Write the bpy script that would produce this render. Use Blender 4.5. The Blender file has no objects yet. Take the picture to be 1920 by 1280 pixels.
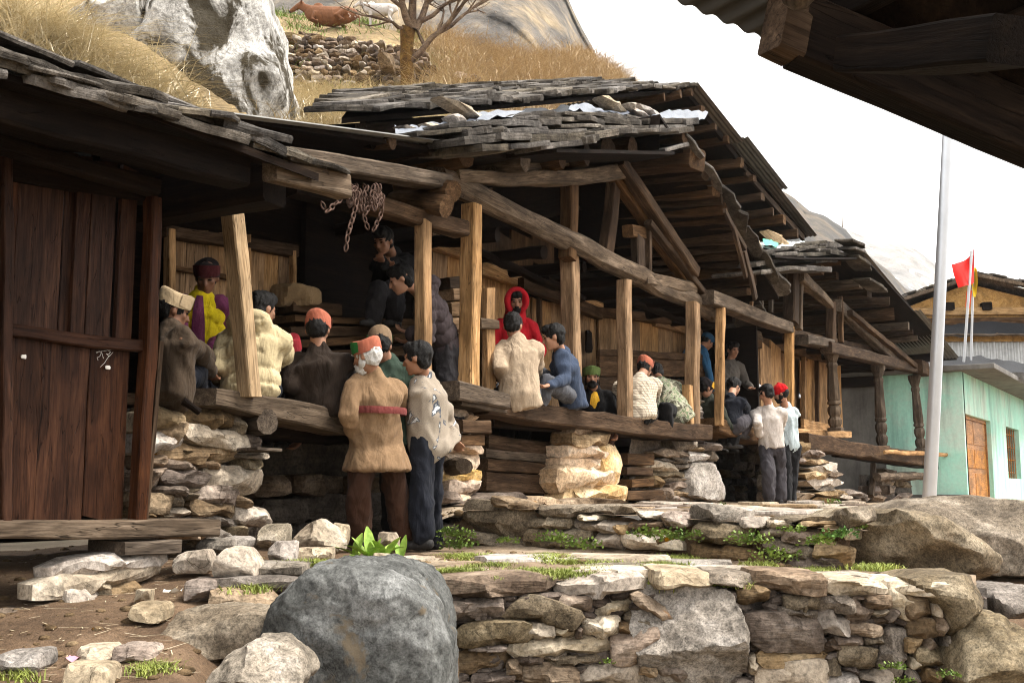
import bpy, bmesh, math, random
import numpy as np
from mathutils import Vector, Matrix, noise

# ------------------------------------------------------------------ camera, sky, sun, exposure
SC = bpy.context.scene
COL = SC.collection
F_PX = 2083.0
EYE = Vector((0, 0, 1.6))
HEAD = math.radians(32.3)
TILT = math.radians(7.656)
FW = Vector((math.cos(HEAD)*math.cos(TILT), math.sin(HEAD)*math.cos(TILT), math.sin(TILT)))
RT = Vector((math.sin(HEAD), -math.cos(HEAD), 0))
UP = RT.cross(FW)
cam = bpy.data.cameras.new('camera')
cam.sensor_width = 36
cam.lens = F_PX/1920*36
cam.clip_start = 0.05
cam.clip_end = 20000
camo = bpy.data.objects.new('camera', cam)
COL.objects.link(camo)
camo.matrix_world = Matrix(((RT.x, UP.x, -FW.x, EYE.x), (RT.y, UP.y, -FW.y, EYE.y), (RT.z, UP.z, -FW.z, EYE.z), (0, 0, 0, 1)))
SC.camera = camo

# overcast daylight: a soft, high sun over the camera's right shoulder
SUN_AZ = math.radians(-62)      # direction towards the sun, from +X
SUN_EL = math.radians(58)
world = bpy.data.worlds.new('World')
SC.world = world
world.use_nodes = True
nt = world.node_tree
bg = nt.nodes['Background']
sky = nt.nodes.new('ShaderNodeTexSky')
sky.sky_type = 'NISHITA'
sky.sun_disc = False
sky.sun_elevation = SUN_EL
sky.sun_rotation = math.pi/2 - SUN_AZ
sky.air_density = 1.0
sky.dust_density = 4.0
hs = nt.nodes.new('ShaderNodeHueSaturation')
hs.inputs['Saturation'].default_value = 0.06
mx = nt.nodes.new('ShaderNodeMix')
mx.data_type = 'RGBA'
mx.inputs[0].default_value = 0.80     # an even cloud cover in front of the clear sky
nt.links.new(sky.outputs[0], hs.inputs['Color'])
nt.links.new(hs.outputs[0], mx.inputs[6])
mx.inputs[7].default_value = (8.5, 8.45, 8.35, 1)
nt.links.new(mx.outputs[2], bg.inputs['Color'])
bg.inputs['Strength'].default_value = 0.075
sun = bpy.data.lights.new('sun', 'SUN')
sun.energy = 1.5
sun.angle = math.radians(18)
sun.color = (1.0, 0.94, 0.85)
suno = bpy.data.objects.new('sun', sun)
COL.objects.link(suno)
sd = Vector((math.cos(SUN_AZ)*math.cos(SUN_EL), math.sin(SUN_AZ)*math.cos(SUN_EL), math.sin(SUN_EL)))
suno.rotation_euler = (-sd).to_track_quat('-Z', 'Y').to_euler()
suno.location = sd*60
SC.view_settings.view_transform = 'Standard'
SC.view_settings.look = 'None'
SC.view_settings.gamma = 1
SC.view_settings.exposure = 2.15
SC.view_settings.use_curve_mapping = False
SC.cycles.use_denoising = True
try:
    SC.cycles.denoiser = 'OPENIMAGEDENOISE'
except Exception:
    pass
SC.cycles.filter_width = 1.05
SC.cycles.max_bounces = 6
SC.cycles.diffuse_bounces = 3
SC.cycles.glossy_bounces = 2
SC.cycles.transmission_bounces = 4
SC.cycles.volume_bounces = 3
SC.cycles.sample_clamp_indirect = 6
SC.cycles.caustics_reflective = False
SC.cycles.caustics_refractive = False

# ------------------------------------------------------------------ measuring: photograph pixel -> point on a known plane of the place
def ray(px, py):
    return FW + RT*((px-960)/F_PX) + UP*((640-py)/F_PX)
def P(px, py, Y):
    r = ray(px, py)
    return EYE + r*(Y/r.y)
def PD(px, py, d):
    return EYE + ray(px, py)*d
def PZ(px, py, z):
    r = ray(px, py)
    return EYE + r*((z-EYE.z)/r.z)
def PX(px, py, X):
    r = ray(px, py)
    return EYE + r*(X/r.x)
def proj(p):
    d = p-EYE; z = d.dot(FW)
    return 960+d.dot(RT)/z*F_PX, 640-d.dot(UP)/z*F_PX, z
def dep(p):
    return (p-EYE).dot(FW)
XAX = Vector((1, 0, 0)); YAX = Vector((0, 1, 0)); ZAX = Vector((0, 0, 1))
FH = Vector((math.cos(HEAD), math.sin(HEAD), 0))
class Plane:
    """vertical plane through p with horizontal direction u"""
    def __init__(s, p, u):
        s.p = p; s.u = u.normalized(); s.n = ZAX.cross(s.u)       # n points away from the camera
        if s.n.dot(s.p-EYE) < 0: s.n = -s.n
    def at(s, px, py):
        r = ray(px, py)
        t = (s.p-EYE).dot(s.n)/r.dot(s.n)
        return EYE + r*t
def YP(Y): return Plane(Vector((0, Y, 0)), XAX)
def DP(d): return Plane(EYE+FH*d, RT)

# ------------------------------------------------------------------ objects
WM = {}
def link(name, me, parent=None, M=None):
    o = bpy.data.objects.new(name, me)
    COL.objects.link(o)
    M = M or Matrix()
    WM[o.name] = M.copy()
    if parent is not None:
        o.parent = parent
        o.matrix_parent_inverse = WM[parent.name].inverted()
    o.matrix_basis = M
    return o
def tag(o, label=None, cat=None, group=None, kind=None):
    if label: o['label'] = label
    if cat: o['category'] = cat
    if group: o['group'] = group
    if kind: o['kind'] = kind
    return o
def thing(name, loc, label, cat, group=None):
    o = link(name, None, None, Matrix.Translation(Vector(loc)))
    o.empty_display_size = 0.2
    return tag(o, label, cat, group)
def mesh(name, v, f, mat, smooth=False, sharp=None):
    me = bpy.data.meshes.new(name)
    me.from_pydata([tuple(p) for p in v], [], [tuple(q) for q in f])
    for m in (mat if isinstance(mat, (list, tuple)) else [mat]):
        me.materials.append(m)
    if smooth:
        me.polygons.foreach_set('use_smooth', [True]*len(me.polygons))
    if sharp:
        bm = bmesh.new(); bm.from_mesh(me)
        for e in bm.edges:
            if len(e.link_faces) == 2 and e.calc_face_angle(0) > sharp: e.smooth = False
        bm.to_mesh(me); bm.free()
    me.update()
    return me
def frame(x, up=ZAX):
    x = x.normalized()
    if abs(x.dot(up)) > .98: up = YAX if abs(x.y) < .9 else XAX
    y = up.cross(x).normalized()
    z = x.cross(y)
    return x, y, z
def M4(x, y, z, o):
    return Matrix(((x.x, y.x, z.x, o.x), (x.y, y.y, z.y, o.y), (x.z, y.z, z.z, o.z), (0, 0, 0, 1)))
RND = random.Random(7)

# ------------------------------------------------------------------ materials
def newmat(name):
    m = bpy.data.materials.new(name)
    m.use_nodes = True
    t = m.node_tree
    b = t.nodes['Principled BSDF']
    b.inputs['Roughness'].default_value = 0.85
    b.inputs['Specular IOR Level'].default_value = 0.25
    return m, t, b
def nd(t, ty, **k):
    n = t.nodes.new(ty)
    for a, v in k.items():
        if isinstance(a, str) and hasattr(n, a): setattr(n, a, v)
    return n
def nz(t, vec, scale, detail=4, rough=.6, dist=0.0):
    n = t.nodes.new('ShaderNodeTexNoise')
    n.inputs['Scale'].default_value = scale
    n.inputs['Detail'].default_value = detail
    n.inputs['Roughness'].default_value = rough
    n.inputs['Distortion'].default_value = dist
    if vec is not None: t.links.new(vec, n.inputs['Vector'])
    return n.outputs['Fac']
def ramp(t, fac, stops):
    n = t.nodes.new('ShaderNodeValToRGB')
    cr = n.color_ramp
    while len(cr.elements) < len(stops): cr.elements.new(.5)
    for e, (p, c) in zip(cr.elements, stops):
        e.position = p
        e.color = (c, c, c, 1) if isinstance(c, (int, float)) else (*c, 1)
    t.links.new(fac, n.inputs['Fac'])
    return n.outputs['Color']
def mix(t, fac, a, b, mode='MIX'):
    n = t.nodes.new('ShaderNodeMix'); n.data_type = 'RGBA'; n.blend_type = mode
    for s, v in ((n.inputs[0], fac), (n.inputs[6], a), (n.inputs[7], b)):
        if isinstance(v, bpy.types.NodeSocket): t.links.new(v, s)
        elif isinstance(v, (int, float)): s.default_value = v
        else: s.default_value = (*v, 1)
    return n.outputs[2]
def math_(t, op, a, b=0.0):
    n = t.nodes.new('ShaderNodeMath'); n.operation = op
    for s, v in ((n.inputs[0], a), (n.inputs[1], b)):
        if isinstance(v, bpy.types.NodeSocket): t.links.new(v, s)
        else: s.default_value = v
    return n.outputs[0]
def bump(t, b, h, strength=.4, dist=.01, prev=None):
    n = t.nodes.new('ShaderNodeBump')
    n.inputs['Strength'].default_value = strength
    n.inputs['Distance'].default_value = dist
    t.links.new(h, n.inputs['Height'])
    if prev: t.links.new(prev, n.inputs['Normal'])
    t.links.new(n.outputs[0], b.inputs['Normal'])
    return n.outputs[0]
def coords(t, scale=(1, 1, 1), shuffle=True, space='Object'):
    tc = t.nodes.new('ShaderNodeTexCoord')
    mp = t.nodes.new('ShaderNodeMapping')
    mp.inputs['Scale'].default_value = scale
    src = tc.outputs['Object' if space == 'World' else space]
    if space == 'World':
        g = t.nodes.new('ShaderNodeNewGeometry'); src = g.outputs['Position']
    t.links.new(src, mp.inputs['Vector'])
    rnd = None
    if shuffle:
        oi = t.nodes.new('ShaderNodeObjectInfo'); rnd = oi.outputs['Random']
        vm = t.nodes.new('ShaderNodeVectorMath'); vm.operation = 'SCALE'
        vm.inputs[0].default_value = (37.0, 91.0, 53.0)
        t.links.new(rnd, vm.inputs['Scale'])
        t.links.new(vm.outputs[0], mp.inputs['Location'])
    return mp.outputs[0], rnd
def wood(name, dark, mid, light, var=.35, rough=.8, grain=1.0):
    m, t, b = newmat(name)
    v, rnd = coords(t, (1.6, 15*grain, 15*grain))
    g1 = nz(t, v, 1.0, 6, .65, 1.2)
    v2, _ = coords(t, (5, 110, 110))
    g2 = nz(t, v2, 1.0, 3, .6)
    v3, _ = coords(t, (1.6, 3.2, 3.2))
    g3 = nz(t, v3, 1.3, 5, .6, .5)
    c = ramp(t, g1, [(.22, dark), (.48, mid), (.78, light)])
    c = mix(t, math_(t, 'MULTIPLY', ramp(t, g3, [(.42, 0.0), (.64, 1.0)]), .7), c, [x*.36 for x in mid])
    fine = ramp(t, g2, [(.34, .5), (.5, .95), (.66, 1.2)])
    c = mix(t, .8, c, fine, 'MULTIPLY')
    # drying cracks along the grain and knots
    v4, _ = coords(t, (.9, 14, 14))
    cr = nz(t, v4, 1.6, 2, .5, .6)
    crk = ramp(t, math_(t, 'ABSOLUTE', math_(t, 'SUBTRACT', cr, .5)), [(.0, 0.0), (.010, 1.0)])
    c = mix(t, math_(t, 'MULTIPLY', math_(t, 'SUBTRACT', 1.0, crk), .75), c, [x*.25 for x in dark])
    val = math_(t, 'ADD', 1-var/2, math_(t, 'MULTIPLY', rnd, var))
    h = t.nodes.new('ShaderNodeHueSaturation')
    t.links.new(c, h.inputs['Color']); t.links.new(val, h.inputs['Value'])
    t.links.new(math_(t, 'ADD', .88, math_(t, 'MULTIPLY', rnd, .22)), h.inputs['Saturation'])
    t.links.new(h.outputs[0], b.inputs['Base Color'])
    b.inputs['Roughness'].default_value = rough
    b.inputs['Specular IOR Level'].default_value = .06
    hh = math_(t, 'ADD', math_(t, 'MULTIPLY', g1, .7), math_(t, 'MULTIPLY', g2, .35))
    hh = math_(t, 'ADD', hh, math_(t, 'MULTIPLY', crk, .5))
    bump(t, b, hh, .55, .012)
    return m
W_OLD = wood('weathered_wood', (.011, .007, .0045), (.050, .031, .019), (.135, .09, .057))
W_GREY = wood('grey_weathered_wood', (.024, .018, .013), (.098, .072, .051), (.24, .185, .137))
W_DARK = wood('shade_dark_wood', (.003, .002, .0014), (.010, .006, .004), (.026, .0155, .009))  # near-black base colour stands in for shade under roofs and indoors
W_RED = wood('red_stained_wood', (.007, .003, .002), (.042, .016, .0075), (.105, .042, .019), var=.5, rough=.5)
W_NEW = wood('honey_wood', (.12, .062, .028), (.34, .20, .095), (.57, .37, .20), var=.5)
W_PALE = wood('pale_cut_wood', (.26, .165, .09), (.46, .32, .185), (.62, .46, .29), var=.2)
W_BROWN = wood('brown_wood', (.017, .009, .005), (.072, .040, .020), (.165, .10, .054))
def rock(name, cols, speck=.25, strata=True, var=.5, scale=1.0, lichen=None, moss=0.0, bstr=.95, bdist=.028):
    m, t, b = newmat(name)
    v, rnd = coords(t, (1, 1, 1))
    n1 = nz(t, v, 2.2*scale, 7, .62, .4)
    c = ramp(t, n1, [(.33, cols[0]), (.5, cols[1]), (.66, cols[2])])
    h2 = nz(t, v, 9*scale, 6, .7, .3)
    hh = math_(t, 'ADD', n1, math_(t, 'MULTIPLY', h2, .35))
    if strata:
        vs, _ = coords(t, (2.0*scale, 2.0*scale, 22*scale))
        s = nz(t, vs, 1.4, 6, .65, .9)
        c = mix(t, .75, c, ramp(t, s, [(.3, .48), (.52, 1.0), (.75, 1.12)]), 'MULTIPLY')
        hh = math_(t, 'ADD', hh, math_(t, 'MULTIPLY', s, .8))
    c = mix(t, .7, c, ramp(t, h2, [(.32, .5), (.6, 1.1)]), 'MULTIPLY')
    h3 = nz(t, v, 33*scale, 5, .7, .2)
    c = mix(t, .7, c, ramp(t, h3, [(.36, .38), (.5, .98), (.66, 1.4)]), 'MULTIPLY')
    hh = math_(t, 'ADD', hh, math_(t, 'MULTIPLY', h3, .22))
    ck = nz(t, v, 3.1*scale, 4, .55, .8)
    ckl = ramp(t, math_(t, 'ABSOLUTE', math_(t, 'SUBTRACT', ck, .5)), [(.0, 0.0), (.007, 1.0)])
    ckl = math_(t, 'MAXIMUM', ckl, ramp(t, nz(t, v, 1.7*scale, 2, .5), [(.5, 1.0), (.62, 0.0)]))
    c = mix(t, math_(t, 'MULTIPLY', math_(t, 'SUBTRACT', 1.0, ckl), .4), c, [x*.35 for x in cols[0]])
    hh = math_(t, 'ADD', hh, math_(t, 'MULTIPLY', ckl, .15))
    sp = nz(t, v, 95*scale if speck > .3 else 60*scale, 3, .75)
    c = mix(t, speck, c, ramp(t, sp, [(.34, .38), (.5, .95), (.66, 1.4)]), 'MULTIPLY')
    if lichen:
        l = nz(t, v, lichen[1], 5, .7, .6)
        c = mix(t, math_(t, 'MULTIPLY', ramp(t, l, [(lichen[2], 0.0), (lichen[2]+.06, 1.0)]), .95), c, lichen[0])
    # iron-stained and grey stones side by side
    h = t.nodes.new('ShaderNodeHueSaturation')
    t.links.new(c, h.inputs['Color'])
    t.links.new(math_(t, 'ADD', 1-var/2, math_(t, 'MULTIPLY', rnd, var)), h.inputs['Value'])
    r2 = math_(t, 'FRACT', math_(t, 'MULTIPLY', rnd, 17.3))
    t.links.new(math_(t, 'ADD', .72, math_(t, 'MULTIPLY', r2, .75)), h.inputs['Saturation'])
    t.links.new(math_(t, 'ADD', .485, math_(t, 'MULTIPLY', r2, .018)), h.inputs['Hue'])
    t.links.new(h.outputs[0], b.inputs['Base Color'])
    b.inputs['Roughness'].default_value = .9
    b.inputs['Specular IOR Level'].default_value = .12
    bump(t, b, hh, bstr, bdist)
    return m
S_TAN = rock('schist_stone', ((.075, .053, .036), (.20, .152, .108), (.39, .315, .235)), var=.7, lichen=((.30, .155, .06), 3.0, .66))
S_PALE = rock('pale_stone', ((.24, .20, .155), (.40, .345, .275), (.56, .50, .42)), strata=False, var=.3)
S_GRAN = rock('granite', ((.12, .105, .085), (.25, .22, .18), (.40, .365, .32)), speck=.75, strata=False, var=.2, bdist=.012)
S_GREY = rock('grey_granite', ((.05, .051, .048), (.10, .101, .096), (.185, .186, .18)), speck=.6, strata=False, var=.05, bdist=.012, lichen=((.12, .098, .068), 3.0, .60))
S_BRGR = rock('brown_grey_granite', ((.07, .057, .042), (.165, .137, .103), (.31, .27, .215)), speck=.8, strata=False, var=.12, bdist=.012)
S_CLIFF = rock('cliff_stone', ((.22, .21, .19), (.42, .405, .375), (.62, .605, .57)), speck=.5, strata=False, var=.05, scale=.5, bdist=.06, lichen=((.028, .021, .007), .85, .50))
S_SLATE = rock('roof_slate', ((.028, .024, .02), (.080, .070, .058), (.19, .17, .145)), var=.8, lichen=((.34, .135, .035), 2.0, .72))
S_LIME = rock('mud_limewash', ((.42, .29, .16), (.62, .48, .31), (.74, .62, .45)), speck=.1, strata=False, var=.12)
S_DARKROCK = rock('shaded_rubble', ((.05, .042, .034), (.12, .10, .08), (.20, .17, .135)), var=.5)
def plain(name, col, rough=.85, var=.18, scale=30, bs=.25, bd=.004, metal=0.0, spec=.25):
    m, t, b = newmat(name)
    v, rnd = coords(t, (1, 1, 1))
    n = nz(t, v, scale, 5, .65)
    n2 = nz(t, v, scale*.12, 4, .6)
    c = mix(t, .7, col, ramp(t, n, [(.25, 1-var), (.75, 1+var*.6)]), 'MULTIPLY')
    c = mix(t, .7, c, ramp(t, n2, [(.3, 1-var), (.7, 1+var*.5)]), 'MULTIPLY')
    t.links.new(c, b.inputs['Base Color'])
    b.inputs['Roughness'].default_value = rough
    b.inputs['Metallic'].default_value = metal
    b.inputs['Specular IOR Level'].default_value = spec
    bump(t, b, n, bs, bd)
    return m

# ------------------------------------------------------------------ wood shapes
def stick(name, A, B, w, h, mat, parent, up=ZAX, jit=.009, rnd=False, taper=(1, 1), bow=0.0, seed=None, nseg=None, sharp=.5):
    """a hewn beam (or a log, rnd=True) from A to B, w across, h along up"""
    A = Vector(A); B = Vector(B)
    d = B-A; L = d.length
    x, y, z = frame(d, up)
    R = random.Random(seed if seed is not None else RND.random())
    so = Vector((R.random()*90, R.random()*90, R.random()*90))
    n = nseg or max(2, min(14, int(L/.18)+1))
    if rnd:
        k = 10
        prof = [(math.cos(2*math.pi*i/k)*.5, math.sin(2*math.pi*i/k)*.5) for i in range(k)]
    else:
        c = .07+.05*R.random()
        cy = c*min(w, h)/w; cz = c*min(w, h)/h
        prof = [(.5, -.5+cz), (.5, .5-cz), (.5-cy, .5), (-.5+cy, .5), (-.5, .5-cz), (-.5, -.5+cz), (-.5+cy, -.5), (.5-cy, -.5)]
    k = len(prof)
    v = []; f = []
    e0, e1 = R.uniform(-.03, .03)*w/.15, R.uniform(-.03, .03)*w/.15
    for i in range(n+1):
        t = i/n
        s = taper[0]+(taper[1]-taper[0])*t
        bx = math.sin(math.pi*t)*bow
        for (a, c2) in prof:
            px = t*L
            if i == 0: px += e0*a*1.2
            if i == n: px += e1*a*1.2
            q = Vector((px, a*w*s, c2*h*s))
            nv = noise.noise_vector(q*(3.2 if rnd else 2.2)+so)
            nv2 = noise.noise_vector(q*11+so)
            j = jit*(2.0 if rnd else 1.0)
            q += Vector((0, nv.y*j*1.7+nv2.y*j*.5, nv.z*j*1.7+nv2.z*j*.5+bx))
            v.append(q)
    for i in range(n):
        for j in range(k):
            a = i*k+j; b2 = i*k+(j+1) % k
            f.append((a, b2, b2+k, a+k))
    f.append(tuple(reversed(range(k)))); f.append(tuple(range(n*k, n*k+k)))
    me = mesh(name, v, f, mat, smooth=True, sharp=sharp)
    return link(name, me, parent, M4(x, y, z, A))
def beam(name, a, b, Y, hpx, w, mat, parent, Y2=None, **k):
    """beam whose front face lies on plane Y, centre line through pixels a and b, hpx tall at a (and b)"""
    h0, h1 = hpx if isinstance(hpx, tuple) else (hpx, hpx)
    A = P(a[0], a[1], Y); B = P(b[0], b[1], Y if Y2 is None else Y2)
    d0 = h0*dep(A)/F_PX; d1 = h1*dep(B)/F_PX
    h = (d0+d1)/2
    off = Vector((0, w/2, 0))
    return stick(name, A+off, B+off, w, h, mat, parent, taper=(d0/h, d1/h), **k)
def post(name, x0, y0, x1, y1, Y, wpx, mat, parent, thick=None, **k):
    A = P(x0, y0, Y); B = P(x1, y1, Y)
    w = wpx*dep(A)/F_PX*.78
    th = min(thick, w*1.15) if thick else w
    return stick(name, A, B, w, th, mat, parent, up=YAX, **k)
# ------------------------------------------------------------------ stones
def _poly_r(poly):
    n = len(poly)
    def r(th):
        dx, dy = math.cos(th), math.sin(th)
        best = 0
        for i in range(n):
            x1, y1 = poly[i]; x2, y2 = poly[(i+1) % n]
            ex, ey = x2-x1, y2-y1
            den = dx*ey-dy*ex
            if abs(den) < 1e-9: continue
            t = (x1*ey-y1*ex)/den
            u = (x1*dy-y1*dx)/den
            if t > 0 and -1e-6 <= u <= 1+1e-6: best = max(best, t)
        return best
    return r
_CUBE = {}
def cube_sphere(n):
    if n in _CUBE: return _CUBE[n]
    bm = bmesh.new()
    bmesh.ops.create_cube(bm, size=2)
    bmesh.ops.subdivide_edges(bm, edges=bm.edges[:], cuts=n-1, use_grid_fill=True)
    v = [x.co.normalized() for x in bm.verts]
    bm.verts.index_update()
    f = [tuple(q.index for q in x.verts) for x in bm.faces]
    bm.free()
    _CUBE[n] = (v, f)
    return _CUBE[n]
def auto_poly(w, h, R, sq=.75):
    """a block with broken corners"""
    pts = []
    for (sx, sy) in ((1, -1), (1, 1), (-1, 1), (-1, -1)):
        a = R.choice((R.uniform(.02, .10), R.uniform(.06, .30)))*w; b = R.choice((R.uniform(.06, .22), R.uniform(.15, .48)))*h
        c1 = (sx*(w/2), sy*(h/2-b)); c2 = (sx*(w/2-a), sy*h/2)
        m = ((c1[0]+c2[0])/2+sx*.12*a, (c1[1]+c2[1])/2+sy*.12*b)
        pts += [c1, m, c2] if sx*sy > 0 else [c2, m, c1]
    k = R.uniform(-.16, .16); k2 = R.uniform(-.10, .10)*w/max(h, 1e-3)*.5
    return [(x+y*k2, y*(1+k*2*x/w)) for x, y in pts]
def stone(name, poly, M, thick, mat, parent=None, res=5, seed=0, rough=.05, cuts=4, sq=.55, sharp=.3, flat_back=False):
    """a stone whose outline seen along local y is poly (local x,z metres), thick along y"""
    R = random.Random(seed)
    cx = sum(p[0] for p in poly)/len(poly); cy = sum(p[1] for p in poly)/len(poly)
    rf = _poly_r([(x-cx, y-cy) for x, y in poly])
    tab = [rf(2*math.pi*i/96) for i in range(96)]
    vs, fs = cube_sphere(res)
    so = Vector((R.random()*90, R.random()*90, R.random()*90))
    size = (sum(tab)/96+thick/2)/2
    planes = []
    for _ in range(cuts):
        n = Vector((R.uniform(-.8, .8), -1, R.uniform(-.9, .9))).normalized()
        planes.append((n, R.uniform(.58, .95)))
    out = []
    for s in vs:
        q = Vector(s)
        # blocky sphere
        p = 7.0
        l = (abs(q.x)**p+abs(q.y)**p+abs(q.z)**p)**(1/p)
        q = q/l
        for n, d in planes:
            e = q.dot(n)-d
            if e > 0: q -= n*e
        rho = math.hypot(q.x, q.z); th = math.atan2(q.z, q.x)
        k = (th/(2*math.pi)) % 1*96
        i = int(k) % 96; fr = k-int(k)
        r = tab[i]*(1-fr)+tab[(i+1) % 96]*fr
        c, s2 = math.cos(th), math.sin(th)
        rb = (abs(c)**p+abs(s2)**p)**(-1/p)      # undo the squareness in the outline plane
        rr = min(1.0, rho/rb)**(sq+.45)
        a = Vector((c*r*rr, q.y*thick/2, s2*r*rr))
        nv = noise.noise_vector(a*(1.3/size)+so)*rough*.8 + noise.noise_vector(a*(3.7/size)+so)*rough*.6 + noise.noise_vector(a*(9/size)+so)*rough*.28 + noise.noise_vector(a*(21/size)+so)*rough*.13
        a += Vector((nv.x, nv.y, nv.z))*size
        out.append(a+Vector((cx, 0, cy)))
    me = mesh(name, out, fs, mat, smooth=True, sharp=sharp)
    return link(name, me, parent, M)
def stone_px(name, pl, spec, thick, mat, parent=None, res=5, seed=None, conv=None, **k):
    """spec: (x0,y0,x1,y1[,rot]) box or list of outline points, in photograph pixels on plane pl"""
    R = random.Random(str(spec) if seed is None else seed)
    cv = conv or (lambda x, y: (x, y))
    if isinstance(spec, list):
        pts = [cv(*p) for p in spec]
        mx_ = sum(p[0] for p in pts)/len(pts); my_ = sum(p[1] for p in pts)/len(pts)
        c = pl.at(mx_, my_)
        poly = []
        for p in pts:
            q = pl.at(*p)-c
            poly.append((q.dot(pl.u), q.z))
        rot = 0
    else:
        x0, y0 = cv(spec[0], spec[1]); x1, y1 = cv(spec[2], spec[3])
        mx_, my_ = (x0+x1)/2, (y0+y1)/2
        c = pl.at(mx_, my_)
        w = abs((pl.at(x1, my_)-pl.at(x0, my_)).dot(pl.u)); h = abs((pl.at(mx_, y0)-pl.at(mx_, y1)).z)
        poly = auto_poly(w*1.05, h*1.08, R)
        rot = math.radians(spec[4]) if len(spec) > 4 else R.uniform(-.05, .05)
        ca, sa = math.cos(rot), math.sin(rot)
        poly = [(x*ca-y*sa, x*sa+y*ca) for x, y in poly]
    # local y = away from camera
    o = c + pl.n*(thick/2)
    y = pl.n; x = pl.u; z = ZAX
    if x.cross(y).dot(z) < 0:
        x = -x; poly = [(-a, b) for a, b in poly]
    return stone(name, poly, M4(x, y, z, o), thick, mat, parent, res, R.random(), **k)
def conv(x0, y0, s): return lambda x, y: (x0+x/s, y0+y/s)
# ------------------------------------------------------------------ ground materials
def ground_mat(name, c0, c1, c2, scale=1.0, bd=.03, green=None, pebble=True):
    m, t, b = newmat(name)
    v, _ = coords(t, (1, 1, 1), shuffle=False, space='World')
    n1 = nz(t, v, 1.3*scale, 7, .65, .3)
    n2 = nz(t, v, 14*scale, 6, .7, .4)
    n3 = nz(t, v, 70*scale, 3, .7)
    c = ramp(t, n1, [(.3, c0), (.5, c1), (.72, c2)])
    c = mix(t, .7, c, ramp(t, n2, [(.3, .5), (.6, 1.1)]), 'MULTIPLY')
    c = mix(t, .5, c, ramp(t, n3, [(.35, .5), (.62, 1.3)]), 'MULTIPLY')
    if green:
        g = nz(t, v, green[1], 6, .7, .4)
        c = mix(t, ramp(t, g, [(green[2], 0.0), (green[2]+.08, 1.0)]), c, green[0])
    t.links.new(c, b.inputs['Base Color'])
    b.inputs['Roughness'].default_value = .95
    bump(t, b, math_(t, 'ADD', n2, math_(t, 'MULTIPLY', n3, .4)), .8, bd)
    return m
G_DIRT = ground_mat('trodden_dirt', (.085, .052, .030), (.15, .095, .056), (.24, .16, .10), 1.5)
G_TERR = ground_mat('terrace_earth', (.15, .10, .06), (.31, .23, .155), (.50, .41, .30), 1.2)
G_HILL = ground_mat('dry_hill_earth', (.14, .10, .055), (.28, .20, .10), (.42, .31, .165), .5, bd=.1, green=((.075, .10, .022), .35, .62))
G_BASE = ground_mat('valley_earth', (.10, .075, .05), (.18, .14, .09), (.28, .22, .15), .3)
def mountain_mat(name, a, b2, c2, sc, snow=None):
    m, t, b = newmat(name)
    v, _ = coords(t, (1, 1, .7), shuffle=False, space='World')
    n1 = nz(t, v, sc, 9, .68, .6)
    n2 = nz(t, v, sc*6, 7, .72, .3)
    c = ramp(t, n1, [(.36, a), (.5, b2), (.62, c2)])
    c = mix(t, .75, c, ramp(t, n2, [(.34, .4), (.6, 1.15)]), 'MULTIPLY')
    if snow:
        s = nz(t, v, sc*2.2, 8, .7, .8)
        c = mix(t, ramp(t, s, [(snow, 0.0), (snow+.06, 1.0)]), c, (.85, .86, .88))
    t.links.new(c, b.inputs['Base Color'])
    b.inputs['Roughness'].default_value = .95
    bump(t, b, math_(t, 'ADD', n1, math_(t, 'MULTIPLY', n2, .4)), .9, .6/sc*.2)
    return m

def loft(name, rows, mat, su=6, sv=4, amp=.05, freq=1.0, kind='structure', seed=1, smooth=True, thick=0):
    """smooth sheet through rows of points (rows run away from the camera)"""
    nr, nc = len(rows), len(rows[0])
    A = np.array([[tuple(p) for p in r] for r in rows])
    def cr(A, s):
        n = len(A); out = []
        for i in range(n-1):
            p0 = A[max(i-1, 0)]; p1 = A[i]; p2 = A[i+1]; p3 = A[min(i+2, n-1)]
            for k in range(s):
                t = k/s
                lin = p1*(1-t)+p2*t
                cub = .5*((2*p1)+(-p0+p2)*t+(2*p0-5*p1+4*p2-p3)*t*t+(-p0+3*p1-3*p2+p3)*t**3)
                out.append(lin*.45+cub*.55)
        out.append(A[-1])
        return np.array(out)
    B = cr(A, sv)
    B = np.swapaxes(cr(np.swapaxes(B, 0, 1), su), 0, 1)
    H, W_ = B.shape[:2]
    so = Vector((seed*13.1, seed*7.7, seed*3.3))
    v = []
    for i in range(H):
        for j in range(W_):
            q = Vector(B[i, j])
            z = noise.noise(q*freq+so)*amp + noise.noise(q*freq*2.7+so)*amp*.5 + noise.noise(q*freq*6.9+so)*amp*.25
            v.append((q.x, q.y, q.z+z))
    f = []
    for i in range(H-1):
        for j in range(W_-1):
            a = i*W_+j
            f.append((a, a+1, a+W_+1, a+W_))
    o = link(name, mesh(name, v, f, mat, smooth=smooth))
    if kind: o['kind'] = kind
    return o, np.array(v).reshape(H, W_, 3)

# base sheet to the horizon
bm_v = []; bm_f = []
rings = [0, 6, 12, 25, 60, 120, 250, 450, 750, 1080]
N_ = 40
for r in rings:
    for i in range(N_):
        a = 2*math.pi*i/N_
        bm_v.append((math.cos(a)*r, math.sin(a)*r, .25 if r < 40 else .25-min(14, (r-40)*.02)))
for k in range(len(rings)-1):
    for i in range(N_):
        bm_f.append((k*N_+i, k*N_+(i+1) % N_, (k+1)*N_+(i+1) % N_, (k+1)*N_+i))
tag(link('ground', mesh('ground', bm_v, bm_f, G_BASE, smooth=True)), kind='structure')

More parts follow.
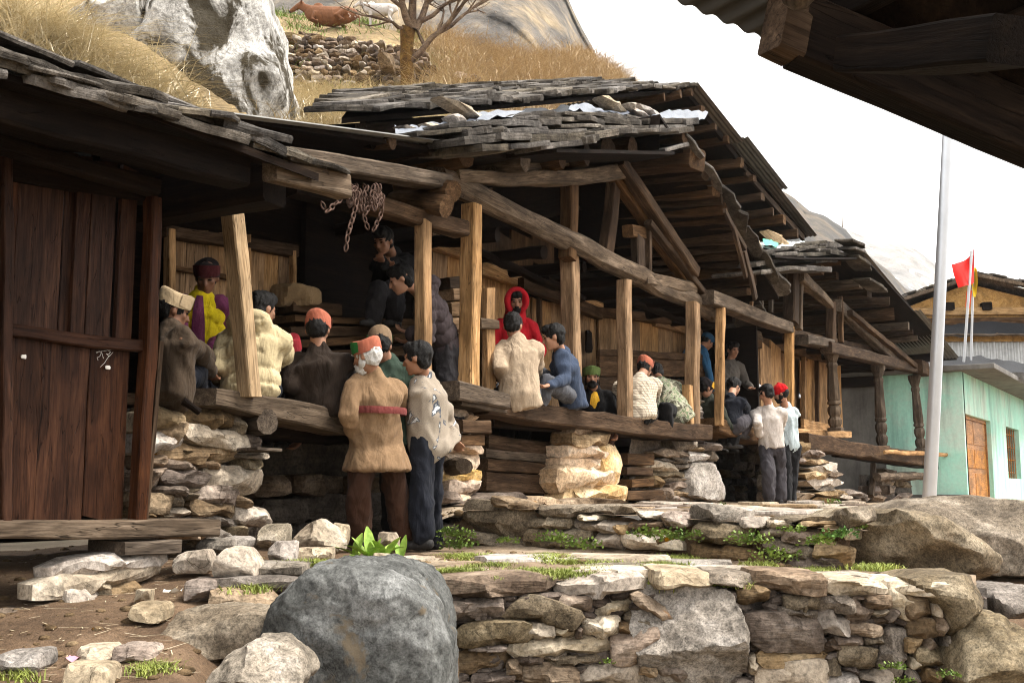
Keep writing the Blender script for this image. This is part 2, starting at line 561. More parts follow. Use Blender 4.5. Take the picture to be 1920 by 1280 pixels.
# trodden dirt slope on the left, up to the foot of the hut and the stone pier
cols = (-420, -120, 60, 220, 360, 520, 700, 860)
def row(ys, ds):
    return [PD(x, y, d) for x, y, d in zip(cols, ys, ds)]
DIRT, DIRT_V = loft('dirt_path', [
    row([1500]*5+[1700]*3, [2.9]*8),
    row([1330]*5+[1560]*3, [3.8]*8),
    row([1262, 1255, 1250, 1250, 1258, 1440, 1480, 1480], [4.4]*8),
    row([1170, 1165, 1160, 1160, 1165, 1270, 1300, 1300], [5.0, 5.0, 5.0, 5.0, 5.05, 5.1, 5.3, 5.4]),
    row([1105, 1100, 1098, 1100, 1092, 1085, 1090, 1100], [5.7, 5.7, 5.7, 5.7, 5.75, 5.8, 5.9, 6.0]),
    row([1068, 1062, 1058, 1050, 1042, 1048, 1055, 1060], [6.6, 6.6, 6.6, 6.6, 6.7, 6.7, 6.9, 7.0]),
    row([1052, 1046, 1042, 1030, 1022, 1026, 1032, 1032], [7.4, 7.4, 7.4, 7.5, 7.7, 7.9, 8.0, 8.1]),
    row([1040, 1036, 1030, 1015, 1008, 1012, 1020, 1015], [9.5]*8),
], G_DIRT, su=14, sv=10, amp=.022, freq=2.2)

# lower terrace behind the front wall, and the strip of earth up to the second row of stones
FWALL = DP(5.75)
MIDROW = Plane(PD(850, 960, 8.25), PD(1600, 1000, 6.9)-PD(850, 960, 8.25))
cols = (700, 800, 950, 1100, 1250, 1400, 1550, 1700, 1830)
LT, LT_V = loft('lower_terrace', [
    [FWALL.at(x, y)+FWALL.n*.2 for x, y in zip(cols, (1112, 1105, 1098, 1095, 1100, 1102, 1104, 1106, 1108))],
    [PD(x, y, d) for x, y, d in zip(cols, (1090, 1083, 1078, 1073, 1081, 1090, 1094, 1097, 1098), (6.05,)*9)],
    [PD(x, y, d) for x, y, d in zip(cols, (1066, 1056, 1047, 1048, 1060, 1073, 1080, 1085, 1088), (6.9, 7.0, 7.0, 6.9, 6.8, 6.6, 6.5, 6.4, 6.4))],
    [PD(x, y, d) for x, y, d in zip(cols, (1040, 1036, 1032, 1036, 1046, 1056, 1068, 1078, 1080), (8.0, 8.0, 7.95, 7.7, 7.5, 7.2, 7.0, 6.8, 6.8))],
    [PD(x, y, d) for x, y, d in zip(cols, (1030, 1026, 1012, 1004, 1010, 1020, 1030, 1036, 1036), (8.6, 8.5, 8.4, 8.4, 8.3, 8.2, 8.2, 8.4, 8.6))],
    [PD(x, y, d) for x, y, d in zip(cols, (1010,)*9, (10,)*9)],
], G_TERR, su=12, sv=8, amp=.014, freq=2.4)
# earth bank falling away beyond the end of the front wall
cols = (1760, 1900, 2100, 2500, 3100)
loft('earth_bank', [[PD(x, y, d) for x in cols] for y, d in ((1750, 3.8), (1500, 5.0), (1330, 6.2), (1150, 7.6), (1050, 9.0), (1008, 10.5))], G_DIRT, su=10, sv=6, amp=.03, freq=1.6)
# upper terrace in front of the houses
cols = (815, 870, 1000, 1150, 1300, 1450, 1600, 1750, 2600)
UT, UT_V = loft('upper_terrace', [
    [MIDROW.at(x, y)+MIDROW.n*.10 for x, y in zip(cols[:7], (975, 958, 956, 966, 974, 985, 996))]+[PD(1750, 988, 8.4), PD(2600, 988, 9)],
    [PD(x, y, d) for x, y, d in zip(cols, (952, 946, 947, 952, 957, 962, 966, 968, 968), (8.8, 9.0, 9.3, 9.6, 9.6, 9.6, 9.4, 9.6, 10))],
    [PD(x, y, d) for x, y, d in zip(cols, (945, 941, 940, 942, 944, 946, 948, 950, 950), (9.8, 10.2, 11.0, 12.2, 13, 13.5, 14, 14, 14))],
    [PD(x, y, d) for x, y, d in zip(cols, (940, 938, 936, 936, 937, 938, 938, 938, 938), (12, 13, 15, 16, 19, 22, 26, 30, 34))],
    [PD(x, y, d) for x, y, d in zip(cols, (938, 936, 932, 930, 930, 930, 930, 930, 930), (22, 24, 28, 30, 40, 50, 60, 70, 80))],
], G_TERR, su=12, sv=6, amp=.012, freq=2.0)

# hillside behind the houses
cols = (-700, -300, 0, 200, 340, 520, 650, 780, 900, 1010, 1090, 1165, 1300)
def hrow(ys, ds): return [PD(x, y, d) for x, y, d in zip(cols, ys, ds)]
HILL, HILL_V = loft('hillside', [
    hrow([600, 560, 520, 520, 520, 520, 560, 580, 600, 600, 600, 600, 600], [9.2, 9.4, 9.6, 10.5, 12, 13, 14, 15.5, 17, 19, 21, 23, 26]),
    hrow([150, 135, 122, 165, 205, 260, 260, 260, 250, 240, 240, 260, 340], [10.2, 10.4, 10.6, 11.8, 13.5, 17, 18, 19, 20, 23, 27, 30, 33]),
    hrow([90, 75, 60, 110, 150, 205, 215, 200, 195, 190, 185, 195, 320], [12, 12, 12.2, 13.5, 16, 21, 22, 23, 25, 29, 33, 37, 40]),
    hrow([40, 25, 20, 60, 90, 175, 190, 185, 170, 160, 150, 170, 330], [16, 16, 16, 17, 19, 24.5, 25.5, 26, 28, 33, 39, 44, 48]),
    hrow([-40, -30, -20, 10, 40, 48, 62, 90, 128, 138, 122, 165, 340], [22, 22, 22, 22, 24, 31, 31.5, 32, 33, 38, 47, 52, 56]),
    hrow([-90, -80, -60, -30, 20, 34, 46, 78, 120, 128, 112, 160, 350], [30, 30, 30, 30, 32, 35, 36, 37, 38, 44, 54, 60, 66]),
    hrow([-160, -150, -140, -120, -60, 30, 44, 86, 140, 160, 160, 210, 400], [48, 48, 48, 48, 46, 42, 42, 43, 46, 54, 66, 74, 80]),
], G_HILL, su=9, sv=9, amp=.28, freq=.45)

def mountain(name, prof, d, mat, thick, amp, n=110, m_=26, seed=3, base=940):
    """a ridge whose skyline runs through the pixels prof at distance d; its flank comes forward"""
    xs = [p[0] for p in prof]; ys = [p[1] for p in prof]
    v = []; f = []
    so = Vector((seed*5.1, seed*9.3, seed))
    for j in range(m_+1):
        s = j/m_                          # 0 foot (near) .. 1 crest .. back side
        for i in range(n+1):
            px = xs[0]+(xs[-1]-xs[0])*i/n
            top = np.interp(px, xs, ys)
            k = min(1, s/.8)
            dd = d*(1-thick*(1-k)) if s <= .8 else d*(1+thick*.5*(s-.8)/.2)
            q = PD(px, top, d)
            hgt = (q.z+12)*(k**.8 if s <= .8 else 1-.5*(s-.8)/.2)-12
            w = Vector((q.x*dd/d, q.y*dd/d, hgt))
            u = w/d*9
            r = 0.0; a = 1.0; fr = 1.0
            for o_ in range(5):
                r += a*(1-abs(noise.noise(u*fr+so))*2); a *= .5; fr *= 2.1
            fade = min(1, k*2)*(1 if s < .76 else .35)
            w += Vector((FH.x*r*amp*d*.5, FH.y*r*amp*d*.5, r*amp*d*.35))*fade
            v.append(w)
    for j in range(m_):
        for i in range(n):
            a = j*(n+1)+i
            f.append((a, a+1, a+n+2, a+n+1))
    return tag(link(name, mesh(name, v, f, mat, smooth=True)), kind='structure')
mountain('mountain', [(-900, -170), (-300, -190), (400, -190), (640, -180), (850, -160), (980, -110), (1062, -8), (1085, 45), (1108, 85), (1128, 128), (1152, 165), (1220, 300), (1300, 480), (1400, 700)],
         190, mountain_mat('rocky_hillside', (.055, .05, .046), (.125, .108, .09), (.27, .205, .125), .085), .55, .05, n=150, m_=60, seed=2)
mountain('mountain', [(1050, 180), (1250, 260), (1420, 322), (1450, 348), (1490, 372), (1520, 398), (1550, 408), (1590, 436), (1610, 462), (1640, 490), (1670, 512), (1700, 545), (1740, 570), (1800, 640), (1870, 740), (1950, 850), (2100, 915)],
         380, mountain_mat('distant_hillside', (.03, .03, .03), (.062, .055, .048), (.12, .092, .062), .045), .5, .02, n=150, m_=50, seed=5)
mountain('mountain', [(1200, 300), (1450, 390), (1560, 415), (1600, 436), (1640, 452), (1690, 458), (1720, 470), (1750, 492), (1790, 512), (1850, 535), (1950, 600), (2100, 680), (2400, 800)],
         880, mountain_mat('snowy_mountain', (.12, .12, .125), (.2, .19, .18), (.3, .27, .24), .012, snow=.57), .4, .010, n=120, m_=40, seed=8)
# ------------------------------------------------------------------ helpers for buildings
def slab(name, pts, thick, mat, parent, rough=.012, seed=0, nrm=None, sub=1):
    """an irregular plate: outline pts (world, roughly planar), thickness along its normal"""
    R = random.Random(seed)
    c = sum(pts, Vector())/len(pts)
    if nrm is None:
        nrm = Vector()
        for i in range(len(pts)):
            a = pts[i]-c; b = pts[(i+1) % len(pts)]-c
            nrm += a.cross(b)
        nrm.normalize()
        if nrm.z < 0: nrm = -nrm
    e = (pts[1]-pts[0]).normalized()
    x, y, z = e, nrm.cross(e).normalized(), nrm
    x = y.cross(z)
    M = M4(x, y, z, c); Mi = M.inverted()
    loc = [Mi @ p for p in pts]
    ring = []
    for i in range(len(loc)):
        a = loc[i]; b = loc[(i+1) % len(loc)]
        L = (b-a).length
        k = max(2, min(6, int(L/.12)))
        for j in range(k):
            q = a.lerp(b, j/k)
            q += Vector((R.uniform(-1, 1), R.uniform(-1, 1), 0))*rough*1.2
            ring.append(q)
    n = len(ring)
    v = []
    for s, inset in ((-.5, .985), (.1, 1.0), (.5, .975)):
        for q in ring:
            w = R.uniform(-.5, .5)*rough*.5
            v.append(Vector((q.x*inset, q.y*inset, q.z+s*thick+w)))
    f = []
    for l in range(2):
        for i in range(n):
            a = l*n+i; b = l*n+(i+1) % n
            f.append((a, b, b+n, a+n))
    v.append(Vector((0, 0, -.5*thick))); v.append(Vector((R.uniform(-.1, .1), R.uniform(-.1, .1), .5*thick+R.uniform(-.3, .6)*rough)))
    for i in range(n):
        f.append((3*n, (i+1) % n, i)); f.append((3*n+1, 2*n+i, 2*n+(i+1) % n))
    return link(name, mesh(name, v, f, mat, smooth=True, sharp=.45), parent, M)
def slate_edge(x0, y0, x1, y1, Y, tpx, parent, back=.5, mat=None, rise=.05, seed=None, ov=0, name='slate'):
    """a roof slate whose visible front edge runs between two pixels on plane Y, reaching back from it"""
    R = random.Random((x0*7+y0*13+x1+Y*31) if seed is None else seed)
    A = P(x0, y0, Y); B = P(x1, y1, Y)
    t = tpx*dep(A)/F_PX
    nb = R.randint(1, 2)
    front = [A]
    for i in range(nb):
        q = A.lerp(B, (i+1)/(nb+1)); front.append(q+Vector((0, R.uniform(-.05, .03), 0)))
    front.append(B)
    bk = Vector((0, back, rise))
    pts = front+[B+bk+Vector((R.uniform(-.06, .06), 0, 0)), A+bk+Vector((R.uniform(-.06, .06), 0, 0))]
    return slab(name, pts, t, mat or S_SLATE, parent, rough=.016, seed=R.random(), nrm=None)
def corrugated(name, O, along, across, mat, parent, wl=.076, amp=.011, na=3, bend=0.0):
    """corrugated sheet: ridges run along 'along', waves across 'across'"""
    n = max(4, int(across.length/wl*6))
    nrm = along.cross(across).normalized()
    if nrm.z < 0: nrm = -nrm
    v = []; f = []
    for i in range(n+1):
        s = i/n
        w = math.sin(s*across.length/wl*2*math.pi)*amp
        for j in range(na+1):
            t = j/na
            v.append(O+across*s+along*t+nrm*(w+bend*math.sin(t*3.1)))
    for i in range(n):
        for j in range(na):
            a = i*(na+1)+j
            f.append((a, a+1, a+na+2, a+na+1))
    m = len(v)
    v += [p-nrm*.0016 for p in v]
    f += [tuple(reversed([q+m for q in x])) for x in f]
    bd = [i*(na+1) for i in range(n+1)]
    for a, b in zip(bd, bd[1:]): f.append((a, b, b+m, a+m))
    bd = [i*(na+1)+na for i in range(n+1)]
    for a, b in zip(bd, bd[1:]): f.append((b, a, a+m, b+m))
    for a in range(na): f.append((a+1, a, a+m, a+1+m))
    o_ = n*(na+1)
    for a in range(na): f.append((o_+a, o_+a+1, o_+a+1+m, o_+a+m))
    return link(name, mesh(name, v, f, mat, smooth=True, sharp=1.0), parent)
TIN = plain('galvanised_tin', (.42, .43, .43), rough=.45, var=.35, scale=9, metal=.6, spec=.5)
TIN_OLD = plain('weathered_tin', (.17, .165, .155), rough=.7, var=.4, scale=9, metal=.25)
TIN_RUST = plain('rusty_tin', (.16, .135, .115), rough=.75, var=.5, scale=6, metal=.2)
TARP = plain('black_plastic_sheet', (.014, .015, .018), rough=.65, var=.3, scale=12, bs=.8, bd=.02, spec=.15)
TARP_GREY = plain('grey_plastic_sheet', (.10, .115, .145), rough=.35, var=.35, scale=14, bs=.9, bd=.02, spec=.6)
def sheet(name, rows, mat, parent, amp=.02, freq=6, su=6, sv=4, seed=4):
    o, _ = loft(name, rows, mat, su=su, sv=sv, amp=amp, freq=freq, kind=None, seed=seed)
    if parent is not None:
        o.parent = parent; o.matrix_parent_inverse = WM[parent.name].inverted()
    return o
def plank_wall(parent, xs, ytop, ybot, Y, mat, thick=.03, gap=2, name='plank', jitter=.006):
    """upright boards between neighbouring pixel columns xs; ytop / ybot are functions of px"""
    for a, b in zip(xs, xs[1:]):
        m_ = (a+b)/2
        A = P(m_, ytop(m_), Y); B = P(m_, ybot(m_), Y)
        w = (P(b, ytop(m_), Y)-P(a, ytop(m_), Y)).x-gap*dep(A)/F_PX*.3
        o = Vector((0, thick/2+RND.uniform(0, jitter), 0))
        B = Vector((A.x, A.y, B.z))
        stick(name, A+o, B+o, w, thick, mat, parent, up=YAX, jit=.002)

# ================================================================== hut on the left
YA = 4.75
HUT = thing('wooden_hut', (2.2, YA, 1.4), 'dark red brown plank hut with a slate roof, raised on flat stones', 'hut')
lin = lambda x0, y0, x1, y1: (lambda x: y0+(y1-y0)*(x-x0)/(x1-x0))
rail = lin(28, 618, 268, 648)
sill = lin(0, 976, 415, 974)
top = lin(0, 250, 300, 330)
plank_wall(HUT, (-330, -240, -160, -80, -2, 24), top, sill, YA+.03, W_RED)
plank_wall(HUT, (24, 83, 172, 246), rail, sill, YA+.03, W_RED)
plank_wall(HUT, (24, 42, 128, 150), top, rail, YA+.045, W_RED)
plank_wall(HUT, (150, 176, 222), top, rail, YA+.02, W_RED)
plank_wall(HUT, (232, 262), top, rail, YA+.03, W_RED)
plank_wall(HUT, (216, 238), top, rail, YA+.12, W_DARK)
_xl = P(-330, 700, YA+.03).x; _zs = P(-330, 978, YA).z; _zt = P(-330, top(-330), YA).z
for k in range(9):
    stick('plank', Vector((_xl-.16-k*.3, YA+.045, _zt)), Vector((_xl-.16-k*.3, YA+.045, _zs)), .292, .03, W_RED, HUT, up=YAX, jit=.002)
stick('sill_beam', Vector((_xl-2.8, YA+.03, _zs-.05)), Vector((_xl-.02, YA+.03, _zs-.05)), .18, .11, W_GREY, HUT)
stick('top_beam', Vector((_xl-2.8, YA+.08, _zt-.05)), Vector((_xl-.02, YA+.08, _zt-.05)), .14, .14, W_DARK, HUT)
beam('rail', (24, 618), (270, 649), YA-.02, (24, 23), .06, W_RED, HUT)
post('corner_post', 290, 372, 258, 978, YA-.015, 32, W_RED, HUT, thick=.1)
post('door_post', 300, 640, 270, 976, YA-.03, 12, W_OLD, HUT, thick=.05)
post('door_post', 8, 250, 8, 978, YA-.012, 26, W_RED, HUT, thick=.06)
beam('sill_beam', (-340, 996), (415, 989), YA-.06, (38, 34), .18, W_GREY, HUT)
beam('sill_block', (238, 1004), (295, 1002), YA-.02, 24, .16, W_GREY, HUT)
beam('top_beam', (-340, 250), (300, 362), YA+.0, (50, 40), .14, W_DARK, HUT)
stick('foundation', Vector((-1.5, 6.6, 1.08)), Vector((3.9, 6.6, 1.08)), .2, .74, S_DARKROCK, HUT, jit=.03)  # dark wall added behind the gap below the sill so it looks black
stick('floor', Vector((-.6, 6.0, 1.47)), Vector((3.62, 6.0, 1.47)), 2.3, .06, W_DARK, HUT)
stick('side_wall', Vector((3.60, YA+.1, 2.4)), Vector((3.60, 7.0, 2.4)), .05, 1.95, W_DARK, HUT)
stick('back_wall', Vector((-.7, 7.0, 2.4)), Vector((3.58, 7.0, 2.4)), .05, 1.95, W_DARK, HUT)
# cantilevered roof beam and the rafters under the slates
A = P(292, 352, YA+.05); B = P(516, 336, 4.25)
stick('roof_beam', Vector((B.x, 5.4, B.z)), B, .2, .27, W_DARK, HUT)
stick('roof_beam', Vector((.15, 5.4, 3.17)), Vector((.15, 4.0, 3.17)), .18, .22, W_DARK, HUT)
beam('eave_beam', (-260, 120), (470, 318), 4.12, (84, 66), .16, W_DARK, HUT)
beam('eave_plank', (-260, 62), (440, 266), 4.02, 16, .22, W_DARK, HUT)
beam('eave_plank', (-200, 205), (300, 350), 4.45, 30, .10, W_DARK, HUT)
CHALK = plain('chalk', (.7, .66, .6))
def chalk(pts, w=.0011):
    for a, b in zip(pts, pts[1:]):
        A_, B_ = P(*a, YA+.012), P(*b, YA+.012)
        stick('chalk_stroke', A_, B_, w*2, w, CHALK, HUT, nseg=2, jit=0)
chalk([(181, 662), (186, 658), (190, 662), (187, 668), (182, 670), (184, 676)]); chalk([(190, 658), (194, 672)]); chalk([(196, 658), (202, 656), (207, 660), (204, 664), (199, 663)]); chalk([(199, 663), (205, 668), (212, 660)]); chalk([(205, 666), (196, 680), (188, 688)]); chalk([(180, 660), (212, 655)])
for (cx_, cy_) in ((203, 688), (45, 668)):
    stone_px('paint_blob', YP(YA+.01), (cx_-4, cy_-3, cx_+5, cy_+4), .01, CHALK, HUT, res=3)
roofA = link('roof', mesh('roof', [Vector(p) for p in ((-1.6, 3.98, 3.38), (4.35, 3.98, 3.25), (4.35, 7.3, 4.3), (-1.6, 7.3, 4.5), (-1.6, 3.98, 3.42), (4.35, 3.98, 3.29), (4.35, 7.3, 4.34), (-1.6, 7.3, 4.54))],
             [(3, 2, 1, 0), (4, 5, 6, 7), (0, 1, 5, 4), (1, 2, 6, 5), (2, 3, 7, 6), (3, 0, 4, 7)], W_DARK), HUT)
beam('eave_board', (520, 316), (657, 346), 4.02, (40, 46), .1, W_GREY, HUT)
for q in [(-260, 42, -60, 100, 24), (-120, 60, 30, 110, 18), (-80, 128, 15, 140, 18), (-30, 86, 175, 160, 20), (-10, 112, 130, 150, 22), (70, 128, 190, 160, 10), (60, 148, 250, 206, 20), (165, 150, 325, 190, 17),
          (95, 146, 255, 196, 14), (180, 172, 335, 216, 17), (240, 190, 395, 226, 12), (225, 197, 330, 222, 12), (318, 218, 470, 262, 20), (330, 206, 450, 226, 12), (360, 222, 440, 240, 10),
          (400, 214, 455, 226, 10), (415, 230, 552, 262, 16), (470, 250, 545, 290, 18), (475, 268, 600, 306, 16), (520, 285, 665, 326, 10), (545, 296, 610, 312, 9)]:
    slate_edge(*q[:4], 3.9+.1*RND.random(), q[4], roofA, back=.55, rise=.18)
for k in range(14):      # courses further up the roof
    for j in range(5):
        x = -1.4+k*.42+RND.uniform(-.05, .05); y = 4.5+j*.5
        z = 3.47+(y-3.98)*.325
        w = RND.uniform(.36, .5)
        slab('slate', [Vector((x, y, z)), Vector((x+w, y+RND.uniform(-.05, .05), z-.01)), Vector((x+w, y+.62, z+.16)), Vector((x, y+.62, z+.17))], .03, S_SLATE, roofA, seed=k*9+j)

# ================================================================== long gabled house with the open veranda
YC = 5.4
HOUSE = thing('wooden_house', (9.0, YC, 1.5), 'long old timber house with open veranda and gabled slate roof above piled logs', 'house')
# floor boards of the veranda and their edge beams
def zdeck(px, py, Y): return P(px, py, Y).z
stick('veranda_floor', Vector((3.75, 6.15, 2.13)), Vector((7.3, 6.15, 2.2)), 1.45, .07, W_OLD, HOUSE)
beam('deck_edge', (405, 742), (668, 792), 5.05, (34, 48), .34, W_GREY, HOUSE, jit=.012)
beam('deck_edge', (640, 790), (862, 800), 5.15, (34, 30), .3, W_OLD, HOUSE)
beam('deck_joist', (480, 800), (650, 812), 5.3, (34, 38), .25, W_DARK, HOUSE)
stick('veranda_floor', Vector((7.3, 6.15, 2.30)), Vector((13.6, 6.15, 2.36)), 1.5, .07, W_OLD, HOUSE)
beam('deck_edge', (862, 732), (960, 752), 5.05, (36, 30), .3, W_GREY, HOUSE, jit=.012)
beam('deck_edge', (920, 756), (1335, 812), 5.12, (44, 26), .32, W_BROWN, HOUSE, jit=.02, bow=-.03)
beam('deck_joist', (925, 790), (1320, 825), 5.35, (16, 12), .2, W_DARK, HOUSE)
beam('deck_block', (868, 748), (952, 764), 5.1, (26, 24), .25, W_GREY, HOUSE)
# floor pad stack under the post between the two bays
for (x0, y0, x1, y1, hp, m_) in [(845, 530, 886, 528, 22, W_OLD), (850, 552, 882, 552, 22, W_NEW), (848, 580, 884, 580, 26, W_NEW), (852, 608, 886, 608, 26, W_NEW), (848, 636, 884, 634, 26, W_NEW), (850, 662, 888, 662, 22, W_BROWN), (850, 690, 886, 690, 26, W_NEW)]:
    beam('stacked_block', (x0, y0), (x1, y1), 5.62, hp, .25, m_, HOUSE)
# posts
post('post', 433, 372, 468, 744, 5.06, 40, W_PALE, HOUSE, thick=.17)
post('post', 793, 416, 793, 780, 5.2, 33, W_NEW, HOUSE)
post('post', 884, 384, 878, 728, 5.28, 36, W_NEW, HOUSE, thick=.2)
post('post', 1068, 478, 1073, 760, 5.5, 36, W_NEW, HOUSE)
post('post', 1171, 525, 1172, 784, 5.22, 30, W_NEW, HOUSE)
post('post', 1299, 568, 1298, 800, 5.25, 29, W_NEW, HOUSE)
post('post_foot', 1290, 722, 1292, 800, 5.22, 22, W_NEW, HOUSE)
# carved bracket board beside the fourth post
post('bracket_board', 916, 540, 918, 728, 5.36, 36, W_NEW, HOUSE, thick=.05)
beam('bracket_block', (902, 605), (936, 608), 5.3, (20, 16), .12, W_GREY, HOUSE)
# lintel / tie beams
beam('lintel', (700, 380), (880, 428), 5.16, (32, 30), .16, W_BROWN, HOUSE)
beam('lintel', (545, 288), (850, 340), 5.0, (34, 30), .18, W_GREY, HOUSE)
beam('lintel', (560, 350), (720, 388), 5.3, (30, 30), .16, W_DARK, HOUSE)
for (a, b, hp) in [((750, 352), (848, 360), 30), ((742, 376), (838, 384), 34)]:
    A = P(*a, 5.6); B = P(*b, 4.95)
    stick('bracket_log', A, B, .17, .17, W_BROWN, HOUSE, rnd=True)
A = P(846, 342, 5.35); B = P(1338, 584, 5.35)
stick('tie_beam', A+Vector((-.15, .05, .03)), B+Vector((.1, .05, 0)), .2, .24, W_GREY, HOUSE, rnd=True, jit=.014)
# king posts and struts standing on the tie beam
post('strut', 1068, 338, 1064, 486, 5.42, 36, W_BROWN, HOUSE, thick=.14)
post('strut', 1152, 335, 1136, 480, 5.44, 34, W_BROWN, HOUSE, thick=.12)
post('strut', 1196, 445, 1196, 520, 5.40, 42, W_OLD, HOUSE, thick=.1)
post('strut', 1216, 420, 1213, 522, 5.36, 14, W_OLD, HOUSE, thick=.08)
post('strut', 908, 356, 912, 384, 5.44, 30, W_BROWN, HOUSE, thick=.12)
beam('strut_block', (1185, 432), (1212, 436), 5.36, 24, .12, W_BROWN, HOUSE)
beam('strut_block', (1128, 482), (1188, 500), 5.42, (20, 18), .16, W_GREY, HOUSE)
beam('strut_block', (1215, 520), (1308, 540), 5.3, (22, 22), .16, W_GREY, HOUSE)
beam('strut_block', (1090, 462), (1140, 474), 5.42, (14, 14), .14, W_GREY, HOUSE)
# rafters of the gable
beam('rafter', (866, 330), (1180, 318), 5.28, (24, 30), .16, W_GREY, HOUSE, jit=.014, bow=-.05)
beam('rafter', (930, 318), (1172, 286), 5.36, (18, 22), .14, W_GREY, HOUSE, jit=.012)
beam('rafter', (1158, 318), (1340, 585), 5.34, (40, 34), .12, W_BROWN, HOUSE)
beam('rafter', (1172, 300), (1310, 508), 5.2, (22, 22), .14, W_OLD, HOUSE)
beam('rafter', (1222, 415), (1330, 555), 5.26, (12, 12), .1, W_OLD, HOUSE)
# purlin logs: run back under the roof, ends towards the viewer
def purlin(x0, y0, x1, y1, hp, mat, parent, Yb=5.75, name='purlin', rnd=False, Yext=2.2, **k):
    """from pixel 0 (where it leaves the gable, plane Yb) to its free end at pixel 1"""
    A = P(x0, y0, Yb)
    r = ray(x1, y1)
    B = EYE+r*(A.x/r.x)
    B = Vector((A.x, B.y, B.z))
    h = hp*dep(B)/F_PX
    A2 = A+(A-B).normalized()*Yext
    return stick(name, A2, B, h*RND.uniform(.9, 1.3) if not rnd else h, h, mat, parent, rnd=rnd, jit=.012, **k)
for q in [(1180, 306, 1308, 297, 42, W_BROWN), (1200, 337, 1322, 326, 25, W_OLD), (1210, 350, 1336, 341, 12, W_OLD), (1222, 367, 1342, 357, 22, W_BROWN), (1232, 382, 1354, 374, 16, W_OLD),
          (1243, 397, 1362, 390, 22, W_BROWN), (1256, 417, 1368, 412, 18, W_BROWN), (1268, 431, 1380, 426, 9, W_OLD), (1280, 450, 1384, 443, 22, W_BROWN), (1292, 471, 1388, 463, 14, W_OLD),
          (1300, 486, 1397, 479, 15, W_BROWN), (1308, 500, 1394, 493, 14, W_OLD), (1316, 516, 1400, 507, 19, W_BROWN), (1326, 537, 1416, 524, 20, W_OLD), (1330, 552, 1404, 545, 14, W_BROWN)]:
    purlin(*q[:5], q[5], HOUSE, rnd=RND.random() < .3)
for q in [(915, 302, 985, 298, 54, W_GREY), (1000, 304, 1053, 298, 44, W_BROWN), (1050, 298, 1100, 291, 42, W_OLD), (1090, 288, 1142, 281, 42, W_BROWN), (1130, 282, 1186, 275, 42, W_BROWN),
          (1190, 264, 1284, 257, 22, W_BROWN), (1180, 262, 1200, 258, 28, W_OLD), (1232, 262, 1286, 258, 20, W_BROWN)]:
    purlin(*q[:5], q[5], HOUSE, Yb=5.5, rnd=True)
for q in [(640, 262, 700, 266, 30, W_DARK), (655, 266, 735, 266, 26, W_BROWN), (745, 290, 810, 285, 22, W_OLD), (810, 300, 874, 292, 42, W_BROWN), (500, 226, 542, 232, 16, W_OLD)]:
    purlin(*q[:5], q[5], HOUSE, Yb=5.5, rnd=True, Yext=.6)
# inner purlins and boards seen dark under the roof, on the left slope
def roofz(X):     # top of the boards over the gable
    return float(np.interp(X, (3.6, 4.7, 7.6, 10.92, 10.96, 14.1, 15.6), (3.72, 3.90, 4.40, 5.24, 5.72, 4.52, 3.9)))
xs = sorted(list(np.linspace(3.7, 14.8, 40))+[10.92, 10.96])
v = []; f = []
for x in xs:
    fy = 5.1 if x < 8 else (4.75 if x < 10.9 else 4.98)
    z = roofz(x)
    v += [Vector((x, fy, z)), Vector((x, 9.2, z+.02)), Vector((x, fy, z+.035)), Vector((x, 9.2, z+.055))]
for i in range(len(xs)-1):
    a = 4*i; b = a+4
    f += [(a, b, b+1, a+1), (a+2, a+3, b+3, b+2), (a, a+2, b+2, b), (a+1, b+1, b+3, a+3)]
f += [(0, 1, 3, 2), (4*len(xs)-4, 4*len(xs)-2, 4*len(xs)-1, 4*len(xs)-3)]
roofC = link('roof', mesh('roof', v, f, W_DARK), HOUSE)
# tin sheet over the left bay
TO = P(412, 210, 5.0); TE = P(926, 277, 5.0)
corrugated('tin_sheet', TO, TE-TO, Vector((0, 2.2, .1)), TIN_OLD, roofC, amp=.012)
# slates of the gable: verge courses on the left slope
CR = random.Random(11)
def course(pl, Y, parent, lo, hi, tlo, thi, back=.55, mat=None, rise=.05, jit=4.5, gap=2, name='slate', tex=1):
    """slates laid end to end along a pixel polyline pl on plane Y"""
    xs_ = [p[0] for p in pl]; ys_ = [p[1] for p in pl]
    x = xs_[0]
    while x < xs_[-1]:
        w = min(CR.uniform(lo*.6, hi*.9), xs_[-1]-x+12)
        y0 = np.interp(x, xs_, ys_)+CR.uniform(-jit, jit); y1 = np.interp(x+w, xs_, ys_)+CR.uniform(-jit, jit)
        slate_edge(x, y0, x+w, y1, Y+CR.uniform(-.09, .06), CR.uniform(tlo, thi), parent, back=back*CR.uniform(.8, 1.2), rise=rise, seed=CR.random(), name=name, mat=mat)
        x += w*CR.uniform(.72, 1.0)+gap
LO_ = 1
course([(900, 276), (1000, 270), (1070, 272), (1110, 262)], 4.72, roofC, 50, 120, 9, 16, rise=.02)
course([(870, 262), (960, 256), (1080, 262), (1160, 250)], 4.80, roofC, 60, 120, 9, 15, rise=.03)
course([(780, 248), (900, 244), (1020, 246), (1100, 250), (1150, 246)], 4.9, roofC, 60, 120, 8, 14, rise=.03)
course([(840, 238), (960, 232), (1060, 234), (1160, 238), (1280, 236)], 5.0, roofC, 60, 130, 7, 12, rise=.03)
course([(900, 228), (1000, 222), (1080, 222), (1180, 228), (1300, 230)], 5.12, roofC, 60, 130, 7, 12, rise=.04)
course([(960, 220), (1060, 214), (1140, 216), (1200, 222)], 5.25, roofC, 60, 120, 6, 11, rise=.04)
course([(1130, 244), (1200, 242), (1290, 242)], 4.75, roofC, 70, 120, 7, 11, rise=.02)
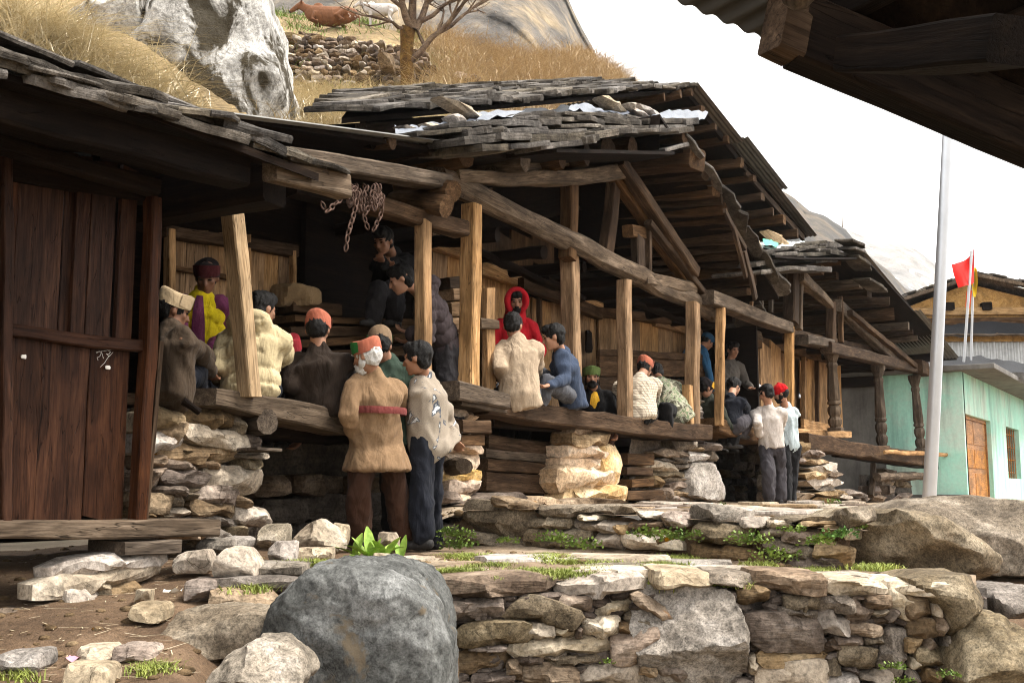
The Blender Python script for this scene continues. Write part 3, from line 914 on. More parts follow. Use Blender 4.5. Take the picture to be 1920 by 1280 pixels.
# slates of the right slope, their edges standing out past the log ends
X_ = 10.9
while X_ < 14.5:
    w = CR.uniform(.4, .75); Yv = CR.uniform(4.74, 4.9)
    z0, z1 = roofz(X_)+.07, roofz(X_+w)+.03
    pts = [Vector((X_, Yv+CR.uniform(-.04, .06), z0)), Vector((X_+w*.35, Yv-CR.uniform(0, .08), z0*.65+z1*.35)), Vector((X_+w*.8, Yv-CR.uniform(-.03, .08), z0*.2+z1*.8)), Vector((X_+w*1.08, Yv+CR.uniform(.0, .15), z1)), Vector((X_+w*1.08, Yv+.8, z1)), Vector((X_-.02, Yv+.8, z0))]
    slab('slate', pts, CR.uniform(.03, .045), S_SLATE, roofC, rough=.02, seed=X_)
    X_ += w*.82
for k in range(9):
    for j in range(5):
        x = 11.0+k*.5; y = 5.3+j*.6
        z = roofz(x)+.07; z2 = roofz(x+.55)+.09
        slab('slate', [Vector((x, y, z)), Vector((x+.55, y, z2)), Vector((x+.55, y+.6, z2)), Vector((x, y+.6, z))], .03, S_SLATE, roofC, seed=k*7+j)
for (x0, y0, x1, y1, w_) in [(1360, 395, 1400, 465, 5), (1378, 425, 1402, 520, 5), (1398, 470, 1420, 560, 7)]:
    beam('barge_board', (x0, y0), (x1, y1), 4.62, w_*2, .04, W_OLD, HOUSE)
# plastic sheets weighted with stones between the two roofs
sheet('plastic_sheet', [[P(x, y, 5.15) for x, y in ((742, 248), (800, 246), (860, 240), (900, 226), (960, 218))], [P(x, y, 5.55) for x, y in ((740, 238), (790, 236), (850, 226), (905, 212), (985, 206))]], TARP_GREY, roofC, amp=.05)
sheet('plastic_sheet', [[P(x, y, 5.3) for x, y in ((960, 222), (1020, 220), (1060, 216), (1110, 220), (1150, 216), (1215, 222))], [P(x, y, 5.9) for x, y in ((985, 204), (1030, 205), (1070, 198), (1110, 200), (1160, 204), (1220, 210))]], TARP, roofC, amp=.04)
sheet('plastic_sheet', [[P(x, y, 5.3) for x, y in ((1065, 206), (1100, 212), (1150, 212), (1190, 214))], [P(x, y, 5.7) for x, y in ((1068, 197), (1095, 196), (1140, 203), (1185, 205))]], TARP_GREY, roofC, amp=.05)
sheet('plastic_sheet', [[P(x, y, 5.1) for x, y in ((1215, 220), (1250, 222), (1290, 226), (1318, 224))], [P(x, y, 5.6) for x, y in ((1230, 212), (1260, 208), (1290, 208), (1328, 210))]], TARP_GREY, roofC, amp=.05)
for b_ in [(840, 202, 1000-55, 214), (875-15, 215, 895, 232), (770, 234, 800, 243), (815, 230, 852, 244), (1138, 188, 1186, 202), (1208, 200, 1254, 212), (1196, 206, 1228, 218), (1186, 194, 1206, 204)]:
    stone_px('roof_stone', YP(5.3), b_, .2, S_PALE, roofC, res=4)
# higher roof behind: left slope
YU = 6.2
UR_L, UR_A, UR_R = P(640, 232, YU), P(1288, 172, YU), P(1512, 446, YU)
URt = .26
dU = Vector((0, 1.7, 1.7*URt))
def slabbox(name, a, b, d, t, mat, parent):
    q = [a, b, b+d, a+d]
    q2 = [p+Vector((0, 0, t)) for p in q]
    return link(name, mesh(name, q+q2, [(3, 2, 1, 0), (4, 5, 6, 7), (0, 1, 5, 4), (1, 2, 6, 5), (2, 3, 7, 6), (3, 0, 4, 7)], mat), parent)
def at_px(a, b, px):
    """fraction along a-b that appears at photograph column px"""
    lo_, hi_ = 0.0, 1.0
    for _ in range(24):
        m_ = (lo_+hi_)/2
        if proj(a.lerp(b, m_))[0] < px: lo_ = m_
        else: hi_ = m_
    return lo_
_e = (UR_L+dU).lerp(UR_A+dU, at_px(UR_L+dU, UR_A+dU, 672))
_q = [UR_L, UR_A, UR_A+dU, _e]; _q2 = [q_+Vector((0, 0, .05)) for q_ in _q]
roofU = link('upper_roof', mesh('upper_roof', _q+_q2, [(3, 2, 1, 0), (4, 5, 6, 7), (0, 1, 5, 4), (1, 2, 6, 5), (2, 3, 7, 6), (3, 0, 4, 7)], W_DARK), HOUSE)
slabbox('roof_boards', UR_A+Vector((.02, 0, 0)), UR_R, Vector((0, 2.4, .1)), .04, W_DARK, HOUSE)
for k in range(9):
    t = k/8
    Yk = YU-.1+t*2.2
    yo = 0
    # each course lies a little higher up the hill-side tilt
    a = UR_L+dU*t*.92+Vector((-.1, -.1, .06)); b = UR_A+dU*t*.92+Vector((0, -.1, .06))
    L = (b-a).length
    s = L*at_px(a, b, 650+k*4)+CR.uniform(0, .2)
    while s < L-.1:
        w = CR.uniform(.22, .62)
        p0 = a.lerp(b, max(0, s)/L); p1 = a.lerp(b, min(L, s+w)/L)
        j0, j1 = Vector((0, CR.uniform(-.1, .06), CR.uniform(-.03, .045))), Vector((0, CR.uniform(-.1, .06), CR.uniform(-.03, .045)))
        bk = Vector((0, .55, .55*URt*.8))
        slab('slate', [p0+j0, p0.lerp(p1, .5)+(j0+j1)/2+Vector((0, CR.uniform(-.06, .02), 0)), p1+j1, p1+bk, p0+bk], CR.uniform(.025, .065), S_SLATE, roofU, rough=.026, seed=CR.random())
        s += w*CR.uniform(.7, 1.02)
for (x0, y0, x1, y1) in [(650, 252, 800, 240), (700, 262, 820, 246), (690, 240, 900, 222)]:
    beam('upper_beam', (x0, y0), (x1, y1), 6.5, 20, .16, W_OLD, HOUSE)
# right verge of the high roof: corrugated sheets and purlin stubs
d1 = UR_R-UR_A
N1 = Vector((0, 0, .06))
corrugated('tin_sheet', UR_A+N1+Vector((-.1, -.22, 0)), d1*.34, Vector((0, 2.3, .1)), TIN_RUST, HOUSE)
corrugated('tin_sheet', UR_A+d1*.31+N1+Vector((0, -.30, .02)), d1*.35, Vector((0, 2.3, .1)), TIN_OLD, HOUSE)
corrugated('tin_sheet', UR_A+d1*.60+N1+Vector((0, -.18, .0)), d1*.42, Vector((0, 2.3, .1)), TIN_RUST, HOUSE)
for k, (x1, y1, hp) in enumerate([(1246, 182, 16), (1277, 178, 16), (1298, 172, 15), (1318, 205, 14), (1342, 238, 12), (1366, 262, 14), (1392, 303, 16), (1390, 310, 8), (1415, 334, 12), (1430, 369, 14), (1450, 398, 14), (1471, 412, 18), (1496, 438, 16)]):
    B = P(x1, y1, YU-.12)
    h = hp*dep(B)/F_PX
    stick('purlin', Vector((B.x-.1, YU+2, B.z+.02)), B, h, h, W_BROWN, HOUSE, rnd=k < 3)
beam('barge_board', (1290, 172), (1400, 318), YU-.05, 12, .05, W_DARK, HOUSE)
beam('barge_board', (1400, 322), (1508, 446), YU-.05, 12, .05, W_OLD, HOUSE)
# wall of the high part, lost in the dark behind the gable
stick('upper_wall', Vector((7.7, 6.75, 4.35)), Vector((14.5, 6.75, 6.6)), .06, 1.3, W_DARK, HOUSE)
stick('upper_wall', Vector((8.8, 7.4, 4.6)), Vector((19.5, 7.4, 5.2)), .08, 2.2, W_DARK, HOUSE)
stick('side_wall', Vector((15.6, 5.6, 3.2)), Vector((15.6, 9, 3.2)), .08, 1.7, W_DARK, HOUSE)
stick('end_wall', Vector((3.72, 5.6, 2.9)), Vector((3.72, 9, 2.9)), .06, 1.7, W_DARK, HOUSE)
# ---- back wall of the left bay
YB = 6.75
deckL = lin(300, 735, 880, 765)
plank_wall(HOUSE, (318, 352, 392, 430, 470), lambda x: 425+.12*(x-318), lambda x: 745, YB-.25, W_NEW)
plank_wall(HOUSE, (470, 498, 524, 552), lin(470, 448, 552, 472), lambda x: 745, YB-.28, W_NEW)
post('door_frame', 318, 430, 318, 745, YB-.34, 20, W_NEW, HOUSE, thick=.08)
post('door_frame', 464, 440, 464, 745, YB-.34, 14, W_NEW, HOUSE, thick=.08)
post('door_frame', 548, 470, 548, 745, YB-.34, 12, W_NEW, HOUSE, thick=.08)
beam('door_head', (310, 430), (560, 470), YB-.36, 22, .1, W_BROWN, HOUSE)
beam('door_rail', (328, 500), (452, 524), YB-.32, 10, .06, W_BROWN, HOUSE)
stick('back_wall', Vector((3.75, YB+.1, 3.05)), Vector((8.2, YB+.1, 3.2)), .06, 2.1, W_DARK, HOUSE)
# dark store niche with shelves, sacks and benches
for (x0, y0, x1, y1, hp, Yb, w) in [(555, 574, 640, 582, 22, 6.2, .3), (552, 598, 800, 606, 12, 6.1, .5), (552, 622, 800, 620, 20, 6.05, .4), (552, 645, 800, 632, 14, 6.0, .45), (600, 668, 800, 655, 20, 5.95, .35)]:
    beam('bench_board', (x0, y0), (x1, y1), Yb, hp, w, W_BROWN, HOUSE)
plank_wall(HOUSE, (812, 840, 868), lambda x: 440, lambda x: 760, 6.4, W_NEW)
beam('wall_rail', (810, 452), (872, 475), 6.3, 24, .1, W_NEW, HOUSE)
# ---- back wall of the middle bay
YW = 6.55
zt = lambda x: 470+.36*(x-900)
plank_wall(HOUSE, (905, 940, 965), lambda x: 500, lambda x: 770, YW, W_NEW)
plank_wall(HOUSE, (998, 1016, 1034, 1052, 1078, 1106, 1124), lambda x: 560+.2*(x-1000), lambda x: 775, YW, W_NEW)
plank_wall(HOUSE, (1124, 1162, 1200, 1234, 1262), lambda x: 590, lambda x: 775, YW-.06, W_NEW)
plank_wall(HOUSE, (1262, 1290, 1320, 1350), lambda x: 606, lambda x: 790, YW, W_NEW)
plank_wall(HOUSE, (892, 906, 930, 960, 1000, 1040), lambda x: 440, lambda x: 500, YW+.1, W_BROWN)
beam('wall_rail', (905, 500), (1130, 580), YW-.12, 26, .1, W_NEW, HOUSE)
beam('wall_rail', (985, 530), (1130, 588), YW-.22, 22, .1, W_BROWN, HOUSE)
beam('wall_rail', (1230, 600), (1345, 632), YW-.12, 20, .1, W_NEW, HOUSE)
beam('wall_rail', (1125, 584), (1300, 604), YW-.15, 18, .1, W_BROWN, HOUSE)
post('door_frame', 985, 560, 985, 770, YW-.1, 14, W_NEW, HOUSE, thick=.08)
post('door_frame', 1012, 560, 1012, 770, YW-.1, 10, W_BROWN, HOUSE, thick=.08)
stone_px('peg_plate', YP(YW-.1), (1102, 620, 1112, 660), .04, W_DARK, HOUSE, res=4)
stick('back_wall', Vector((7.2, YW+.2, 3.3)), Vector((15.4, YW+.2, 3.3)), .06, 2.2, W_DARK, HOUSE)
for (x0, y0, x1, y1, hp) in [(1125, 690, 1330, 690, 30), (1125, 660, 1330, 672, 12)]:
    beam('chest_board', (x0, y0), (x1, y1), 6.1, hp, .05, W_BROWN, HOUSE)
beam('chest_board', (1125, 672), (1330, 680), 6.12, 34, .05, W_BROWN, HOUSE)
beam('chest_board', (1125, 722), (1330, 735), 6.12, 40, .05, W_BROWN, HOUSE)
# ceiling joists glimpsed inside
for k in range(9):
    X = 7.6+k*.85
    stick('joist', Vector((X, 5.5, 3.95)), Vector((X, 6.7, 3.98)), .12, .13, W_DARK, HOUSE, rnd=True)
for (x0, y0, x1, y1) in [(905, 470, 1050, 540), (940, 486, 1010, 520), (1180, 560, 1290, 602), (1030, 520, 1100, 560)]:
    beam('shelf_pole', (x0, y0), (x1, y1), 6.0, 14, .12, W_DARK, HOUSE, rnd=True)
# ---- timber cribbing under the veranda
for (x0, t0, b0, x1, t1, b1, m_) in [(916, 814, 841, 1100, 836, 859, W_OLD), (914, 841, 858, 1094, 858, 872, W_GREY), (914, 859, 882, 1094, 873, 891, W_OLD), (914, 884, 920, 1096, 892, 930, W_BROWN)]:
    beam('crib_plank', (x0, (t0+b0)/2), (x1, (t1+b1)/2), 5.55, (b0-t0, b1-t1), .12, m_, HOUSE)
for (x0, y0, x1, y1, hp) in [(1180, 860, 1224, 862, 22), (1180, 883, 1226, 884, 15), (1182, 905, 1228, 905, 15), (1180, 928, 1244, 927, 17), (1218, 936, 1244, 936, 16)]:
    beam('crib_plank', (x0, y0), (x1, y1), 5.3, hp, .4, W_BROWN, HOUSE)
stick('back_panel', Vector((3.8, 7.2, 1.75)), Vector((16, 7.2, 1.75)), .06, 1.0, W_DARK, HOUSE)

# ================================================================== right-hand house with carved columns
HR = thing('wooden_house', (19.5, YC, 1.5), 'timber house with carved veranda columns next to the mint green house', 'house')
beam('deck_edge', (1350, 797), (1432, 818), 5.2, (28, 28), .4, W_BROWN, HR)
beam('deck_edge', (1432, 812), (1600, 814), 5.5, (22, 12), .3, W_NEW, HR)
beam('deck_edge', (1518, 826), (1738, 862), 5.2, (30, 22), .3, W_BROWN, HR, jit=.02)
beam('deck_rod', (1660, 846), (1787, 853), 5.1, 8, .06, W_NEW, HR, rnd=True)
stick('veranda_floor', Vector((14.9, 6.2, 2.38)), Vector((25.5, 6.2, 2.42)), 1.5, .07, W_OLD, HR)
beam('deck_joist', (1580, 850), (1735, 872), 5.5, 12, .2, W_DARK, HR)
beam('beam_end', (1752, 862), (1760, 872), 5.2, 16, .14, W_DARK, HR)
post('post', 1352, 560, 1349, 798, 5.2, 17, W_NEW, HR, thick=.13)
post('post', 1480, 612, 1480, 820, 5.25, 17, W_NEW, HR, thick=.14)
post('prop', 1638, 870, 1634, 930, 5.5, 12, W_GREY, HR)
beam('tie_beam', (1338, 556), (1488, 614), 5.15, (28, 20), .2, W_GREY, HR)
beam('tie_beam', (1488, 628), (1640, 660), 5.45, (24, 22), .2, W_OLD, HR)
beam('tie_beam', (1560, 650), (1738, 694), 5.2, (22, 18), .2, W_OLD, HR)
beam('tie_block', (1515, 636), (1566, 644), 5.25, (20, 16), .2, W_GREY, HR)
beam('beam_end', (1730, 686), (1742, 692), 5.1, 26, .2, W_OLD, HR)
post('strut', 1484, 512, 1483, 606, 5.35, 36, W_OLD, HR, thick=.2)
post('strut', 1500, 522, 1498, 618, 5.3, 14, W_GREY, HR, thick=.1)
post('strut', 1446, 540, 1444, 586, 5.35, 10, W_GREY, HR)
post('strut', 1427, 545, 1427, 580, 5.35, 10, W_GREY, HR)
post('strut', 1411, 546, 1409, 575, 5.38, 8, W_NEW, HR)
post('strut', 1558, 566, 1558, 640, 5.35, 26, W_BROWN, HR, thick=.14)
post('strut', 1575, 556, 1576, 642, 5.3, 10, W_BROWN, HR, thick=.1)
beam('rafter', (1505, 515), (1566, 572), 5.2, (26, 12), .16, W_GREY, HR)
beam('rafter', (1578, 572), (1686, 672), 5.25, (24, 26), .16, W_GREY, HR)
beam('rafter', (1600, 585), (1720, 686), 5.15, (10, 10), .12, W_OLD, HR)
for q in [(1440, 525, 1468, 519, 18, W_OLD), (1470, 515, 1497, 509, 18, W_BROWN), (1500, 508, 1543, 506, 18, W_BROWN), (1520, 496, 1574, 489, 16, W_BROWN), (1545, 490, 1596, 485, 16, W_OLD),
          (1560, 500, 1614, 498, 18, W_BROWN), (1540, 520, 1570, 516, 14, W_OLD), (1560, 536, 1614, 532, 18, W_GREY), (1570, 550, 1630, 546, 22, W_OLD), (1600, 566, 1668, 563, 14, W_GREY), (1600, 574, 1667, 570, 8, W_OLD),
          (1610, 594, 1677, 588, 22, W_OLD), (1630, 615, 1704, 611, 14, W_GREY), (1650, 628, 1712, 623, 10, W_OLD), (1660, 639, 1720, 633, 10, W_GREY), (1690, 674, 1770, 668, 16, W_DARK)]:
    purlin(*q[:5], q[5], HR, Yb=5.7, rnd=RND.random() < .3)
def rz(X): return float(np.interp(X, (14.2, 15.5, 19.0, 26.4, 27.5), (4.75, 4.95, 5.58, 4.62, 4.5)))
xs = list(np.linspace(14.3, 26.6, 40))
v = []; f = []
for x in xs:
    z = rz(x)-.05
    v += [Vector((x, 4.85, z)), Vector((x, 8.8, z+.02)), Vector((x, 4.85, z+.03)), Vector((x, 8.8, z+.05))]
for i in range(len(xs)-1):
    a = 4*i; b = a+4
    f += [(a, b, b+1, a+1), (a+2, a+3, b+3, b+2), (a, a+2, b+2, b), (a+1, b+1, b+3, a+3)]
roofD = link('roof', mesh('roof', v, f, W_DARK), HR)
course([(1425, 508), (1500, 502), (1546, 504)], 4.85, roofD, 40, 90, 6, 10, rise=.02)
course([(1418, 494), (1480, 488), (1560, 488)], 4.95, roofD, 35, 80, 5, 9, rise=.03)
course([(1420, 482), (1500, 476), (1600, 474)], 5.05, roofD, 35, 80, 5, 9, rise=.03)
course([(1425, 472), (1500, 466), (1600, 464)], 5.2, roofD, 35, 80, 5, 8, rise=.03)
course([(1500, 456), (1560, 452), (1615, 456)], 5.4, roofD, 35, 80, 5, 8, rise=.03)
course([(1430, 462), (1480, 460), (1590, 462)], 5.35, roofD, 35, 80, 5, 8, rise=.03)
for (x0, y0, x1, y1) in [(1600, 455, 1624, 470), (1605, 470, 1625, 480), (1612, 485, 1636, 512), (1632, 528, 1665, 552)]:
    A = P(x0, y0, 4.8); B = P(x1, y1, 4.8)
    A.z += .05; B.z += .05
    slab('slate', [A, A.lerp(B, .6)+Vector((0, -.05, 0)), B, B+Vector((0, .3, .03)), A+Vector((0, .3, .03))], .04, S_SLATE, roofD, seed=x0)
a = P(1622, 474, 4.85)+Vector((0, 0, .03)); b = P(1786, 672, 4.85)+Vector((0, 0, .03))
corrugated('tin_sheet', a, (b-a)*.52, Vector((0, 3, .05)), TIN_RUST, roofD)
corrugated('tin_sheet', a+(b-a)*.5+Vector((0, -.12, .015)), (b-a)*.52, Vector((0, 3, .05)), TIN_OLD, roofD)
GREEN_CLOTH = plain('green_plastic', (.03, .32, .2), rough=.4)
WHITE_CLOTH = plain('white_sack', (.75, .8, .78), rough=.6, bs=.6, bd=.02)
sheet('plastic_sheet', [[P(x, y, 5.3) for x, y in ((1420, 466), (1460, 465), (1500, 462), (1518, 464))], [P(x, y, 5.6) for x, y in ((1428, 452), (1460, 455), (1490, 452), (1510, 452))]], WHITE_CLOTH, roofD, amp=.04)
sheet('plastic_sheet', [[P(x, y, 5.25) for x, y in ((1432, 458), (1445, 460), (1458, 462))], [P(x, y, 5.4) for x, y in ((1430, 449), (1446, 449), (1460, 456))]], GREEN_CLOTH, roofD, amp=.03)
stone_px('roof_stone', YP(5.3), (1417, 448, 1432, 464), .2, S_PALE, roofD, res=4)
stone_px('roof_log', YP(5.4), (1446, 441, 1496, 454), .2, W_PALE, roofD, res=4)
# cupboard-like store room and plank door
plank_wall(HR, (1365, 1395, 1425), lambda x: 640, lambda x: 800, 6.5, W_NEW)
plank_wall(HR, (1425, 1446, 1465), lambda x: 646, lambda x: 770, 5.9, W_NEW)
plank_wall(HR, (1465, 1480, 1500), lambda x: 650, lambda x: 810, 6.3, W_NEW)
A = P(1425, 705, 5.9); 
stick('store_side', Vector((A.x, 5.92, 3.28)), Vector((A.x, 6.5, 3.28)), .04, 1.15, W_NEW, HR)
plank_wall(HR, (1500, 1516, 1536, 1558, 1576), lambda x: 676, lambda x: 812, 6.2, W_NEW)
post('door_frame', 1507, 665, 1507, 810, 6.1, 10, W_NEW, HR)
post('door_frame', 1532, 672, 1532, 810, 6.12, 10, W_BROWN, HR)
beam('door_head', (1425, 640), (1580, 676), 6.05, 18, .12, W_BROWN, HR)
beam('low_board', (1508, 795), (1562, 806), 5.7, 20, .05, W_NEW, HR)
stick('back_wall', Vector((15.4, 6.75, 3.5)), Vector((22.5, 6.75, 3.5)), .06, 2.2, W_DARK, HR)
stick('back_panel', Vector((15.6, 7.2, 1.9)), Vector((21.5, 7.2, 1.9)), .06, 1.0, W_DARK, HR)
for k in range(9):
    X = 15.8+k*.9
    stick('joist', Vector((X, 5.4, 4.05)), Vector((X, 6.7, 4.07)), .12, .12, W_DARK, HR, rnd=True)
beam('box_stack', (1398, 622), (1432, 632), 5.9, 20, .4, W_GREY, HR)
beam('box_stack', (1394, 640), (1430, 646), 5.85, 16, .4, W_BROWN, HR)
# carved columns
def lathe(name, A, B, prof, mat, parent, k=14, flute=0.0):
    d = B-A; x, y, z = frame(d, YAX)
    L = d.length
    v = []; f = []
    for (t, r, sqr) in prof:
        for i in range(k):
            a = 2*math.pi*i/k
            c, s = math.cos(a), math.sin(a)
            rr = r
            if sqr: rr = r/max(abs(c), abs(s))*.92
            elif flute: rr = r*(1-flute*(i % 2))
            v.append(Vector((t*L, c*rr, s*rr)))
    n = len(prof)
    for i in range(n-1):
        for j in range(k):
            a = i*k+j; b = i*k+(j+1) % k
            f.append((a, b, b+k, a+k))
    f.append(tuple(reversed(range(k)))); f.append(tuple(range((n-1)*k, n*k)))
    return link(name, mesh(name, v, f, mat, smooth=True, sharp=.6), parent, M4(x, y, z, A))
CARVE = [(0, .13, 1), (.04, .13, 1), (.05, .09, 0), (.09, .12, 0), (.14, .125, 0), (.18, .085, 0), (.21, .11, 0), (.25, .125, 0), (.29, .12, 0), (.32, .085, 0), (.335, .12, 0), (.36, .12, 0), (.375, .10, 0), (.40, .115, 0), (.55, .105, 0), (.78, .085, 0), (.80, .10, 0), (.83, .10, 0), (.85, .08, 0), (.88, .10, 0), (.93, .13, 0), (.95, .13, 1), (1, .135, 1)]
for (x0, y0, x1, y1, s) in [(1567, 808, 1559, 657, .95), (1655, 842, 1646, 684, .95), (1728, 846, 1714, 703, .95)]:
    A = P(x0, y0, 5.35); B = P(x1, y1, 5.35)
    lathe('carved_column', A, B, [(t, r*s, q) for t, r, q in CARVE], W_GREY, HR, flute=.12)

# ================================================================== mint green house
def plaster(name, col, stain, lo=.52):
    m, t, b = newmat(name)
    v, _ = coords(t, (1, 1, 1), shuffle=False, space='World')
    n1 = nz(t, v, .9, 7, .7, .4); n2 = nz(t, v, 16, 5, .7)
    vs, _ = coords(t, (3, 3, .35), shuffle=False, space='World')
    s = nz(t, vs, 1.2, 5, .65)
    c = mix(t, math_(t, 'MULTIPLY', ramp(t, n1, [(lo, 0.0), (lo+.2, 1.0)]), .75), col, stain)
    c = mix(t, .75, c, ramp(t, s, [(.32, .5), (.55, 1.05)]), 'MULTIPLY')
    c = mix(t, .35, c, ramp(t, n2, [(.3, .7), (.65, 1.1)]), 'MULTIPLY')
    t.links.new(c, b.inputs['Base Color'])
    bump(t, b, n2, .35, .008)
    return m
MINT = plaster('mint_plaster', (.37, .68, .56), (.54, .60, .52), .43)
CONC = plaster('grey_concrete', (.17, .16, .145), (.08, .075, .068), .45)
def box(name, a, b, mat, parent, bev=.0):
    x0, y0, z0 = [min(p, q) for p, q in zip(a, b)]; x1, y1, z1 = [max(p, q) for p, q in zip(a, b)]
    bm = bmesh.new()
    bmesh.ops.create_cube(bm, size=1)
    for w in bm.verts:
        w.co = Vector((x0+(w.co.x+.5)*(x1-x0), y0+(w.co.y+.5)*(y1-y0), z0+(w.co.z+.5)*(z1-z0)))
    if bev: bmesh.ops.bevel(bm, geom=bm.edges[:]+bm.verts[:], offset=bev, segments=2, affect='EDGES', profile=.6)
    c = Vector(((x0+x1)/2, (y0+y1)/2, (z0+z1)/2))
    for w in bm.verts: w.co -= c
    me = bpy.data.meshes.new(name); bm.to_mesh(me); bm.free()
    me.materials.append(mat)
    return link(name, me, parent, Matrix.Translation(c))
MH = thing('green_house', (28, 6, 1.4), 'mint green plastered house with flat concrete roof and wooden door', 'house')
XM, YM = 26.3, 4.72
ZT = PX(1700, 702, XM).z
q1 = P(1816, 775, YM); q2 = P(1862, 800, YM)
DX0, DX1 = P(1813, 860, YM).x, P(1861, 860, YM).x
DZ0, DZ1 = P(1836, 942, YM).z, P(1813, 776, YM).z
WX0, WX1 = P(1888, 840, YM).x, P(1912, 840, YM).x
WZ1, WZ0 = P(1890, 800, YM).z, P(1890, 896, YM).z
Z0 = 1.2
box('wall', (XM, YM, Z0), (XM+.22, 6.45, ZT), MINT, MH)
box('wall', (XM+.02, 6.45, Z0), (XM+.2, 10.5, ZT), CONC, MH)
for (xa, xb, za, zb) in [(XM+.22, DX0, Z0, ZT), (DX1, WX0, Z0, ZT), (WX1, WX1+6, Z0, ZT), (DX0, DX1, DZ1, ZT), (DX0, DX1, Z0, DZ0), (WX0, WX1, WZ1, ZT), (WX0, WX1, Z0, WZ0)]:
    box('wall', (xa, YM, za), (xb, YM+.22, zb), MINT, MH)
box('roof_slab', (XM-.35, YM-.75, ZT), (WX1+7, 10.8, ZT+.12), CONC, MH, .02)
DOORW = wood('varnished_door_wood', (.20, .075, .018), (.42, .18, .045), (.56, .27, .085), var=.15, rough=.4)
dr = box('door', (DX0+.07, YM+.14, DZ0), (DX1-.07, YM+.19, DZ1-.07), DOORW, MH)
for s in (0, 1):
    xa = DX0+.12+s*(DX1-DX0-.2)*.5; xb = xa+(DX1-DX0-.3)*.5
    for (za, zb) in [(.06, .34), (.40, .62), (.68, .95)]:
        box('door_panel', (xa, YM+.125, DZ0+(DZ1-DZ0)*za), (xb, YM+.142, DZ0+(DZ1-DZ0)*zb), DOORW, dr, .006)
for (xa, xb) in [(DX0+.005, DX0+.075), (DX1-.075, DX1-.005)]:
    box('door_frame', (xa, YM+.10, DZ0), (xb, YM+.2, DZ1), DOORW, MH)
box('door_frame', (DX0+.076, YM+.10, DZ1-.075), (DX1-.076, YM+.2, DZ1-.004), DOORW, MH)
box('window_pane', (WX0, YM+.17, WZ0), (WX1, YM+.19, WZ1), plain('dark_glass', (.02, .022, .02), rough=.15), MH)
for s in range(6):
    xx = WX0+(WX1-WX0)*(s+.5)/6
    box('window_bar', (xx-.012, YM+.10, WZ0), (xx+.012, YM+.125, WZ1), DOORW, MH)
for s in range(4):
    zz = WZ0+(WZ1-WZ0)*(s+.5)/4
    box('window_bar', (WX0, YM+.126, zz-.012), (WX1, YM+.14, zz+.012), DOORW, MH)
stick('tin_screen', Vector((XM-.1, 6.6, ZT-.12)), Vector((XM-.1, 10, ZT-.12)), .04, .25, W_DARK, MH)
for k in range(2):
    box('wall_plinth', (XM-.06, YM-.06, 1.1), (XM+.0-.002, 10, 1.52+.02*k), CONC, MH) if k == 0 else None

# farther house with a plank gable, tin wall and tarpaulin
FH_ = thing('tin_house', (36, 8, 1.4), 'far house with plank gable, corrugated tin wall and black tarpaulin behind green roof', 'house')
PF = DP(33.0)
def fp(x, y, o=0): return PF.at(x, y)+PF.n*o
OCHRE = wood('ochre_planks', (.24, .13, .045), (.42, .25, .10), (.55, .36, .17), var=.25)
g = [(1690, 580), (1815, 532), (1930, 560), (2050, 600), (2050, 640), (1690, 640)]
front = [fp(*p) for p in g]; back = [fp(*p, 6) for p in g]
n = len(g)
link('gable_wall', mesh('gable_wall', front+back, [tuple(reversed(range(n))), tuple(range(n, 2*n))]+[(i, (i+1) % n, (i+1) % n+n, i+n) for i in range(n)], OCHRE), FH_)
for (y0, y1, hp) in [(585, 583, 14), (606, 604, 8), (602, 598, 8), (612, 610, 8)]:
    A = fp(1685, y0, -.1); B = fp(2050, y1, -.1)
    stick('gable_board', A, B, .08, hp*33/F_PX, OCHRE if hp > 9 else W_BROWN, FH_)
for x in (1775, 1845):
    A = fp(x, 576, -.25); stick('rafter_end', A, A+PF.n*.5, .27, .24, W_DARK, FH_)
for (a, b) in [((1672, 572), (1822, 524)), ((1818, 524), (2060, 572))]:
    A = fp(*a, -.5); B = fp(*b, -.5)
    rf = link('roof', mesh('roof', [A, B, B+PF.n*7, A+PF.n*7]+[p+Vector((0, 0, .1)) for p in (A, B, B+PF.n*7, A+PF.n*7)], [(3, 2, 1, 0), (4, 5, 6, 7), (0, 1, 5, 4), (1, 2, 6, 5), (2, 3, 7, 6), (3, 0, 4, 7)], W_GREY), FH_)
    for k in range(9):
        p0 = A.lerp(B, k/9); p1 = A.lerp(B, (k+1.15)/9)
        u = Vector((0, 0, .13+.04*(k % 2)))
        slab('slate', [p0+u, p1+u, p1+u+PF.n*1.2, p0+u+PF.n*1.2], .06, S_SLATE, rf, seed=k)
A = fp(1895, 545, -.6); B = fp(2060, 590, -.6)
corrugated('tin_sheet', A, B-A, PF.n*2+Vector((0, 0, .5)), TIN, FH_)
sheet('tarpaulin', [[fp(x, y, -.35) for x, y in ((1690, 638), (1780, 634), (1860, 630), (1960, 636), (2060, 640))], [fp(x, y, -.2) for x, y in ((1690, 612), (1780, 610), (1860, 604), (1960, 610), (2060, 612))]], TARP, FH_, amp=.08)
A = fp(1690, 632, -.5); B = fp(1905, 632, -.5)
stick('tarpaulin_rod', A, B, .08, .08, W_GREY, FH_, rnd=True)
A = fp(1680, 690, .1); B = fp(2060, 690, .1)
corrugated('tin_wall', A, Vector((0, 0, 60*33/F_PX)), B-A, TIN, FH_, wl=.18, amp=.03)
A = fp(1680, 950, .3); B = fp(2060, 950, .3)
stick('lower_wall', A+Vector((0, 0, 2)), B+Vector((0, 0, 2)), .2, 4.2, CONC, FH_)
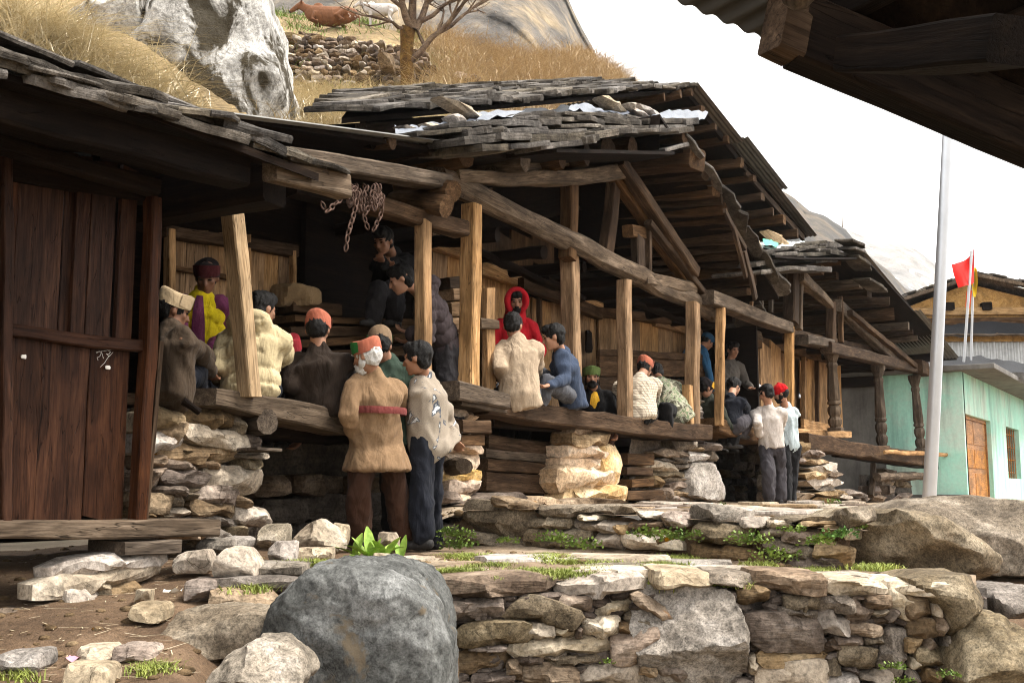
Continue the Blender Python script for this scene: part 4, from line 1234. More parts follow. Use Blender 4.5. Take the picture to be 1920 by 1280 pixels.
# tarpaulin lying over the green house's back roof
RT_ = tag(sheet('tarpaulin', [[PD(x, y, 27) for x, y in ((1748, 688), (1810, 690), (1870, 694), (1960, 705))], [PD(x, y, 29.5) for x, y in ((1748, 672), (1810, 668), (1870, 672), (1960, 680))]], TARP, None, amp=.12, freq=2), 'crumpled black tarpaulin spread on the flat roof of the mint house', 'tarpaulin')
# ------------------------------------------------------------------ dry stone walls and boulders
SEEDN = [100]
def wall(name, loc, label, pl, specs, cv, th=(.2, .34), mats=None, res=5, par=None, group=None, jit=.03, rough=.045):
    t = par or thing(name, loc, label, 'wall', group)
    R = random.Random(label)
    for s in specs:
        m_ = None
        if isinstance(s, tuple) and len(s) > 5: m_ = s[5]; s = s[:5]
        if m_ is None: m_ = R.choice(mats or (S_TAN, S_TAN, S_TAN, S_PALE, S_BRGR))
        pl2 = Plane(pl.p+pl.n*R.uniform(-jit, jit), pl.u)
        stone_px('stone', pl2, s, R.uniform(*th), m_, t, res=res, conv=cv, rough=rough, cuts=R.randint(5, 9))
    return t
def backing(name, pl, poly, off, mat, parent, amp=.05):
    """rough earth and rubble core behind the face stones"""
    ys = [p[1] for p in poly]; 
    pts = poly
    xs_ = sorted(set(p[0] for p in poly))
    n = 26
    rows_b, rows_t = [], []
    x0, x1 = min(p[0] for p in poly), max(p[0] for p in poly)
    top = sorted([p for p in poly if p[2] == 't']); bot = sorted([p for p in poly if p[2] == 'b'])
    rows = []
    for k in range(6):
        r = []
        for i in range(n+1):
            x = x0+(x1-x0)*i/n
            yt = np.interp(x, [p[0] for p in top], [p[1] for p in top]); yb = np.interp(x, [p[0] for p in bot], [p[1] for p in bot])
            q = pl.at(x, yb+(yt-yb)*k/5)
            u = noise.noise_vector(q*5)*amp
            r.append(q+pl.n*(off+u.x))
        rows.append(r)
    o, _ = loft(name, rows, mat, su=2, sv=3, amp=.03, freq=6, kind=None)
    o.parent = parent; o.matrix_parent_inverse = WM[parent.name].inverted()
    return o
def rubble(name, pl, poly, n, size, off, mat, parent, seed=1):
    """small chinking stones wedged in the joints behind the face stones, too small to pick apart"""
    R = random.Random(seed)
    top = sorted([p for p in poly if p[2] == 't']); bot = sorted([p for p in poly if p[2] == 'b'])
    x0, x1 = min(p[0] for p in poly), max(p[0] for p in poly)
    vs, fs = cube_sphere(2)
    V = []; Fc = []
    for _ in range(n):
        x = R.uniform(x0, x1)
        yt = np.interp(x, [p[0] for p in top], [p[1] for p in top]); yb = np.interp(x, [p[0] for p in bot], [p[1] for p in bot])
        q = pl.at(x, R.uniform(yt, yb))+pl.n*(off+R.uniform(-.02, .06))
        w, h, d_ = R.uniform(.7, 1.5)*size, R.uniform(.35, .7)*size, R.uniform(.6, 1)*size
        b0 = len(V)
        a = R.uniform(-.3, .3)
        for s in vs:
            k = R.uniform(.85, 1.1)
            ux, uz = s.x*w*k/2, s.z*h*k/2
            V.append(q+pl.u*(ux*math.cos(a)-uz*math.sin(a))+ZAX*(ux*math.sin(a)+uz*math.cos(a))+pl.n*(s.y*d_*k/2))
        Fc += [tuple(i+b0 for i in f_) for f_ in fs]
    o = link(name, mesh(name, V, Fc, mat, smooth=True, sharp=.5), parent)
    o['kind'] = 'stuff'
    return o
def boulder(label, poly, d, thick, mat, res=14, rough=.06, cuts=3, name='boulder', group=None, sq=.35, pl=None, cat='boulder'):
    o = stone_px(name, pl or DP(d), poly, thick, mat, None, res=res, rough=rough, cuts=cuts, sq=sq, sharp=.8)
    return tag(o, label, cat, group)

# ---- front retaining wall
c1 = conv(780, 1040, 3.31); c2 = conv(1340, 1040, 3.31)
FW_ = wall('stone_wall', PD(1350, 1280, 5.8), 'dry stone retaining wall capped with long flat slabs beside the rounded blue grey boulder', FWALL, [
    (140, 305, 435, 425, -8), (300, 280, 540, 420), [(520, 400), (600, 310), (690, 250), (780, 262), (920, 310), (1055, 360), (1062, 400), (985, 490), (880, 465), (700, 430), (530, 425)],
    (895, 260, 1100, 350, -10), (1055, 268, 1355, 420, 10), (215, 430, 720, 582), (660, 440, 865, 535, 0, S_PALE), (855, 460, 990, 535, -12), (995, 465, 1045, 535), (1045, 405, 1285, 535, 4),
    (1270, 430, 1370, 510), [(1340, 250), (1400, 235), (1560, 330), (1615, 410), (1618, 500), (1540, 425), (1350, 300)], [(1300, 400), (1380, 340), (1560, 430), (1612, 500), (1615, 600), (1520, 545), (1310, 430)],
    (1225, 465, 1520, 705), (565, 530, 1222, 655, 3, S_PALE), (325, 580, 560, 615), (195, 588, 572, 752, -3, S_TAN), (615, 635, 795, 695), (795, 625, 940, 680, 8), (840, 640, 1165, 697, 4),
    (120, 705, 290, 770), (100, 765, 320, 830), (560, 670, 662, 795), (650, 690, 1012, 830), (1000, 670, 1425, 830, 0, S_PALE), (1405, 710, 1512, 780, -15), (1458, 650, 1595, 752, 25), (1520, 580, 1645, 662), (1520, 660, 1745, 795), (340, 755, 612, 830),
    (180, 810, 520, 960), (530, 830, 800, 960), (810, 835, 1180, 960), (1190, 835, 1500, 960)], c1, res=11, th=(.22, .36), jit=.04)
wall('stone_wall', None, 'x', FWALL, [
    (170, 205, 362, 312, 6), (470, 255, 692, 362, 8), (680, 225, 762, 292, 20), (690, 265, 888, 372), (860, 290, 1012, 437, -18), (975, 260, 1142, 347), (870, 255, 985, 297), (1000, 345, 1112, 397), (1110, 350, 1198, 427), (1010, 395, 1152, 437),
    (1100, 240, 1290, 380, -32, S_PALE), (1215, 230, 1408, 402), (1398, 310, 1452, 392), (430, 345, 672, 402, -6), (660, 360, 880, 500, -10), (225, 370, 702, 616, 0, S_TAN), (285, 602, 732, 702, 2), (293, 682, 735, 860), (238, 640, 292, 762),
    (700, 540, 812, 612, 15), (800, 520, 972, 577), (718, 625, 834, 757), (800, 577, 1032, 712, -8), (1028, 650, 1102, 722), (1075, 470, 1235, 745, -18, S_BRGR), (1220, 530, 1352, 617), (1343, 520, 1432, 602), (1288, 592, 1502, 727, 8), (1488, 520, 1532, 642),
    (1528, 570, 1602, 672), (1588, 540, 1802, 672, 16), (1248, 650, 1312, 717), (1200, 720, 1322, 830), (1353, 730, 1462, 830, -12), (1488, 682, 1692, 780, 12), (918, 730, 1132, 830), (728, 755, 925, 830), (880, 440, 1070, 520), (1240, 400, 1420, 525), (1420, 400, 1520, 520), (970, 520, 1090, 580),
    (840, 690, 930, 760), (300, 860, 700, 980), (720, 840, 1000, 980), (1010, 840, 1300, 980), (1310, 835, 1640, 980), (1640, 780, 1800, 980)], c2, res=11, th=(.22, .36), par=FW_, jit=.04)
# cap slabs, lying on the wall
for s, m_, th, o_ in [((10, 145, 882, 272), S_TAN, .62, -.02), ((860, 142, 1462, 276, 4), S_PALE, .6, .0), ((950, 104, 1492, 152), S_PALE, .5, .12), ((1485, 106, 1862, 222, -3), S_PALE, .6, .0)]:
    stone_px('cap_stone', Plane(FWALL.p+FWALL.n*o_, FWALL.u), s, th, m_, FW_, res=9, conv=c1, rough=.035, cuts=2, sq=.2)
for s, m_, th, o_ in [((-30, 118, 300, 200, -5), S_BRGR, .55, .05), ((295, 120, 714, 252, -4), S_TAN, .62, -.03), ((708, 165, 1142, 272, -2), S_PALE, .6, -.02), ((1120, 170, 1532, 262, -3), S_PALE, .6, -.04), ((720, 128, 1060, 172), S_PALE, .4, .35)]:
    stone_px('cap_stone', Plane(FWALL.p+FWALL.n*o_, FWALL.u), s, th, m_, FW_, res=9, conv=c2, rough=.035, cuts=2, sq=.2)
stone_px('corner_stone', Plane(FWALL.p-FWALL.n*.12, FWALL.u), [(1250, 182), (1420, 135), (1720, 138), (1775, 240), (1808, 410), (1735, 535), (1600, 566), (1515, 500), (1430, 300)], .75, S_BRGR, FW_, res=14, conv=c2, rough=.04, cuts=5, sq=.2)
fpoly = [(790, 1098, 't'), (1100, 1090, 't'), (1400, 1098, 't'), (1890, 1108, 't'), (790, 1330, 'b'), (1890, 1330, 'b')]
backing('earth_core', FWALL, fpoly, .24, S_DARKROCK, FW_)
rubble('rubble_fill', FWALL, [(800, 1120, 't'), (1860, 1120, 't'), (800, 1320, 'b'), (1860, 1320, 'b')], 420, .11, .16, S_TAN, FW_)

# ---- second row of stones, the step up to the houses
c4 = conv(820, 760, 4.0); c5 = conv(1200, 780, 4.0)
MR = wall('stone_wall', MIDROW.at(1200, 1040), 'low step of mossy blocks between the two terraces with weeds in its joints', MIDROW, [
    (135, 725, 642, 988, -2, S_BRGR), (650, 745, 1402, 838, 2, S_BRGR), (612, 835, 942, 942, 3, S_BRGR), (1000, 820, 1162, 867), (945, 865, 1382, 955, -4), (1380, 870, 1632, 927, 2), (598, 930, 1082, 1027, 2, S_BRGR), (105, 970, 548, 1100, -5, S_BRGR), (558, 1000, 1112, 1092),
    (1138, 960, 1332, 1067, -10), (1328, 970, 1772, 1087), (1440, 800, 1622, 867), (1250, 900, 1382, 972), (1500, 920, 1780, 990, -4), (380, 700, 652, 782, -8), (-60, 900, 45, 1090)], c4, th=(.3, .5), res=10, jit=.03)
wall('stone_wall', None, 'y', MIDROW, [
    (312, 675, 722, 832, -4, S_GRAN), (343, 810, 792, 962, -6), (122, 720, 322, 838), (715, 760, 902, 842), (898, 780, 1087, 842), (858, 840, 1032, 932), (945, 745, 1452, 800, 2), (1008, 840, 1308, 962), [(1290, 835), (1400, 822), (1480, 830), (1465, 900), (1400, 965), (1350, 920)],
    (1418, 690, 1702, 828, 16, S_BRGR), (1278, 960, 1548, 1112, -14), (888, 945, 1262, 1062, -14), (1248, 1040, 1482, 1147, -16), (-20, 890, 252, 1012), (1160, 790, 1422, 832), (1528, 840, 1582, 932), (330, 975, 880, 1110, -5), (1060, 1080, 1420, 1190, -6)], c5, th=(.3, .5), res=10, par=MR, jit=.03)
backing('earth_core', MIDROW, [(800, 985, 't'), (870, 955, 't'), (1200, 975, 't'), (1580, 1000, 't'), (800, 1060, 'b'), (1200, 1075, 'b'), (1580, 1100, 'b')], .22, G_DIRT, MR)
# paving slabs on the terraces
PV = random.Random(5)
pav = []
for (x, y, d, w, h) in [(760, 1052, 7.3, 150, 9), (860, 1062, 6.9, 190, 9), (700, 1078, 6.4, 140, 10), (905, 1074, 6.5, 150, 7), (1010, 1050, 7.0, 260, 10), (1150, 1048, 7.0, 240, 10), (1180, 1066, 6.6, 230, 10), (1290, 1058, 7.0, 190, 10), (1330, 1072, 6.5, 220, 8), (1420, 1078, 6.4, 170, 8), (1500, 1086, 6.3, 150, 8), (830, 1080, 6.3, 170, 8), (980, 1086, 6.1, 230, 7), (1120, 1086, 6.1, 150, 6), (1600, 1092, 6.2, 160, 7)]:
    c = PD(x, y, d)
    L = w*d/F_PX; D = L*PV.uniform(.35, .5)
    n = PV.randint(6, 8)
    a0 = PV.random()*6
    pts = [c+RT*(math.cos(a0+2*math.pi*k/n)*L/2*PV.uniform(.8, 1.05))+FH*(math.sin(a0+2*math.pi*k/n)*D*PV.uniform(.8, 1.05)) for k in range(n)]
    o = slab('paving_stone', pts, .05, PV.choice((S_PALE, S_GRAN, S_PALE)), LT, seed=x, rough=.025)
for k in range(46):
    x = PV.uniform(840, 1640); s = PV.random()
    y = 942+s*22; d = np.interp(y, (940, 946, 966), (13.5, 11.0, 8.8))*PV.uniform(.97, 1.03)
    c = PD(x, y, d)
    if c.y > 5.3: continue
    L = PV.uniform(.4, 1.0); D = L*PV.uniform(.35, .55); n = PV.randint(5, 8); a0 = PV.random()*6
    pts = [c+XAX*(math.cos(a0+2*math.pi*k2/n)*L/2)+YAX*(math.sin(a0+2*math.pi*k2/n)*D*PV.uniform(.8, 1.05)) for k2 in range(n)]
    slab('paving_stone', pts, .04, PV.choice((S_PALE, S_TAN, S_PALE)), UT, seed=k+50, rough=.02)
for (x0, y0, x1, y1) in [(925, 924, 1005, 948), (985, 930, 1075, 950), (1070, 934, 1190, 950), (895, 936, 985, 956)]:
    stone_px('step_stone', YP(5.0), (x0, y0, x1, y1), .35, S_TAN, UT, res=6)

# ---- stone pier under the first veranda
c3 = conv(270, 730, 3.879)
PIER = YP(5.12)
PB = wall('stone_pier', PIER.at(400, 1010), 'stacked dry stone pier beside the red brown hut, carrying the veranda edge', PIER, [
    (60, 160, 148, 312), (128, 118, 378, 278, 0, S_TAN), [(430, 250), (445, 110), (560, 85), (680, 110), (775, 190), (760, 270), (620, 290), (500, 285)], (740, 185, 838, 322), (55, 305, 362, 472), (368, 275, 832, 412, -6), (813, 325, 987, 422), (820, 455, 962, 502),
    (253, 385, 832, 542, -3), (818, 495, 982, 577), (83, 470, 262, 572), (258, 515, 522, 602, -8), (503, 517, 677, 582), (38, 580, 232, 757), (208, 585, 532, 707, -4), (533, 555, 957, 762, 0, S_PALE), (213, 705, 407, 777), (405, 700, 502, 762), (373, 755, 492, 812),
    (58, 757, 302, 907, -6), (488, 705, 828, 852, -6), (788, 770, 863, 867), (433, 810, 817, 927, -6), (288, 780, 402, 852), (300, 850, 442, 937), (768, 845, 1013, 987, -6, S_PALE), (468, 900, 803, 1007, -3), (28, 880, 152, 947), (148, 905, 272, 950), (578, 1005, 732, 1097), (728, 1000, 852, 1142), (250, 240, 420, 390), (370, 430, 420, 480), (300, 940, 480, 1010), (300, 1010, 590, 1090), (60, 950, 300, 1050), (640, 700, 700, 740)], c3, th=(.3, .45), res=9, jit=.03)
PB['category'] = 'pier'
backing('rubble_core', PIER, [(286, 760, 't'), (500, 750, 't'), (286, 1010, 'b'), (500, 1010, 'b')], .28, S_DARKROCK, PB)
for (x0, y0, x1, y1, hp, m_) in [(482, 790, 520, 793, 34, W_GREY)]:
    A = P(x0, y0, 5.6); stick('log_end', A+Vector((-.1, .5, 0)), P(505, 792, 5.05), .15, .16, W_GREY, PB, rnd=True)
beam('thin_board', (483, 842), (530, 845), 5.0, 6, .2, W_GREY, PB)
stick('twisted_branch', P(340, 756, 5.05), P(372, 775, 5.0), .05, .05, W_DARK, PB, rnd=True)
# ---- piers of the middle bay
LM = [S_LIME]
P1 = wall('stone_pier', YP(5.2).at(890, 940), 'cream mud plastered pier with squared beam ends and a log built in', YP(5.2), [(190, 20, 412, 108, 0), (215, 285, 412, 360, 0), (200, 350, 410, 490), (120, 480, 405, 600), (190, 560, 430, 675), (150, 640, 420, 730), (180, 200, 400, 300)], c4, mats=LM, th=(.35, .5), res=8, rough=.06)
P1['category'] = 'pier'
beam('beam_end', (868, 799), (925, 799), 5.06, 26, .5, W_BROWN, P1); beam('beam_end', (870, 823), (913, 823), 5.08, 20, .5, W_BROWN, P1)
stick('log_end', P(838, 872, 5.5), P(868, 873, 5.0), .13, .13, W_GREY, P1, rnd=True)
wall('z', None, 'zz', YP(5.1), [(-20, 400, 110, 492), (-40, 485, 132, 640, 0, S_PALE), (-60, 640, 272, 730, 0, S_TAN), (-70, 330, 70, 400)], c4, par=P1, th=(.3, .4), res=7)
P2 = wall('stone_pier', YP(5.2).at(1140, 940), 'lumpy cream mud plastered pier standing free between planks and stacked timbers', YP(5.15), [(1100, 290, 1442, 400, 0), (1082, 385, 1480, 520, 0), (1072, 440, 1490, 650, 0), (1100, 600, 1508, 730), (1300, 300, 1460, 640), (1180, 640, 1500, 730)], c4, mats=LM, th=(.4, .5), res=9, rough=.06)
P2['category'] = 'pier'
wall('z', None, 'zy', YP(5.1), [(1105, 198, 1398, 302, 4, S_TAN), (1120, 148, 1305, 215, 4, S_TAN)], c4, par=P2, th=(.4, .5), res=7)
P3 = wall('stone_pier', YP(5.3).at(1300, 940), 'brown dry stone pier next to a tall leaning boulder under the veranda end', YP(5.25), [
    (330, 140, 592, 242, 6), (208, 240, 472, 312), (108, 330, 382, 407), (273, 305, 502, 352, -4), (468, 260, 612, 347), (363, 345, 442, 407), (168, 405, 482, 462, -2), (138, 450, 327, 532), (318, 455, 477, 492), (318, 480, 522, 562), (308, 550, 442, 622), (208, 530, 312, 612), (178, 600, 512, 655),
    (588, 260, 657, 337), (500, 340, 642, 377), (560, 190, 640, 260), (470, 225, 580, 262), (440, 360, 500, 410), (430, 560, 525, 640)], c5, th=(.4, .55), res=6, jit=.03)
P3['category'] = 'pier'
stone_px('leaning_stone', YP(5.1), [(485, 600), (490, 430), (560, 350), (640, 350), (700, 410), (735, 560), (720, 630), (600, 640)], .4, S_GRAN, P3, res=11, conv=c5, rough=.05)
backing('rubble_core', YP(5.25), [(1228, 820, 't'), (1350, 820, 't'), (1228, 945, 'b'), (1350, 945, 'b')], .3, S_DARKROCK, P3)
P4 = wall('stone_pier', YP(5.3).at(1560, 940), 'stepped pile of flat stones under the deck behind the two standing men', YP(5.25), [
    (1188, 270, 1312, 342), (1190, 355, 1322, 402), (1200, 400, 1312, 442), (1218, 435, 1297, 477), (1165, 440, 1242, 562, 0, S_PALE), (1168, 560, 1272, 667, 0, S_PALE), (1150, 335, 1200, 380), (1220, 475, 1320, 530), (1120, 380, 1180, 430), (1240, 530, 1330, 580), (1100, 440, 1170, 560), (1100, 560, 1170, 660)], c5, th=(.4, .5), res=5)
P4['category'] = 'pier'
wall('z', None, 'zx', YP(5.0), [(1250, 200, 1397, 272, 6), (1308, 250, 1502, 317, 3), (1308, 310, 1507, 372), (1318, 355, 1587, 432, 4), (1308, 405, 1492, 472, 5), (1483, 420, 1567, 462), (1318, 450, 1608, 542), (1398, 530, 1612, 572), (1408, 550, 1652, 607), (1638, 560, 1762, 612, -8), (1573, 590, 1662, 627), (1598, 612, 1822, 667, 4), (1373, 600, 1597, 687), (1263, 580, 1372, 667), (1638, 650, 1752, 697), (1190, 200, 1260, 262), (1260, 300, 1320, 350)], c5, par=P4, th=(.4, .6), res=6)
backing('rubble_core', YP(5.3), [(1480, 830, 't'), (1540, 830, 't'), (1600, 920, 't'), (1480, 945, 'b'), (1600, 945, 'b')], .3, S_DARKROCK, P4)
P5 = wall('stone_pier', YP(5.4).at(1690, 950), 'low pile of stones and one log under the carved columns', YP(5.4), [(1790, 525, 1892, 582), (1770, 585, 1925, 642), (1890, 520, 1985, 580), (1925, 580, 2110, 640), (1800, 645, 2000, 692), (1990, 640, 2120, 690), (1890, 470, 1960, 520), (1960, 480, 2110, 530), (2040, 420, 2120, 480), (1880, 395, 1990, 425)], c5, th=(.4, .5), res=5)
P5['category'] = 'pier'
stick('log', P(1645, 893, 5.35), P(1728, 892, 5.35), .17, .17, W_GREY, P5, rnd=True)
backing('rubble_core', YP(5.6), [(1640, 890, 't'), (1735, 890, 't'), (1640, 950, 'b'), (1735, 950, 'b')], .3, S_DARKROCK, P5)
# dim back walls of stone under the houses
def auto_wall(t, pl, x0, x1, y0, y1, hp, lp, mats, th=.25, res=3, seed=3, limit=280, pn='stone'):
    R = random.Random(seed); y = y0; n = 0
    while y < y1:
        h = R.uniform(*hp); x = x0-R.uniform(0, lp[0])
        while x < x1 and n < limit:
            w = R.uniform(*lp); k = R.uniform(-.2, .2)*h
            stone_px(pn, pl, (x, y+k, x+w*.97, y+h*.97+k*.5), th*R.uniform(.8, 1.2), R.choice(mats), t, res=res, seed=R.random(), rough=.06, cuts=3)
            x += w; n += 1
        y += h*.96
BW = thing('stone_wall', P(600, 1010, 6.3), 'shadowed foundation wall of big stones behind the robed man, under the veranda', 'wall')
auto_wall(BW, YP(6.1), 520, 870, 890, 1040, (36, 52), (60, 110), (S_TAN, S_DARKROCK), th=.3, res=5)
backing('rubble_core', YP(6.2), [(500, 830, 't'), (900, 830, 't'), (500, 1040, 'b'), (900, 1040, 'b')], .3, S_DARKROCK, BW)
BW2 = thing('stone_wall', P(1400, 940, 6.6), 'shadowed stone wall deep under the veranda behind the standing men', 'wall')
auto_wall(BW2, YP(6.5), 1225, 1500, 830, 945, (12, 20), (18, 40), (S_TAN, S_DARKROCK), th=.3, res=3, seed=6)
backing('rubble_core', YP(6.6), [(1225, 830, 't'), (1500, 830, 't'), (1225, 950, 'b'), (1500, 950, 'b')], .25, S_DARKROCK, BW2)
# stones on the far veranda
for k, b_ in enumerate([(1312, 758, 1336, 770), (1316, 768, 1340, 782), (1310, 780, 1336, 795), (1322, 748, 1340, 760)]):
    tag(stone_px('loose_stone', YP(5.5), b_, .2, S_PALE, None, res=4), ['middle stone of the little heap beside the thin round post', 'wide stone low in the heap by the thin round post', 'bottom stone of the heap next to the thin round post', 'topmost stone of the little heap by the round post'][k], 'stone', 'heap of stones on the veranda')

# ---- boulders
c0 = conv(0, 850, 2.977)
boulder('great rounded blue grey boulder in the foreground against the wall', [(470, 1195), (486, 1140), (520, 1105), (575, 1068), (640, 1060), (720, 1068), (775, 1090), (812, 1140), (835, 1205), (838, 1300), (830, 1420), (640, 1440), (480, 1420), (462, 1300)], 4.75, 1.1, S_GREY, res=56, rough=.085, cuts=0)
boulder('broad brown speckled boulder with a flat top beside the blue grey one', [(268, 1230), (285, 1185), (305, 1160), (360, 1155), (480, 1160), (485, 1200), (470, 1240), (400, 1262), (320, 1268), (280, 1255)], 4.75, .7, S_BRGR, res=32, rough=.07)
boulder('pale pointed boulder in the lowest foreground between larger rocks', [(368, 1290), (400, 1245), (450, 1215), (500, 1216), (545, 1250), (560, 1285), (520, 1330), (420, 1330)], 4.1, .5, S_GRAN, res=30, rough=.08)
boulder('big brown grey boulder sloping behind the far end of the front wall', [(1586, 1020), (1600, 985), (1640, 960), (1720, 955), (1790, 970), (1900, 1040), (1918, 1075), (1880, 1110), (1750, 1130), (1640, 1100), (1600, 1060)], 7.0, 1.5, S_BRGR, res=44, rough=.06, cuts=3)
boulder('long dark boulder below the green house door', [(1690, 990), (1745, 950), (1840, 938), (1920, 936), (2050, 950), (2120, 1010), (2100, 1090), (1900, 1090), (1800, 1040)], 8.2, 1.8, S_BRGR, res=44, rough=.06, cuts=3)
boulder('granite boulder built into the front wall below a mossy slab', [(1192, 1180), (1205, 1110), (1260, 1098), (1340, 1100), (1385, 1112), (1408, 1180), (1415, 1260), (1405, 1330), (1300, 1350), (1215, 1320)], 5.62, .8, S_GRAN, res=40, rough=.09, cuts=2, sq=.6)
boulder('smooth brown boulder at the outer end of the front wall', [(1862, 1180), (1885, 1160), (1930, 1165), (1990, 1200), (2000, 1320), (1880, 1330), (1830, 1290)], 5.4, .8, S_BRGR, res=16)
boulder('dark boulder wedged behind the wall corner block', [(1875, 1120), (1900, 1105), (1960, 1105), (2000, 1140), (1980, 1170), (1890, 1165)], 6.2, .7, S_BRGR, res=12)
boulder('pale rounded boulder among rubble at the foot of the pier', [(390, 1080), (398, 1045), (420, 1027), (450, 1030), (470, 1060), (472, 1085), (430, 1095)], 5.6, .35, S_PALE, res=12)
LS = 'stones at the foot of the hut and pier'
for k, (lab, b_, d, th, m_) in enumerate([
    ('large pale angular stone lying before the robed man', [(528, 1030), (560, 985), (590, 972), (620, 990), (640, 1030), (620, 1042), (560, 1040)], 6.6, .4, S_PALE),
    ('grey angular stone leaning on the pier foot', (478, 985, 530, 1030), 6.5, .3, S_GRAN),
    ('pale upright stone with brown face next to the yellow wrapper', (494, 1018, 546, 1065), 6.1, .25, S_PALE),
    ('small pale wedge stone in front of the large angular one', (545, 1030, 614, 1060), 6.2, .3, S_PALE),
    ('pale stone half hidden behind the bright green plant', (610, 985, 645, 1030), 6.9, .3, S_PALE),
    ('white stone standing right behind the bright green plant', (705, 1000, 742, 1035), 6.8, .25, S_PALE),
    ('small white stone in front of the green plant', (695, 1040, 732, 1060), 6.2, .2, S_PALE),
    ('flat grey slab lying beneath the sill beam end', (358, 1012, 425, 1042), 6.1, .35, S_GRAN),
    ('grey stone wedged under the pier corner', (410, 1008, 460, 1030), 6.3, .3, S_GRAN),
    ('flat grey paving slab behind the blue grey boulder', (440, 1060, 560, 1085), 5.7, .5, S_GRAN),
    ('long low tan stone bordering the dirt beside the boulders', (385, 1085, 545, 1112), 5.5, .3, S_BRGR),
    ('red brown block behind the flat topped boulder', (385, 1112, 500, 1160), 5.3, .3, S_TAN),
    ('brown stone set in the dirt behind the red brown block', (340, 1090, 395, 1130), 5.45, .3, S_TAN),
    ('pale stone lying alone on the dirt', (235, 1135, 298, 1168), 5.0, .25, S_PALE),
    ('small pale stone split in two near the hut support', (245, 1108, 272, 1132), 5.3, .15, S_PALE),
    ('pale rounded stone with litter beside it on the dirt', (130, 1218, 195, 1246), 4.5, .25, S_PALE),
    ('flat stone sunk in the dirt beside the littered stone', (195, 1220, 272, 1250), 4.5, .3, S_TAN),
    ('grey stone with a tuft of grass below it', (-40, 1232, 54, 1270), 4.35, .3, S_GRAN),
    ('rounded pale stone at the very bottom of the dirt slope', (98, 1258, 178, 1310), 4.1, .3, S_PALE),
    ('flat brown stone at the shaded edge of the dirt', (-30, 1145, 54, 1170), 5.2, .3, S_TAN),
    ('pale chip of stone lying under the sill block', (320, 1035, 390, 1075), 5.9, .2, S_PALE)]):
    tag(stone_px('loose_stone', DP(d), b_, th, m_, None, res=7, rough=.05), lab, 'stone', LS)
HS = thing('stone_support', P(220, 1100, 4.8), 'stack of flat stones and a wood block carrying the hut corner', 'support')
c6 = c0
wall('z', None, 'zw', YP(4.62), [(400, 560, 1000, 690, 4, S_PALE), (300, 645, 970, 770, 5, S_PALE), (425, 755, 670, 885, 0, S_PALE), (658, 730, 830, 812, 14, S_TAN), (560, 700, 720, 790, 0, S_PALE)], c6, par=HS, th=(.26, .34), res=10, rough=.035)
beam('wood_block', (236, 1026), (340, 1024), YA-.1, (24, 26), .3, W_GREY, HS)
# cliff boulder and rocks on the hill
boulder('towering pale cliff boulder with dark moss patches behind the hut roof', [(175, -120), (300, -180), (440, -140), (466, 20), (486, 90), (500, 150), (502, 240), (420, 290), (300, 280), (235, 170), (195, 90), (170, 0)], 14.6, 4.0, S_CLIFF, res=40, rough=.06, cuts=6, sq=.3)
boulder('grey cliff rock partly covered by dry grass left of the towering boulder', [(10, -100), (150, -140), (230, -60), (225, 60), (200, 120), (110, 110), (40, 40)], 15.4, 3.5, S_CLIFF, res=24, rough=.06, cuts=5)
TW = thing('terrace_wall', PD(650, 130, 29), 'old overgrown stone terrace wall on the hillside below the cows', 'wall')
R = random.Random(12)
n = 0
y = 56
while y < 186:
    h = R.uniform(7, 11); x = 498+R.uniform(-10, 10)
    lim = 800
    while x < lim and n < 298:
        w = R.uniform(10, 25)
        top_ = np.interp(x, (500, 600, 700, 800), (48, 58, 68, 92))
        bot_ = np.interp(x, (500, 560, 640, 720, 800), (120, 150, 165, 182, 186))
        if top_ < y < bot_ and R.random() < .9:
            d = np.interp(y, (40, 190), (27.8, 22.6))
            stone_px('stone', DP(d), (x, y, x+w*.95, y+h*.95), .5, R.choice((S_TAN, S_TAN, S_TAN, S_PALE)), TW, res=3, seed=R.random(), rough=.08)
            n += 1
        x += w
    y += h*.9
backing('earth_core', Plane(PD(650, 120, 28.0), RT), [(495, 46, 't'), (600, 56, 't'), (800, 90, 't'), (495, 125, 'b'), (640, 190, 'b'), (800, 200, 'b')], .4, G_HILL, TW, amp=.2)
for b_, lab_ in [((800, 150, 850, 185), 'brown rock just right of the bare tree trunk'), ((812, 168, 880, 196), 'broad low rock above the slate roof near the tree foot'), ((905, 165, 940, 200), 'upright rock in the scrub above the slate roof'), ((706, 92, 734, 116), 'pale round stone bulging from the terrace wall by the tree'), ((850, 130, 900, 150), 'flat rock under the twiggy scrub beside the tree')]:
    tag(stone_px('hill_rock', DP(24.0), b_, .9, S_TAN, None, res=5), lab_, 'rock', 'rocks in the hillside scrub')
# ------------------------------------------------------------------ eave of the building the photographer stands under
TIN_DARK = plain('shade_dark_tin', (.05, .045, .038), rough=.8, var=.4, scale=9, metal=.1)  # shade on the underside of the eave put into the tin's colour
NR = thing('porch_roof', PD(1700, 200, 3.2), 'dark corrugated eave and heavy beam overhanging close by, seen from below', 'roof')
A = PD(1452, 40, 3.0); B = PD(2100, 318, 3.35)
stick('eave_beam', A+(B-A)*.06, B, .10, .19, W_DARK, NR, jit=.004)
stick('beam_end', A, A+(B-A)*.062, .098, .188, W_OLD, NR, jit=.004)
A2 = PD(1600, 104, 2.75); B2 = PD(2100, 190, 3.0)
stick('bracket', PD(1610, 104, 2.9), PD(1900, 84, 2.3), .12, .1, W_DARK, NR)
stick('rafter', PD(1500, -6, 2.9), PD(1500, -120, 2.0), .09, .1, W_GREY, NR, rnd=True)
eo = PD(1130, -60, 3.16); ee = PD(2150, 388, 3.5)
alng = RT*1.35-FH*1.0+ZAX*.42
corrugated('tin_sheet', eo, alng, (ee-eo), TIN_DARK, NR, wl=.068, amp=.011, na=2)
